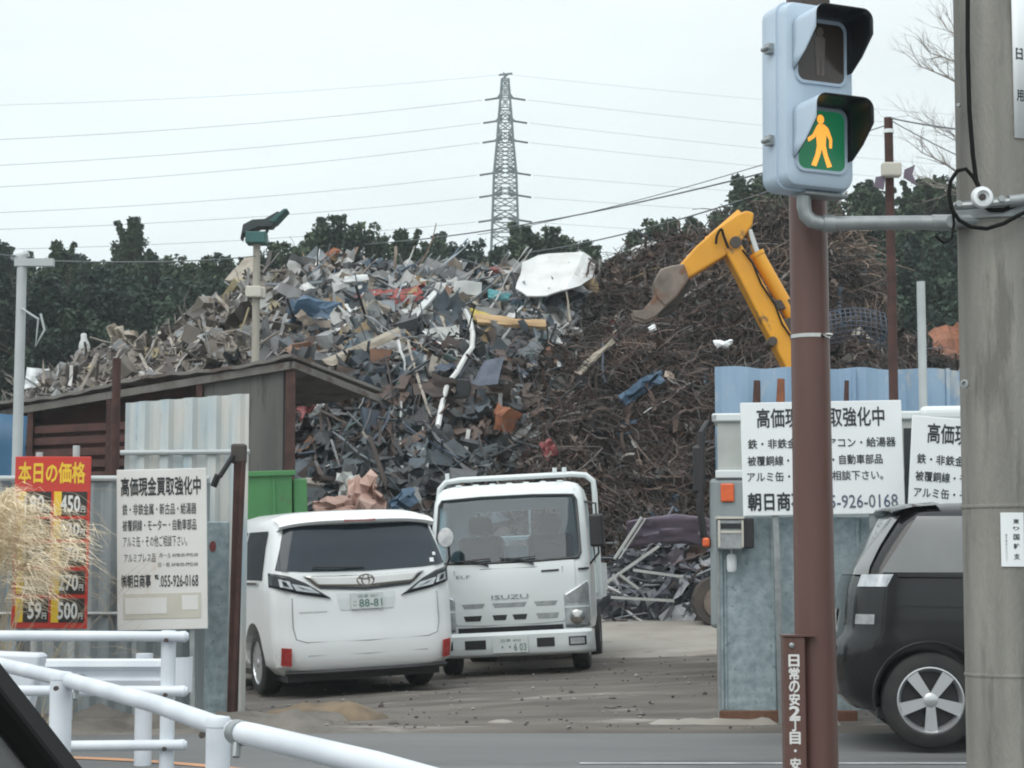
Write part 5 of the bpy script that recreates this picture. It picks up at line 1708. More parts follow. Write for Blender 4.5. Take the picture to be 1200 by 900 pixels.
# machine body, cab, counterweight and crawlers
def EB(nm, x0, x1, y0, y1, z0, z1, mat, parent=er, bevel=.06):
    mb = MB(); mb.box(x0, x1, y0, y1, z0, z1); return mb.build(nm, mat, parent, bevel=bevel)
EB("upper_body", -1.0, 1.9, -.2, 1.6, 1.05, 2.0, M['excav'])
EB("counterweight", 1.9, 2.5, -.2, 1.6, 1.0, 1.9, M['excavdark'], bevel=.15)
cb = EB("cab", -1.0, .45, .75, 1.65, 2.003, 2.75, M['excav'])
EB("cab_window", -.85, .30, .735, .748, 2.12, 2.62, M['darkglass'], cb, .0)
EB("turntable", -.6, 1.0, .1, 1.3, .80, 1.05, M['excavdark'])
for y in (-.55, 1.45):
    mb = MB()
    poly = []
    for t in np.linspace(PI / 2, 3 * PI / 2, 10): poly.append((-2.2 + .38 * math.cos(t), .42 + .38 * math.sin(t)))
    for t in np.linspace(-PI / 2, PI / 2, 10): poly.append((1.9 + .38 * math.cos(t), .42 + .38 * math.sin(t)))
    ar = sum(a[0] * b[1] - b[0] * a[1] for a, b in zip(poly, poly[1:] + poly[:1]))
    mb.prism(poly if ar > 0 else poly[::-1], y - .26, y + .26)
    ctr = mb.build("crawler", M['excavdark'], er)
    for x in np.linspace(-2.2, 1.9, 7):
        mb = MB(); mb.tube([(x, y - .30, .40), (x, y - .255, .40)], .24 if abs(x) > 1.8 else .15, 16); mb.tube([(x, y - .34, .40), (x, y - .295, .40)], .09, 12); mb.build("roller", M['grapple'], ctr)
    for k in range(14):
        mb = MB(); x = -2.15 + k * .31; mb.box(x, x + .2, y - .28, y + .28, .79, .83); mb.box(x + .08, x + .12, y - .28, y + .28, .83, .86); mb.build("track_shoe", M['excavdark'], ctr)

# ------------------------------------------------------------------ white cargo truck behind the right fence (only its corner shows)
tx0 = P(838, 520, 18.6)
kr = empty("cargo_truck", (tx0.x, 18.6, gz(2.2, 19)), (0, 0, R(-9)), label="white framed cargo truck standing behind the galvanised fence and its sign boards", cat="truck")
zt = P(838, 488, 18.6).z - kr.location.z
zm = P(838, 557, 18.6).z - kr.location.z
mb = MB(); mb.box(.02, 2.5, .04, 4.2, zm + .03, zt - .05); mb.build("cargo_cover", M['paleghost'], kr)
mb = MB(); mb.box(-.03, 2.55, 0, .05, zt - .05, zt + .03); mb.box(-.03, .03, 0, 4.2, zt - .048, zt + .028); mb.build("top_rail", M['truckwhite'], kr, bevel=.015)
mb = MB(); mb.box(-.0, 2.5, -.02, .05, zm - .03, zm + .05); mb.build("middle_rail", M['truckwhite'], kr, bevel=.012)
mb = MB(); mb.box(-.06, 2.5, .0, 4.2, .55, zm - .03); mb.build("lower_body", M['greysheet'], kr, bevel=.04)
mb = MB(); mb.box(.05, .18, -.03, -.003, zm - .26, zm - .08); mb.build("marker_lamp", M['lamporange'], kr, bevel=.02)
mb = MB(); mb.box(1.95, 2.9, -.05, 1.4, zt - .1, zt + .075); mb.build("cab_roof", M['truckwhite'], kr, bevel=.07, seg=4)
mb = MB(); mb.box(1.97, 2.88, -.045, 1.3, .5, zt - .1); mb.build("cab_body", M['truckwhite'], kr, bevel=.04)
mb = MB(); mb.box(1.80, 2.12, -.06, -.047, zt - .95, zt - .14); mb.build("cab_window", M['lampblack'], kr)
mb = MB(); mb.tube([(-.07, .1, zt - .05), (-.13, .0, zt - .16), (-.15, 0, zt - .9), (-.12, .0, zt - 1.15), (-.05, .06, zt - 1.25)], .035, 8); mb.build("mirror_stay", M['black'], kr, smooth=True)
mb = MB(); mb.box(-.22, -.10, -.03, .05, zt - .75, zt - .28); mb.build("mirror", M['black'], kr, bevel=.03)
mb = MB(); mb.box(-.13, -.06, -.05, .0, zt - 1.27, zt - 1.18); mb.build("turn_lamp", M['lamporange'], kr, bevel=.02)
for x in (.35, 2.2):
    for y in (.6, 3.6): wheel(kr, x, y, .42, .42, .26, 6, M['lampgrey'], .58, -1)
# ================================================================== FENCES, SHED, SIGNS
def corrugated(mb, x0, x1, z0, z1, y, pitch=.11, amp=.014, thick=0, tops=None, kind='sine'):
    rows = []
    n = max(4, int((x1 - x0) / pitch * 6))
    for k in range(2):
        row = []
        for i in range(n + 1):
            x = x0 + (x1 - x0) * i / n
            if kind == 'sine': d = amp * math.sin(2 * PI * x / pitch)
            else: d = amp * max(-1, min(1, 3 * math.sin(2 * PI * x / pitch)))
            z = z0 if k == 0 else (tops(x) if tops else z1)
            row.append((x, y + d, z))
        rows.append(row)
    mb.grid(rows)


# --- left fence of grey corrugated sheets
YF = 16.75
xl, xr_ = -7.5, P(244, 700, YF).x
root = empty("sheet_fence", ((xl + xr_) / 2, YF, 0), label="grey corrugated sheet fence running along the road behind the left sign boards", cat="fence")
zt = P(100, 557, YF).z
mb = MB(); corrugated(mb, xl - root.location.x, xr_ - root.location.x, -.05, zt - .06, 0, .16, .02, kind='trap'); mb.build("panel", M['greysheet'], root, solid=.004)
mb = MB(); mb.tube([(xl - root.location.x, -.03, zt - .03), (xr_ - root.location.x + .0, -.03, zt - .03)], .026, 8); mb.build("top_rail", M['palepole'], root, smooth=True)
mb = MB(); mb.tube([(xl - root.location.x, -.03, .9), (xr_ - root.location.x, -.03, .9)], .02, 8); mb.build("middle_rail", M['steel'], root, smooth=True)
for x in np.arange(xl + .8, xr_ - .2, 1.6):
    mb = MB(); mb.tube([(x - root.location.x, .06, -.1), (x - root.location.x, .06, zt)], .026, 8); mb.build("post", M['steel'], root, smooth=True)

# --- pale, rust stained panel standing higher behind it
YG = 17.3
x0, x1 = P(147, 500, YG).x, P(291, 500, YG).x
root = empty("panel_gate", (x0, YG, 0), label="pale blue and cream corrugated panel with rust stains, raised above the left fence", cat="fence panel")
za, zb = P(147, 472, YG).z, P(291, 461, YG).z
wd = x1 - x0
mb = MB(); corrugated(mb, 0, wd, 0, za, 0, .21, .03, tops=lambda x: za + (zb - za) * x / wd, kind='trap'); mb.build("panel", M['palesheet'], root, solid=.004)
zc = P(200, 531, YG).z
mb = MB(); mb.tube([(-.03, -.05, zc), (wd + .02, -.05, zc + .01)], .024, 8); mb.build("rail", M['palepole'], root, smooth=True)
for x in (.15, .7):
    mb = MB(); mb.bar((x, .06, 0), (x, .06, za - .1), .05); mb.build("frame_post", M['rust'], root)

# --- galvanised end panel with the red sticker
YH = 16.45
x0, x1 = P(240, 700, YH).x, P(267, 700, YH).x
root = empty("end_panel", (x0, YH, 0), label="narrow galvanised end panel of the left fence with a red sticker on it", cat="fence panel")
zt = P(250, 611, YH).z; wd = x1 - x0
mb = MB(); mb.box(0, wd, 0, .06, -.05, zt); mb.build("panel", M['galvsheet'], root, bevel=.012)
mb = MB()
rows = [(.062 + .03 * math.cos(t), zt - .215 + .05 * math.sin(t)) for t in np.linspace(0, 2 * PI, 9)[:-1]]
mb.prism(rows, -.005, -.0025); mb.build("sticker", M['redbit'], root)

# --- brown gate post with its brace
YP = 16.3
p0 = P(274, 700, YP)
root = empty("gate_post", (p0.x, YP, 0), (0, R(.8), 0), "dark brown rusty steel gate post with a short brace, beside the white minivan", "gate post")
zt = P(275, 527, YP).z
mb = MB(); mb.box(-.04, .04, -.045, -.032, -.1, zt); mb.box(-.04, .04, .032, .045, -.1, zt); mb.box(-.006, .006, -.032, .032, -.1, zt); mb.build("post", M['rust'], root)
mb = MB(); mb.box(-.07, .06, -.05, .05, zt - .12, zt + .05); mb.build("cap_hinge", M['excavdark'], root, bevel=.02)
mb = MB(); mb.tube([(-.04, -.08, zt - .05), (-.15, -.10, zt - .24)], .022, 7); mb.tube([(-.16, -.11, zt - .22), (-.20, -.10, zt - .32)], .03, 7); mb.build("brace", M['black'], root, smooth=True)
mb = MB(); mb.tube([(.01, -.07, 0), (.045, -.07, zt - .1)], .022, 8); mb.build("latch_rod", M['rust'], root, smooth=True)

# --- shed with a sagging roof, its corner towards the road
YC_ = 27.4
KS = YC_ / 23.6
C0 = P(340, 421, YC_); C0.z = 0
zC = P(340, 421, YC_).z
root = empty("open_shed", C0, label="old grey shed with a sagging flat roof, dark open front and red brown slats", cat="shed")
rd = Vector((math.sin(R(30)), math.cos(R(30)), 0)); ld = Vector((-math.cos(R(30)), math.sin(R(30)), 0))
def S(a, b, z): v = (ld * a + rd * b) * KS; return Vector((v.x, v.y, z))
def roofz(a, b): return zC - (.078 * a + .16 * b) * KS - .035 * math.sin(a * 2.1)
LA, LB = 8.0, 1.75
mb = MB()
na, nb = 60, 8
for off in (0,):
    mb.grid([[S(-.10 + (LA + .1) * i / na, -.12 + (LB + .3) * j / nb, roofz(-.10 + (LA + .1) * i / na, LB * j / nb) + .012 * math.sin(i * 1.9)) for i in range(na + 1)] for j in range(nb + 1)])
mb.build("roof", M['shedroof'], root, solid=.05)
mb = MB()
mb.bar(S(-.05, -.06, roofz(0, 0) - .10), S(LA * .55, -.06, roofz(LA * .55, 0) - .12), .05, .11)
mb.bar(S(-.08, -.05, roofz(0, 0) - .09), S(-.08, LB + .1, roofz(0, LB) - .09), .05, .10)
mb.build("eave_beam", M['shedroof'], root)
mb = MB()
def wallpiece(a0, a1, z0, th=.05, b=.0):
    vs = [S(a0, b, z0), S(a1, b, z0), S(a1, b, roofz(a1, 0) - .07), S(a0, b, roofz(a0, 0) - .07), S(a0, b + th, z0), S(a1, b + th, z0), S(a1, b + th, roofz(a1, 0) - .07), S(a0, b + th, roofz(a0, 0) - .07)]
    mb.add(vs, [(0, 3, 2, 1), (4, 5, 6, 7), (0, 1, 5, 4), (1, 2, 6, 5), (2, 3, 7, 6), (3, 0, 4, 7)])
wallpiece(.10, 1.35, 0); mb.build("wall", M['greywall'], root)
mb = MB(); wallpiece(4.6, LA, 0); mb.build("wall", M['greywall'], root)
mb = MB(); wallpiece(1.38, 4.57, 0, .04, .45); mb.build("back_boarding", M['slat'], root)
mb = MB()
z = .3
k = 0
while z < 3.6:
    mb.bar(S(1.38, .02, z), S(4.57, .02, z), .05, .115); z += .185; k += 1
mb.build("slats", M['slat'], root)
for a in (1.40, 2.9, 4.3):
    mb = MB(); mb.bar(S(a, -.03, 0), S(a, -.03, roofz(a, 0) - .07), .09, .09); mb.build("upright", M['rust'], root)
mb = MB(); mb.bar(S(0, .02, 0), S(0, .02, roofz(0, 0) - .07), .13, .13); mb.build("corner_post", M['rust'], root)
mb = MB()
vs = [S(1.5, LB, 0), S(LA, LB, 0), S(LA, LB, roofz(LA, LB) - .07), S(1.5, LB, roofz(1.5, LB) - .07)]
mb.add(vs, [(0, 1, 2, 3)]); mb.build("rear_wall", M['greywall'], root, solid=.04)

# blue sheeting at the far left
p0 = P(12, 520, 21.5)
mb = MB(); rows = []
for j in range(9):
    rows.append([(-1.4 + 1.58 * i / 14, .08 * noise.noise((i * .6, j * .5, 2)), .3 + (P(10, 473, 21.5).z - .3) * j / 8 - .01 * i) for i in range(15)])
mb.grid(rows)
tag(mb.build("tarpaulin", M['bluetarp'], loc=(p0.x, 21.5, 0), solid=.01, smooth=True), "bright blue tarpaulin hung upright at the far left behind the pale pole", "tarpaulin")

# --- green skip behind the van
p0 = P(327, 608, 26.0)
root = empty("green_skip", (p0.x, 26.0, gz(-3, 26.0)), (0, R(-2.0), R(8)), "green steel skip standing behind the white minivan", "skip")
zt = P(327, 556, 26.0).z - root.location.z
mb = MB(); vs = []
for (zz, hx, hy) in ((.12, .36, .5), (zt, .44, .62)):
    vs += [(-hx, -hy, zz), (hx * .55, -hy, zz), (hx * .55, hy, zz), (-hx, hy, zz)]
mb.add(vs, [(0, 3, 2, 1), (0, 1, 5, 4), (1, 2, 6, 5), (2, 3, 7, 6), (3, 0, 4, 7)])
mb.build("tub", M['green'], root, solid=.03)
mb = MB(); mb.box(.255, .44, -.55, .5, .12, zt - .09); mb.build("side_bin", M['green'], root, bevel=.02)
mb = MB(); mb.box(-.47, .29, -.67, -.61, zt - .05, zt + .02); mb.box(-.02, .02, -.63, -.575, .2, zt - .05); mb.build("rim", M['green'], root, bevel=.01)

# --- rusty post and pale pole at the left, floodlight pole behind the shed
def post(nm, px, pyt, Y, r, mat, label, cat, z0=-.1, r2=None, n=12):
    p = P(px, pyt, Y)
    root = empty(nm, (p.x, Y, 0), label=label, cat=cat)
    mb = MB(); mb.tube([(0, 0, z0), (0, 0, p.z)], [r, r2 or r], n); mb.build("pole", mat, root, smooth=True)
    return root, p.z
post("rusty_post", 137, 420, 19.5, .045, M['rust'], "thin dark rusty post rising in front of the shed left of the pale panel", "post")
r_, zt = post("pale_pole", 26, 300, 17.6, .052, M['palepole'], "pale grey straight pole at the left edge in front of the dark wood", "pole", r2=.046)
mb = MB(); mb.box(-.06, .30, -.05, .02, zt - .10, zt - .03); mb.tube([(-.10, 0, zt - .02), (.06, 0, zt + .02)], .03, 8); mb.build("bracket", M['palepole'], r_)
mb = MB(); mb.tube([(.02, -.06, zt - .5), (.18, -.06, zt - .6), (.16, -.06, zt - .85), (.24, -.06, zt - .7), (.2, -.06, zt - .55)], .012, 5); mb.build("loose_cable", M['palepole'], r_, smooth=True)
fx, fzt = post("floodlight_pole", 301, 285, 30.0, .072, M['woodpole'], "grey beige pole carrying a green twin floodlight above the shed", "light pole", r2=.058)
mb = MB(); mb.box(-.16, .16, -.2, .16, -.02 + fzt, fzt + .16); mb.tube([(-.14, 0, fzt + .1), (-.20, 0, fzt + .22)], .03, 6); mb.tube([(.12, 0, fzt + .1), (.2, 0, fzt + .3)], .03, 6); mb.build("lamp_base", M['lampgreen'], fx, bevel=.03)
mb = MB(); mb.prism([(-.22, .10), (.05, .22), (.24, .22), (.42, .44), (.34, .46), (.14, .34), (-.05, .33), (-.20, .25), (-.24, .02)], -.18, .16, Matrix.Translation((0, 0, fzt + .02))); mb.build("lamp_head", M['darkpanel'], fx, bevel=.015)
mb = MB(); mb.prism([(.20, .30), (.44, .50), (.50, .50), (.30, .28)], -.2, .2, Matrix.Translation((0, 0, fzt + .02))); mb.build("lamp_shade", M['lampgreen'], fx, bevel=.01)
zb = P(301, 343, 30.0).z
mb = MB(); mb.box(-.15, .10, -.16, -.05, zb - .09, zb + .09); mb.box(.06, .15, -.1, .05, zb - .1, zb + .08); mb.build("junction_box", M['cream'], fx, bevel=.02)
wire(tuple(P(31, 305, 17.6)), tuple(P(300, 300, 30.0)), .05, .008, "thin cable strung from the pale pole to the floodlight pole")
wire(tuple(P(24, 300, 17.6)), tuple(P(-120, 250, 17)), .1, .008, "thin cable running off to the left from the top of the pale pole")

# --- right fence: spangled galvanised wall with rusty foot
YW = 16.05
x0 = P(843, 800, YW).x
WX = 4.2
root = empty("galvanised_fence", (x0, YW, 0), label="spangled galvanised sheet fence with a rusty brown foot, at the right behind the brown pole", cat="fence")
zt = P(860, 606, YW).z
mb = MB(); mb.box(0, WX, 0, .05, .12, zt); mb.build("panel", M['galvsheet'], root)
for px in (845, 906, 968, 1006, 1062, 1110, 1160): 
    x = P(px, 700, YW).x - x0; mb = MB()
    mb.box(x - .014, x + .014, -.022, -.002, .12, zt - .003)
    mb.box(x + .03, x + .045, -.012, -.0025, .12, zt - .003)
    mb.build("seam_rib", M['galvsheet'], root, bevel=.006)
mb = MB(); mb.box(-.01, P(925, 700, YW).x - x0 + .55, -.035, .06, -.02, .12); mb.build("foot_beam", M['rustband'], root, bevel=.01)
mb = MB(); mb.box(P(988, 700, YW).x - x0, P(1003, 700, YW).x - x0, -.03, .05, -.02, .115); mb.build("foot_post", M['steel'], root)
mb = MB(); mb.box(-.012, .012, -.03, .055, .0, zt + .01); mb.build("end_channel", M['steel'], root, bevel=.004)

# letter box / intercom on the end of the wall
p0 = P(858, 626, YW)
root2 = empty("letter_box", (p0.x, YW - .03, p0.z - .13), label="small grey metal letter box on the end of the galvanised fence", cat="letter box")
mb = MB(); mb.box(-.14, .06, -.22, -.002, 0, .25); mb.build("case", M['lampgrey'], root2, bevel=.012)
mb = MB(); mb.box(-.125, .045, -.232, -.222, .17, .215); mb.build("slot", M['black'], root2)
mb = MB(); mb.box(-.15, .07, -.235, .0, .252, .272); mb.box(-.125, .045, -.23, -.222, .135, .155); mb.box(-.145, -.128, -.232, -.222, .02, .24); mb.box(.048, .065, -.232, -.222, .02, .24); mb.build("trim", M['cream'], root2)
mb = MB(); mb.box(.065, .155, -.20, -.002, .01, .26); mb.build("side_case", M['black'], root2, bevel=.01)
p0 = P(856, 660, YW)
mb = MB(); mb.lathe([(.001, -.075), (.03, -.072), (.04, -.05), (.042, .05), (.032, .075), (.001, .08)], 14); mb.tube([(0, 0, .07), (0, 0, .16)], .008, 6)
tag(mb.build("hanging_bottle", M['signwhite'], loc=(p0.x, YW - .09, p0.z), smooth=True), "small white bottle hanging below the letter box on the fence", "bottle")

# --- blue corrugated fence further back
YB = 20.4
x0 = P(838, 460, YB).x
root = empty("blue_fence", (x0, YB, 0), label="tall blue corrugated sheet fence behind the right sign boards", cat="fence")
zt = P(838, 430, YB).z
mb = MB(); corrugated(mb, 0, 5.2, .05, zt, 0, .42, .025, tops=lambda x: zt - .01 * x + .012 * math.sin(x * 9), kind='trap'); mb.build("panel", M['bluesheet'], root, solid=.004)
for px in (1000, 1110):
    mb = MB(); x = P(px, 450, YB).x - x0; mb.box(x - .02, x + .02, -.05, -.03, .05, zt - .02); mb.build("batten", M['bluesheet'], root)
def stub(px, ya, r, mat, label):
    p = P(px, ya, 20.1)
    mb = MB(); mb.tube([(0, 0, 0), (0, 0, p.z - .3), (.01, 0, p.z)], [r, r, r * .8], 7)
    tag(mb.build("rusty_stake", mat, loc=(p.x, 20.1, 0), smooth=True), label, "stake")
stub(886, 446, .045, M['rust'], "short rusty stake against the blue fence, left of the brown pole")
stub(914, 444, .05, M['rustorange'], "orange rusty stake close beside the brown pole on the blue fence")
stub(991, 446, .03, M['rust'], "thin rusty stake just right of the brown pole on the blue fence")

# tall thin rusty pole with a lamp box
r_, zt = post("rusty_pole", 1041, 138, 19.6, .052, M['rust'], "tall thin dark rusty pole behind the right sign boards with a grey box on it", "pole", r2=.046)
zb = P(1041, 202, 19.6).z
mb = MB(); mb.box(-.10, .10, -.16, -.04, zb - .07, zb + .08); mb.build("grey_box", M['cream'], r_, bevel=.02)
mb = MB(); mb.tube([(0, 0, P(1041, 154, 19.6).z - .02), (0, 0, P(1041, 154, 19.6).z + .02)], .056, 12); mb.build("band", M['signwhite'], r_, smooth=True)
mb = MB(); mb.prism([(.13, -.05), (.27, -.14), (.22, -.02), (.25, .08), (.14, .03)], -.1, -.07, Matrix.Translation((0, 0, zb - .02))); mb.prism([(-.18, -.15), (-.08, -.18), (-.06, -.03), (-.16, -.05)], -.1, -.07, Matrix.Translation((0, 0, zb - .02))); mb.build("ribbon", M['purple'], r_)
wire(tuple(P(1042, 138, 19.6)), tuple(P(1260, 158, 15)), .05, .008, "thin cable running right from the top of the rusty pole")
wire(tuple(P(1042, 140, 19.6)), tuple(P(1240, 230, 17)), .05, .006, "thin cable sloping down right from the top of the rusty pole")
wire(tuple(P(1041, 146, 19.6)), tuple(P(560, 275, 34)), .12, .006, "thin cable sloping down left from the top of the rusty pole")
post("steel_tube", 1079, 330, 19.9, .045, M['palepole'], "grey steel tube standing behind the blue fence, right of the rusty pole", "post")


# --- sign boards
def board(nm, corners, Y, mat, label, cat, thick=.025, yaw=0):
    tl, tr_, br, bl = (P(*c, Y) for c in corners)
    o_ = (tl + tr_ + br + bl) / 4
    root = empty(nm, o_, label=label, cat=cat)
    wd = ((tr_ - tl).length + (br - bl).length) / 2; ht = ((tl - bl).length + (tr_ - br).length) / 2
    roll = math.atan2((tr_ - tl).z + (br - bl).z, (tr_ - tl).x + (br - bl).x)
    root.rotation_euler = (0, -roll, yaw)
    mb = MB(); mb.box(-wd / 2, wd / 2, 0, thick, -ht / 2, ht / 2); mb.build("board", mat, root, bevel=.005)
    return root, wd, ht


def rtext(mb, s, W_, Hh, u0, u1, v0, v1, off=0.0):
    put_text(mb, s, (u0 - .5) * W_, (u1 - .5) * W_, (.5 - v1) * Hh, (.5 - v0) * Hh, -.003, off)


def big_sign(corners, Y, label, yaw=0):
    root, W_, Hh = board("sign_board", corners, Y, M['signwhite'], label, "sign board", yaw=yaw)
    mb = MB()
    rtext(mb, "高価現金買取強化中", W_, Hh, .10, .89, .055, .225, .018)
    mb.build("heading", M['ink'], root)
    mb = MB(); rtext(mb, "朝日商事", W_, Hh, .03, .38, .80, .955, .03); mb.build("company_name", M['ink'], root)
    mb = MB()
    rtext(mb, "鉄・非鉄金属・エアコン・給湯器", W_, Hh, .04, .955, .325, .41, .016)
    rtext(mb, "被覆銅線・モーター・自動車部品", W_, Hh, .035, .87, .475, .56, .016)
    rtext(mb, "アルミ缶・その他ご相談下さい。", W_, Hh, .03, .87, .615, .70, .012)
    mb.build("lettering", M['ink'], root)
    mb = MB(); rtext(mb, "055-926-0168", W_, Hh, .44, .955, .83, .945, .008); mb.build("phone_number", M['bluegrey_text'], root)
    for sx in (-.3, .3):
        mb = MB(); mb.box(sx * W_ - .025, sx * W_ + .025, .027, .067, -o_z(root), Hh * .5 - .02); mb.build("post", M['steel'], root)
    return root
def o_z(root): return root.location.z
big_sign([(873, 473), (1060, 468), (1057, 602), (866, 604)], 15.85, "white sign board with black lettering and a phone number, partly behind the brown pole")
big_sign([(1070, 488), (1256, 500), (1246, 636), (1058, 622)], 15.75, "tilted white sign board with black lettering above the black wagon, beside the concrete pole", R(6))

# left white board on its own
root, W_, Hh = board("notice_board", [(135, 552), (246, 547), (239, 738), (139, 738)], 15.95, M['signpaper'], "tall white notice board with rows of black lettering and a faded lower part", "notice board")
mb = MB()
rtext(mb, "高価現金買取強化中", W_, Hh, .05, .935, .05, .165, .025)
mb.build("heading", M['ink'], root)
mb = MB(); rtext(mb, "㈱朝日商事", W_, Hh, .05, .375, .655, .735, .02); mb.build("company_name", M['ink'], root)
mb = MB()
rtext(mb, "鉄・非鉄金属・新古品・給湯器", W_, Hh, .065, .885, .215, .285, .005)
rtext(mb, "被覆銅線・モーター・自動車部品", W_, Hh, .065, .885, .315, .385, .005)
rtext(mb, "アルミ缶・その他ご相談下さい。", W_, Hh, .07, .78, .415, .485, .0)
rtext(mb, "アルミプレス品", W_, Hh, .08, .43, .525, .58, 0)
rtext(mb, "月〜土 AM8:00-PM5:00", W_, Hh, .47, .90, .525, .553, 0)
rtext(mb, "日・祝 AM8:00-PM2:00", W_, Hh, .46, .90, .583, .612, 0)
rtext(mb, "℡.055-926-0168", W_, Hh, .42, .90, .66, .735, .01)
mb.build("lettering", M['ink'], root)
mb = MB(); mb.box(-.43 * W_, .43 * W_, -.0042, -.001, -.43 * Hh, -.275 * Hh); mb.build("faded_notice", M['cream'], root)
mb = MB(); mb.box(-.41 * W_, .05 * W_, -.0065, -.0045, -.40 * Hh, -.30 * Hh); mb.build("faded_picture", M['signpaper'], root)
mb = MB(); mb.box(.22 * W_, .40 * W_, -.0065, -.0045, -.38 * Hh, -.29 * Hh); mb.build("faded_picture", M['signpaper'], root)
for sx in (-.32, .32):
    mb = MB(); mb.box(sx * W_ - .02, sx * W_ + .02, .027, .06, -root.location.z, Hh * .5 - .05); mb.build("post", M['steel'], root)

# price board: red frame, black cells
root, W_, Hh = board("price_board", [(13, 536), (105, 534), (104, 738), (16, 735)], 15.7, M['red'], "red price board with yellow heading and black cells of white numbers", "price board", yaw=R(-3))
mb = MB()
rtext(mb, "本日の価格", W_, Hh, .05, .93, .035, .155, .03); mb.build("heading", M['yellowtxt'], root)
rowsv = [(.205, .345), (.365, .48), (.505, .635), (.665, .80), (.825, .965)]
vals = [("180", "450"), ("110", "320"), ("159", "70"), ("260", "270"), ("59", "500")]
for (v0, v1), (a_, b_) in zip(rowsv, vals):
    for u0, u1, s in ((.06, .49, a_), (.53, .965, b_)):
        cells = MB(); strips = MB(); num = MB()
        cells.box((u0 - .5) * W_, (u1 - .5) * W_, -.004, .0, (.5 - v1) * Hh, (.5 - v0) * Hh)
        strips.box((u0 - .5) * W_, (u0 + .10 - .5) * W_, -.007, -.0045, (.5 - v1) * Hh, (.5 - v0) * Hh)
        wn = .085 * len(s)
        put_text(num, s, (u1 - .09 - wn - .5) * W_, (u1 - .09 - .5) * W_, (.5 - v1 + .022) * Hh, (.5 - v0 - .025) * Hh, -.008, .03)
        put_text(num, "円", (u1 - .075 - .5) * W_, (u1 - .02 - .5) * W_, (.5 - v1 + .02) * Hh, (.5 - v1 + .055) * Hh, -.008, .02)
        pc = cells.build("price_cell", M['cellblack'], root); strips.build("item_strip", M['yellowtxt'], pc); num.build("price", M['whitetxt'], pc)
for px in (42, 86):
    x = P(px, 640, 15.75).x - root.location.x
    mb = MB(); mb.tube([(x, .06, -root.location.z), (x, .06, P(px, 522 if px > 60 else 530, 15.75).z - root.location.z)], .028, 10); mb.build("post", M['palepole'], root, smooth=True)

# --- dry pampas grass before the price board
p0 = P(20, 860, 15.05)
root = empty("pampas_grass", (p0.x, 15.05, 0), label="dry beige pampas grass clump arching before the red price board", cat="pampas grass")
pg = random.Random(5)
def strandmesh(name, mat, gens, parent):
    V = []; Fc = []
    for pts, w0 in gens:
        n = len(V)
        for i, p in enumerate(pts):
            wv = w0 * (1 - .7 * i / (len(pts) - 1))
            V.append((p[0] - wv, p[1], p[2])); V.append((p[0] + wv, p[1] + wv * .5, p[2] + wv * .6))
        for i in range(len(pts) - 1): Fc.append((n + 2 * i, n + 2 * i + 1, n + 2 * i + 3, n + 2 * i + 2))
    return mesh_from_arrays(name, np.array(V), np.array(Fc), mat, parent=parent)
plumes = []; stalks = []; blades = []
for k in range(54):
    tx_, ty_ = pg.triangular(-45, 112, -5), 0
    ty_ = 574 + max(0, (tx_ - 20)) * .42 + abs(pg.gauss(0, 26))
    tip = P(tx_, ty_, 15.05 + pg.uniform(-.35, .35)) - Vector((p0.x, 15.05, 0))
    b0 = Vector((pg.gauss(-.25, .14), pg.gauss(0, .12), 0))
    mid = b0.lerp(tip, .55) + Vector((-.10 - .1 * tip.x, 0, .42))
    path = []
    for i in range(12):
        t = i / 11
        q = b0 * (1 - t) ** 2 + mid * 2 * t * (1 - t) + tip * t * t
        path.append(q)
    stalks.append(([tuple(q) for q in path], .0035))
    for i in range(58):
        t = pg.uniform(.55, 1)
        q = b0 * (1 - t) ** 2 + mid * 2 * t * (1 - t) + tip * t * t
        dv = (tip - mid).normalized()
        dv = (dv * .8 + Vector((.35, 0, -.45)) * t).normalized(); L = pg.uniform(.14, .36) * (1.2 - .5 * t)
        e1 = q + dv * L * .5 + Vector((pg.gauss(0, .018), pg.gauss(0, .03), pg.gauss(0, .018)))
        e2 = q + dv * L + Vector((pg.gauss(0, .04), pg.gauss(0, .06), pg.gauss(-.05, .035)))
        plumes.append(([tuple(q), tuple(e1), tuple(e2)], .0038))
for k in range(90):
    b0 = Vector((pg.gauss(-.25, .2), pg.gauss(0, .15), 0))
    a = pg.uniform(-.75, 1.0); L = pg.uniform(.8, 2.0); droop = pg.uniform(.15, .75)
    pts = []
    for i in range(9):
        t = i / 8
        pts.append(tuple(b0 + Vector((a * L * t * .8, pg.gauss(0, .01), L * (t - droop * t * t)))))
    blades.append((pts, .0045))
for k in range(34):
    b0 = P(pg.uniform(50, 104), pg.uniform(575, 700), 15.05 + pg.uniform(-.2, .2)) - Vector((p0.x, 15.05, 0))
    pts = []
    ll = pg.uniform(.2, .45); dr = pg.uniform(.1, .5)
    for i in range(8):
        t = i / 7
        pts.append(tuple(b0 + Vector((ll * t, 0, .12 * t - dr * t * t))))
    blades.append((pts, .0022))
o = strandmesh("plume", M['plume'], plumes, root); o["kind"] = "stuff"
strandmesh("stalks", M['stalk'], stalks, root)["kind"] = "stuff"
strandmesh("blades", M['stalk'], blades, root)["kind"] = "stuff"

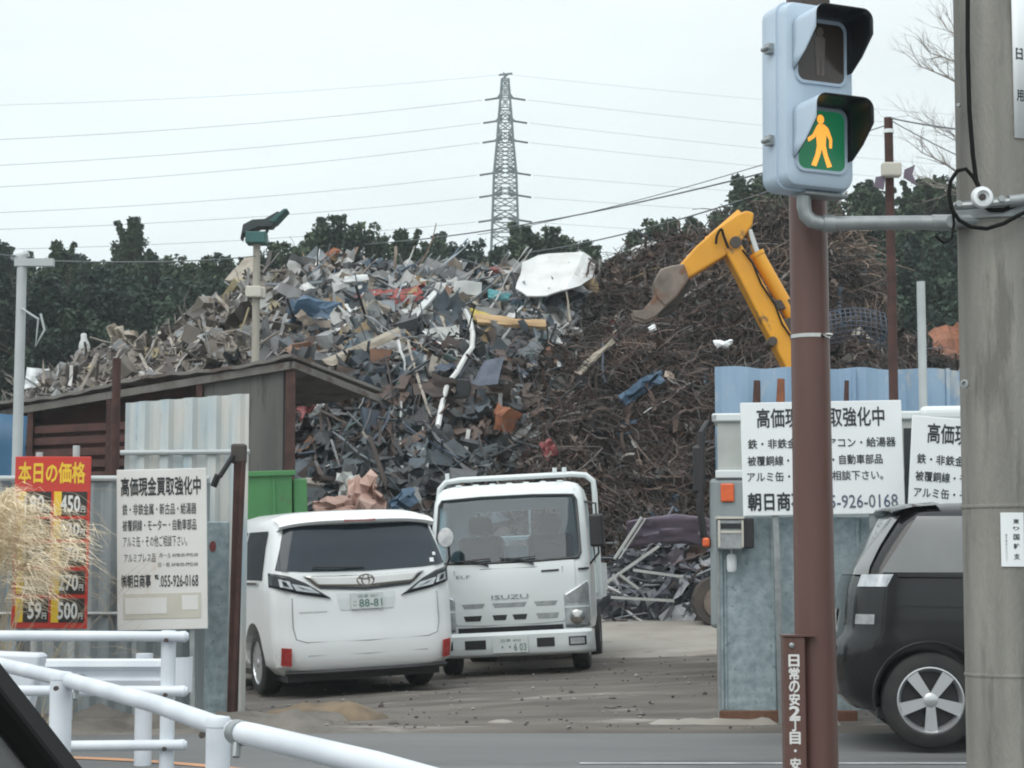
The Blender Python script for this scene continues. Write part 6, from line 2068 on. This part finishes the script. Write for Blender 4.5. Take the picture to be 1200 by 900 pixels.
# ================================================================== GUARD RAILS AND POLES AT THE ROAD
# near pipe rail, running obliquely past the camera
def rail_post(root, p, ztop, r, zlow=0):
    mb = MB()
    mb.lathe([(r, zlow), (r, ztop - .03), (r * 1.06, ztop - .028), (r * 1.06, ztop - .006), (r * .9, ztop + .006), (.001, ztop + .012)], 20, Matrix.Translation((p.x - root.location.x, p.y - root.location.y, 0)))
    return mb.build("post", M['railwhite'], root, smooth=True)
A1 = P(72, 789, 9.1); A2 = P(256, 842, 6.75)
root = empty("guard_rail", (A1.x, A1.y, 0), label="near white pipe guard rail with round posts sloping across the lower left corner", cat="guard rail")
dirv = Vector((A2.x - A1.x, A2.y - A1.y, 0))
zt1, zt2 = A1.z, A2.z
zt = (zt1 + zt2) / 2
rail_post(root, A1, A1.z, .052); rail_post(root, A2, A2.z, .043)
a = P(-60, 766, 11.4); m1 = P(75, 797, 9.1); m2 = P(252, 852, 6.72); b = P(300, 864, 6.35); c_ = P(640, 956, 4.9)
off = Vector((0, .045, 0))
mb = MB(); mb.tube([a - root.location + off, m1 - root.location + off, P(180, 826, 7.6) - root.location + off, m2 - root.location + off], .036, 14); mb.build("rail", M['railwhite'], root, smooth=True)
mb = MB(); mb.tube([P(272, 858, 6.55) - root.location + off, b - root.location + off, P(440, 898, 5.65) - root.location + off, c_ - root.location + off], .039, 14); mb.build("rail", M['railwhite'], root, smooth=True)
for q, rr in ((P(90, 800, 9.0), .040), (P(278, 860, 6.5), .043)):
    mb = MB(); d_ = dirv.normalized() * .035
    mb.tube([q - root.location + off - d_, q - root.location + off + d_], rr, 14); mb.tube([q - root.location + Vector((0, 0, -.03)), q - root.location + Vector((0, -.02, -.075))], .014, 8); mb.build("clamp", M['steel'], root, smooth=True)
for q in (P(71, 806, 9.03), P(243, 860, 6.7)):
    mb = MB(); mb.tube([q - root.location + Vector((-.012, -.03, 0)), q - root.location + Vector((-.010, -.055, 0))], .012, 8); mb.build("bolt", M['excavdark'], root)

# middle pedestrian rail of three level pipes
Ym = 11.3
xp = P(195, 800, Ym).x
root = empty("guard_rail", (xp, Ym, 0), label="white three pipe pedestrian rail with rounded free ends in front of the left sign boards", cat="guard rail")
mb = MB(); mb.tube([(0, .05, 0), (0, .05, P(195, 739, Ym).z)], .043, 18); mb.build("post", M['railwhite'], root, smooth=True)
mb = MB(); mb.tube([(-1.5, .05, 0), (-1.5, .05, P(195, 739, Ym).z)], .043, 18); mb.build("post", M['railwhite'], root, smooth=True)
for pl, pr_ in ((744, 746), (809, 810), (877, 873)):
    zl = P(0, pl, Ym).z; zr = P(220, pr_, Ym).z
    x1 = P(221, 750, Ym).x - xp
    mb = MB(); mb.tube([(-1.9, 0, zl), (x1 - .06, 0, zr), (x1 - .02, 0, zr), (x1, 0, zr)], [.031, .031, .034, .02], 14); mb.build("rail", M['railwhite'], root, smooth=True)
    mb = MB(); mb.tube([(0, -.045, zr - .02), (0, .0, zr - .02)], .013, 8); mb.build("bolt", M['excavdark'], root)

# vehicle guard beam behind it
Yb = 12.7
x1 = P(219, 790, Yb).x
root = empty("crash_barrier", (x1, Yb, 0), label="white folded steel crash barrier beam ending behind the pedestrian rail", cat="crash barrier")
zt = P(150, 772, Yb).z; zb = P(150, 806, Yb).z
prof = [(.02, zt), (-.02, zt - .012), (-.03, zt - .05), (.03, zt - .08), (.03, zt - .11), (-.03, zt - .14), (-.02, zb + .012), (.02, zb)]
mb = MB(); mb.grid([[(x, y, z - .0 * x) for y, z in prof] for x in (-3.2, -.12)]); mb.build("beam", M['railwhite'], root, solid=.006)
mb = MB(); rows = []
for t in np.linspace(0, PI * .55, 6): rows.append([(-.10 + .12 * math.sin(t), .0 + .10 * (1 - math.cos(t)) - .035, z) for z in np.linspace(zb - .03, zt + .01, 4)])
mb.grid(rows); mb.build("end_cap", M['railwhite'], root, solid=.006)
for x in (-.3, -2.3):
    mb = MB(); mb.tube([(x, .10, 0), (x, .10, zt + .03)], .057, 14); mb.build("post", M['railwhite'], root, smooth=True)
# wide white barrier piece at the left edge
p0 = P(14, 810, 12.2)
mb = MB(); mb.prism([(-.35, -.0), (.10, .0), (.20, .46), (.19, .48), (-.35, .50)], -.10, .10)
tag(mb.build("barrier_block", M['railwhite'], loc=(p0.x, 12.2, P(14, 846, 12.2).z - .05), bevel=.03), "white plastic barrier block behind the near guard rail at the left edge", "barrier")

# ---------------------------------------------------------------- big concrete utility pole at the right
YU = 7.86
pu = P(1172, 450, YU)
Rb, Rt = .172, .160
root = empty("utility_pole", (pu.x, YU, 0), (0, R(.15), 0), "thick grey concrete utility pole at the right edge", "utility pole")
mb = MB()
prof = []
zz = -.1
while zz < 6:
    prof.append((Rb + (Rt - Rb) * zz / 6, zz)); zz += .25
mb.lathe(prof, 40); mb.build("shaft", M['concrete'], root, smooth='full')
def cyl_patch(a0, a1, z0, z1, r, y=None):
    mb = MB(); mb.grid([[(r * math.sin(a), -r * math.cos(a), z) for a in np.linspace(a0, a1, 10)] for z in (z0, z1)]); return mb
for py in (594, 790):
    z = P(1172, py, YU).z
    mb = MB(); mb.lathe([(Rb * .9985, z - .008), (Rb + .0015, z - .004), (Rb + .0015, z + .004), (Rb * .9985, z + .008)], 40); mb.build("joint_band", M['concrete'], root, smooth='full')
# number plate with vertical lettering
z0, z1 = P(1180, 664, YU).z, P(1180, 602, YU).z
mb = cyl_patch(-.34, .19, z0, z1, .1735); tagpl = mb.build("number_plate", M['signwhite'], root, solid=-.002)
def cyl_text(s, x0, x1, z0, z1, r, off=0.0):
    vs, fs = text_data(s, off)
    xa = min(v[0] for v in vs); xb = max(v[0] for v in vs); ya = min(v[1] for v in vs); yb = max(v[1] for v in vs)
    o = []
    for v in vs:
        a = x0 + (v[0] - xa) / (xb - xa) * (x1 - x0); z = z0 + (v[1] - ya) / (yb - ya) * (z1 - z0)
        o.append((r * math.sin(a), -r * math.cos(a), z))
    return o, fs
mb = MB()
hh = z1 - z0
for s, v0, v1 in (("東", .12, .21), ("り", .26, .33), ("国", .40, .51), ("幹", .57, .68), ("支", .76, .87)):
    mb.add(*cyl_text(s, -.06, .08, z1 - v1 * hh, z1 - v0 * hh, .1765, .02))
for i in range(9): mb.add(*cyl_text("番号電話九三七八二"[i], -.24, -.195, z1 - (.44 + .055 * i) * hh, z1 - (.40 + .055 * i) * hh, .1765))
mb.build("lettering", M['ink'], tagpl)
# pale advertisement wrapped round the upper right
z0, z1 = P(1190, 172, YU).z, P(1190, -40, YU).z
mb = cyl_patch(.19, 1.7, z0, z1, .1705); ad = mb.build("advert_plate", M['signwhite'], root, solid=-.002, smooth='full')
mb = MB()
zk = P(1190, 82, YU).z; mb.add(*cyl_text("日", .27, .47, zk, zk + .05, .1728, .03)); zk = P(1190, 130, YU).z; mb.add(*cyl_text("用", .27, .47, zk, zk + .05, .1728, .03)); mb.build("lettering", M['ink'], ad)
# small round bolt eye
q = P(1130, 450, YU - .12)
mb = MB(); mb.lathe([(.018, 0), (.018, .012), (.010, .013), (.010, .004), (.001, .004)], 16, Matrix.Translation(q - root.location - Vector((.0, .0, 0))) @ Matrix.Rotation(PI / 2, 4, 'X') @ Matrix.Rotation(-.7, 4, 'Y'))
mb.build("bolt_eye", M['steel'], root, smooth=True)
q2 = P(1122, 124, YU - .10)
mb = MB(); mb.tube([q2 - root.location, q2 - root.location + Vector((-.01, -.02, 0))], .008, 8); mb.build("bolt", M['steel'], root)

# black cable down the pole with its loop (lies on the pole, a thing of its own)
cx = [(1134, -20), (1134, 60), (1136, 130), (1140, 180), (1144, 212), (1150, 226), (1152, 240), (1160, 246), (1176, 246), (1196, 238), (1215, 228)]
mb = MB(); mb.tube([P(*c, YU - .19) for c in cx], .0095, 8)
cz = [(1148, 222), (1141, 208), (1132, 198), (1122, 200), (1114, 212), (1112, 228), (1116, 246), (1124, 258), (1138, 266), (1156, 268), (1176, 262), (1194, 252), (1212, 244)]
mb.tube([P(*c, YU - .22) for c in cz], .0085, 8)
mb.tube([P(*c, YU - .21) for c in ((1116, 240), (1118, 262), (1115, 280), (1106, 285), (1096, 276))], .006, 7)
tag(mb.build("looped_cable", M['cable'], smooth=True), "black cable hanging down the concrete pole and looping at the bracket", "cable")

# ---------------------------------------------------------------- pedestrian signal on its pipe arm
ps = P(951, 116, YU)
sig = empty("pedestrian_signal", (ps.x, YU, ps.z), (0, R(0.6), R(23)), "pale blue pedestrian signal with a lit walking figure below a dark lens", "pedestrian signal")
HW, HD, HH = .172, .16, .395
mb = MB()
def rrect(w_, h_, r, n=5):
    o = []
    for cx_, cz_, a0 in ((w_ - r, -h_ + r, -PI / 2), (w_ - r, h_ - r, 0), (-w_ + r, h_ - r, PI / 2), (-w_ + r, -h_ + r, PI)):
        for k in range(n + 1):
            a = a0 + PI / 2 * k / n
            o.append((cx_ + r * math.cos(a), cz_ + r * math.sin(a)))
    return o
rows = []
for y, ins in ((.135, .03), (.13, .012), (.11, .0), (-.005, -.004), (-.006, .004), (-.045, .006), (-.060, .012), (-.068, .028), (-.068, .10)):
    rows.append([(x, y, z) for x, z in rrect(HW - ins, HH - ins, max(.02, .055 - ins * .3))])
mb.grid(rows, closed=True)
n = len(rows[0]); mb.add(rows[0], [tuple(range(n))]); mb.add(rows[-1], [tuple(range(n))])
hs = mb.build("housing", M['housing'], sig); weld(hs)
for zc, kind in ((.180, 'stop'), (-.192, 'go')):
    # bezel, lens and figure
    mb = MB(); w_, h_ = .112, .125
    o1 = rrect(w_ + .012, h_ + .012, .04); o2 = rrect(w_, h_, .032)
    mb.grid([[(x, -.066, z + zc) for x, z in o1], [(x, -.078, z + zc) for x, z in o1], [(x, -.078, z + zc) for x, z in o2], [(x, -.072, z + zc) for x, z in o2]], closed=True)
    mb.build("lens_frame", M['housing'], sig)
    mb = MB(); mb.add([(x, -.0735, z + zc) for x, z in o2], [tuple(range(len(o2)))])
    lens = mb.build("lens", M['lensdark'] if kind == 'stop' else M['lensgreen'], sig)
    fig = MB()
    def poly(pts): fig.add([(x, -.0755, z + zc) for x, z in pts], [tuple(range(len(pts)))])
    def poly2(pts): fig.add([(x, -.0753, z + zc) for x, z in pts], [tuple(range(len(pts)))])
    poly([(.0 + .017 * math.cos(t) - .004, .088 + .020 * math.sin(t)) for t in np.linspace(0, 2 * PI, 17)[:-1]])
    if kind == 'stop':
        poly2([(-.026, -.02), (.018, -.02), (.022, .058), (.012, .068), (-.02, .068), (-.03, .058)])
        poly([(-.022, -.098), (-.005, -.098), (-.003, -.02), (-.024, -.02)]); poly([(.0, -.098), (.016, -.098), (.016, -.02), (-.001, -.02)])
    else:
        poly2([(-.022, -.025), (.020, -.025), (.026, .055), (.014, .068), (-.016, .068), (-.028, .050)])
        poly([(-.026, .052), (-.012, .062), (-.030, .010), (-.062, -.012), (-.068, .004), (-.044, .020)])
        poly([(.020, .064), (.034, .052), (.052, .008), (.050, -.030), (.037, -.030), (.037, .004), (.018, .034)])
        poly([(-.022, -.024), (.004, -.024), (-.006, -.062), (-.026, -.112), (-.050, -.108), (-.030, -.062)])
        poly([(-.002, -.024), (.021, -.024), (.030, -.062), (.050, -.106), (.027, -.114), (.010, -.066)])
    fig.build("figure", M['manlit'] if kind == 'go' else M['manfaint'], lens)
    # hood: two cheeks and a roof, cut slanting at the bottom
    o = []
    w2, h2, r2 = .132, .145, .045
    path = [(-w2, -h2 * .55), (-w2, -h2 * .2), (-w2, h2 * .3), (-w2, h2 - r2)]
    for k in range(1, 7): a = PI - PI / 2 * k / 6; path.append((-w2 + r2 + r2 * math.cos(a), h2 - r2 + r2 * math.sin(a)))
    path += [(0, h2)]
    path += [(-x, z) for x, z in path[-2::-1]]
    rows = []
    for k in range(6):
        f = k / 5
        row = []
        for x, z in path:
            t = min(1, max(0, (z + h2 * .55) / (h2 * .85)))
            L = .028 + .160 * t ** .8
            row.append((x * (1 + .02 * f), -.07 - L * f, z + zc + (.004 * f if z > 0 else 0)))
        rows.append(row)
    mb = MB(); mb.grid(rows)
    hd = mb.build("hood", [M['visor_in'], M['housing']], sig, smooth=True, solid=.004, matoff=1)
    hd.modifiers["solid"].offset = 0
for z in (.20, -.19):
    mb = MB(); mb.box(-HW - .028, -HW + .004, .01, .05, z - .022, z + .022); mb.tube([(-HW - .03, .0, z), (-HW - .03, .06, z)], .011, 8); mb.build("hinge", M['steel'], sig, bevel=.004)
mb = MB(); mb.box(-.06, .08, -.02, .07, HH + .002, HH + .05); mb.build("top_bracket", M['excavdark'], sig)
mb = MB(); mb.box(-.05, .16, -.03, .07, -HH - .018, -HH - .002); mb.build("bottom_flange", M['steel'], sig, bevel=.006)

# pipe arm from under the signal to the pole
arm = empty("signal_arm", (P(942, 240, YU).x, YU, P(942, 240, YU).z), label="grey pipe arm with an elbow holding the pedestrian signal from the concrete pole", cat="bracket arm")
def A_(px, py, Y=YU): return P(px, py, Y) - arm.location
mb = MB(); mb.tube([A_(942, 230), A_(942, 242), A_(944, 252), A_(951, 259), A_(962, 262), A_(1060, 261), A_(1112, 261)], .030, 14); mb.build("pipe", M['steel'], arm, smooth=True)
mb = MB(); mb.tube([A_(965, 262), A_(978, 262)], .037, 14); mb.build("collar", M['steel'], arm, smooth=True)
mb = MB(); mb.tube([A_(1092, 261), A_(1116, 261)], .034, 14); mb.build("collar", M['steel'], arm, smooth=True)
mb = MB(); mb.tube([A_(1116, 259, YU - .10), A_(1232, 257, YU - .10)], .026, 12); mb.tube([A_(1116, 261), A_(1116, 259, YU - .10)], .026, 12); mb.build("rear_pipe", M['steel'], arm, smooth=True)
mb = MB()
cc = Vector((pu.x, YU, P(1172, 250, YU).z)) - arm.location
mb.lathe([(.171, -.045), (.176, -.045), (.176, .035), (.171, .035)], 40, Matrix.Translation(cc)); mb.build("pole_band", M['steel'], arm, smooth=True)
mb = MB(); q0 = A_(1120, 236, YU - .185); q1 = A_(1250, 230, YU - .185)
mb.tube([A_(1118, 242, YU - .15), A_(1150, 240, YU - .2), A_(1186, 236, YU - .21)], .016, 8); mb.tube([A_(1182, 236, YU - .2), A_(1260, 228, YU - .2)], .026, 12); mb.build("upper_rod", M['steel'], arm, smooth=True)
mb = MB(); mb.lathe([(.001, .0), (.042, .0), (.046, .012), (.040, .03), (.026, .034), (.024, .02), (.001, .018)], 22, Matrix.Translation(A_(1150, 232, YU - .21)) @ Matrix.Rotation(PI / 2, 4, 'X')); kb = mb.build("insulator_knob", M['signwhite'], arm, smooth=True)
mb = MB(); mb.lathe([(.001, .0), (.014, .0), (.014, .024), (.001, .026)], 14, Matrix.Translation(A_(1150, 232, YU - .215)) @ Matrix.Rotation(PI / 2, 4, 'X')); mb.build("knob_core", M['excavdark'], kb, smooth=True)
for px, py in ((1122, 240), (1172, 234)):
    q = A_(px, py, YU - .20); mb = MB(); mb.tube([q, q + Vector((0, -.03, 0))], .014, 6); mb.build("clamp_bolt", M['steel'], arm)

# ---------------------------------------------------------------- brown painted pole in the middle right
YQ = 8.15
pq = P(953, 560, YQ)
root = empty("brown_pole", (pq.x, YQ, 0), (0, R(-.1), 0), "reddish brown painted steel pole standing right behind the pedestrian signal", "pole")
rq = .083
mb = MB()
mb.lathe([(rq + .006, -.1), (rq + .004, 1.0), (rq, 2.0), (rq - .006, 5.2)], 36); mb.build("shaft", M['brownpole'], root, smooth='full')
z = P(950, 395, YQ).z
mb = MB(); mb.lathe([(rq, z - .008), (rq + .003, z - .008), (rq + .003, z + .008), (rq, z + .008)], 36); mb.tube([(.05, -rq - .01, z), (.08, -rq + .01, z)], .008, 8); mb.build("steel_strap", M['chrome'], root, smooth=True)
# cover box with white vertical lettering
zt = P(932, 745, YQ).z
x0 = P(919, 800, YQ - .1).x - pq.x; x1 = P(944, 800, YQ - .1).x - pq.x
mb = MB(); mb.box(x0, x1, -.115, -.02, -.05, zt); cov = mb.build("cover_box", M['brownpole'], root, bevel=.006)
mb = MB(); mb.box(x0 - .006, x1 + .045, -.122, -.02, zt + .0005, zt + .008); mb.build("cover_lid", M['brownpole'], cov)
mb = MB(); mb.lathe([(.011, 0), (.011, .008), (.004, .012), (.001, .012)], 12, Matrix.Translation((x0 + .032, -.114, zt - .035)) @ Matrix.Rotation(PI / 2, 4, 'X')); mb.build("screw", M['steel'], cov, smooth=True)
mb = MB()
zc = zt - .075
for ch in "日常の安2丁目・安全":
    if ch == "・": put_text(mb, ch, x0 + .035, x0 + .047, zc - .029, zc - .017, -.1165)
    else: put_text(mb, ch, x0 + .020, x0 + .062, zc - .048, zc, -.1165, .035)
    zc -= .053
mb.build("lettering", M['whitetxt'], cov)

# ---------------------------------------------------------------- window edge of the car the picture is taken from
p0 = P(20, 850, .75)
root = empty("car_window_frame", p0, label="dark rubber window edge of the photographer's own car at the lower left corner", cat="car part")
d0 = P(-30, 770, .75) - p0; d1 = P(92, 925, .78) - p0
nrm = Vector((-(d1 - d0).z, 0, (d1 - d0).x)).normalized()
mb = MB()
aa, bb = d0, d1
q = Vector((.0, .03, 0))
w_ = nrm * -.0115
mb.add([aa, bb, bb + w_, aa + w_, aa + q, bb + q, bb + w_ + q, aa + w_ + q], [(0, 1, 2, 3), (4, 7, 6, 5), (0, 4, 5, 1), (1, 5, 6, 2), (2, 6, 7, 3), (3, 7, 4, 0)])
mb.build("rubber_seal", M['cable'], root, bevel=.003)
mb = MB()
o1 = w_ * 1.03; far = nrm * -.06
q1 = Vector((0, .004, 0)); q2 = Vector((0, .03, 0))
mb.add([aa + o1 + q1, bb + o1 + q1, bb + far + q1, aa + far + q1, aa + o1 + q2, bb + o1 + q2, bb + far + q2, aa + far + q2], [(0, 1, 2, 3), (4, 7, 6, 5), (0, 4, 5, 1), (1, 5, 6, 2), (2, 6, 7, 3), (3, 7, 4, 0)])
mb.build("door_trim", M['greyseal'], root, bevel=.003)

# ================================================================== HAZE
mb = MB(); mb.box(-240, 240, -40, 320, -1.6, 75)
hz = mb.build("haze", [])
tag(hz, kind="stuff", label="thin pale air over the whole scene", cat="haze")
hm = bpy.data.materials.new("haze_air"); hm.use_nodes = True
nt = hm.node_tree; nt.nodes.clear()
ho = _n(nt, "ShaderNodeOutputMaterial"); pv = _n(nt, "ShaderNodeVolumePrincipled")
pv.inputs["Color"].default_value = (0.86, 0.93, 0.95, 1)
pv.inputs["Density"].default_value = 0.0009
pv.inputs["Anisotropy"].default_value = 0.2
nt.links.new(pv.outputs[0], ho.inputs["Volume"])
hz.data.materials.append(hm)
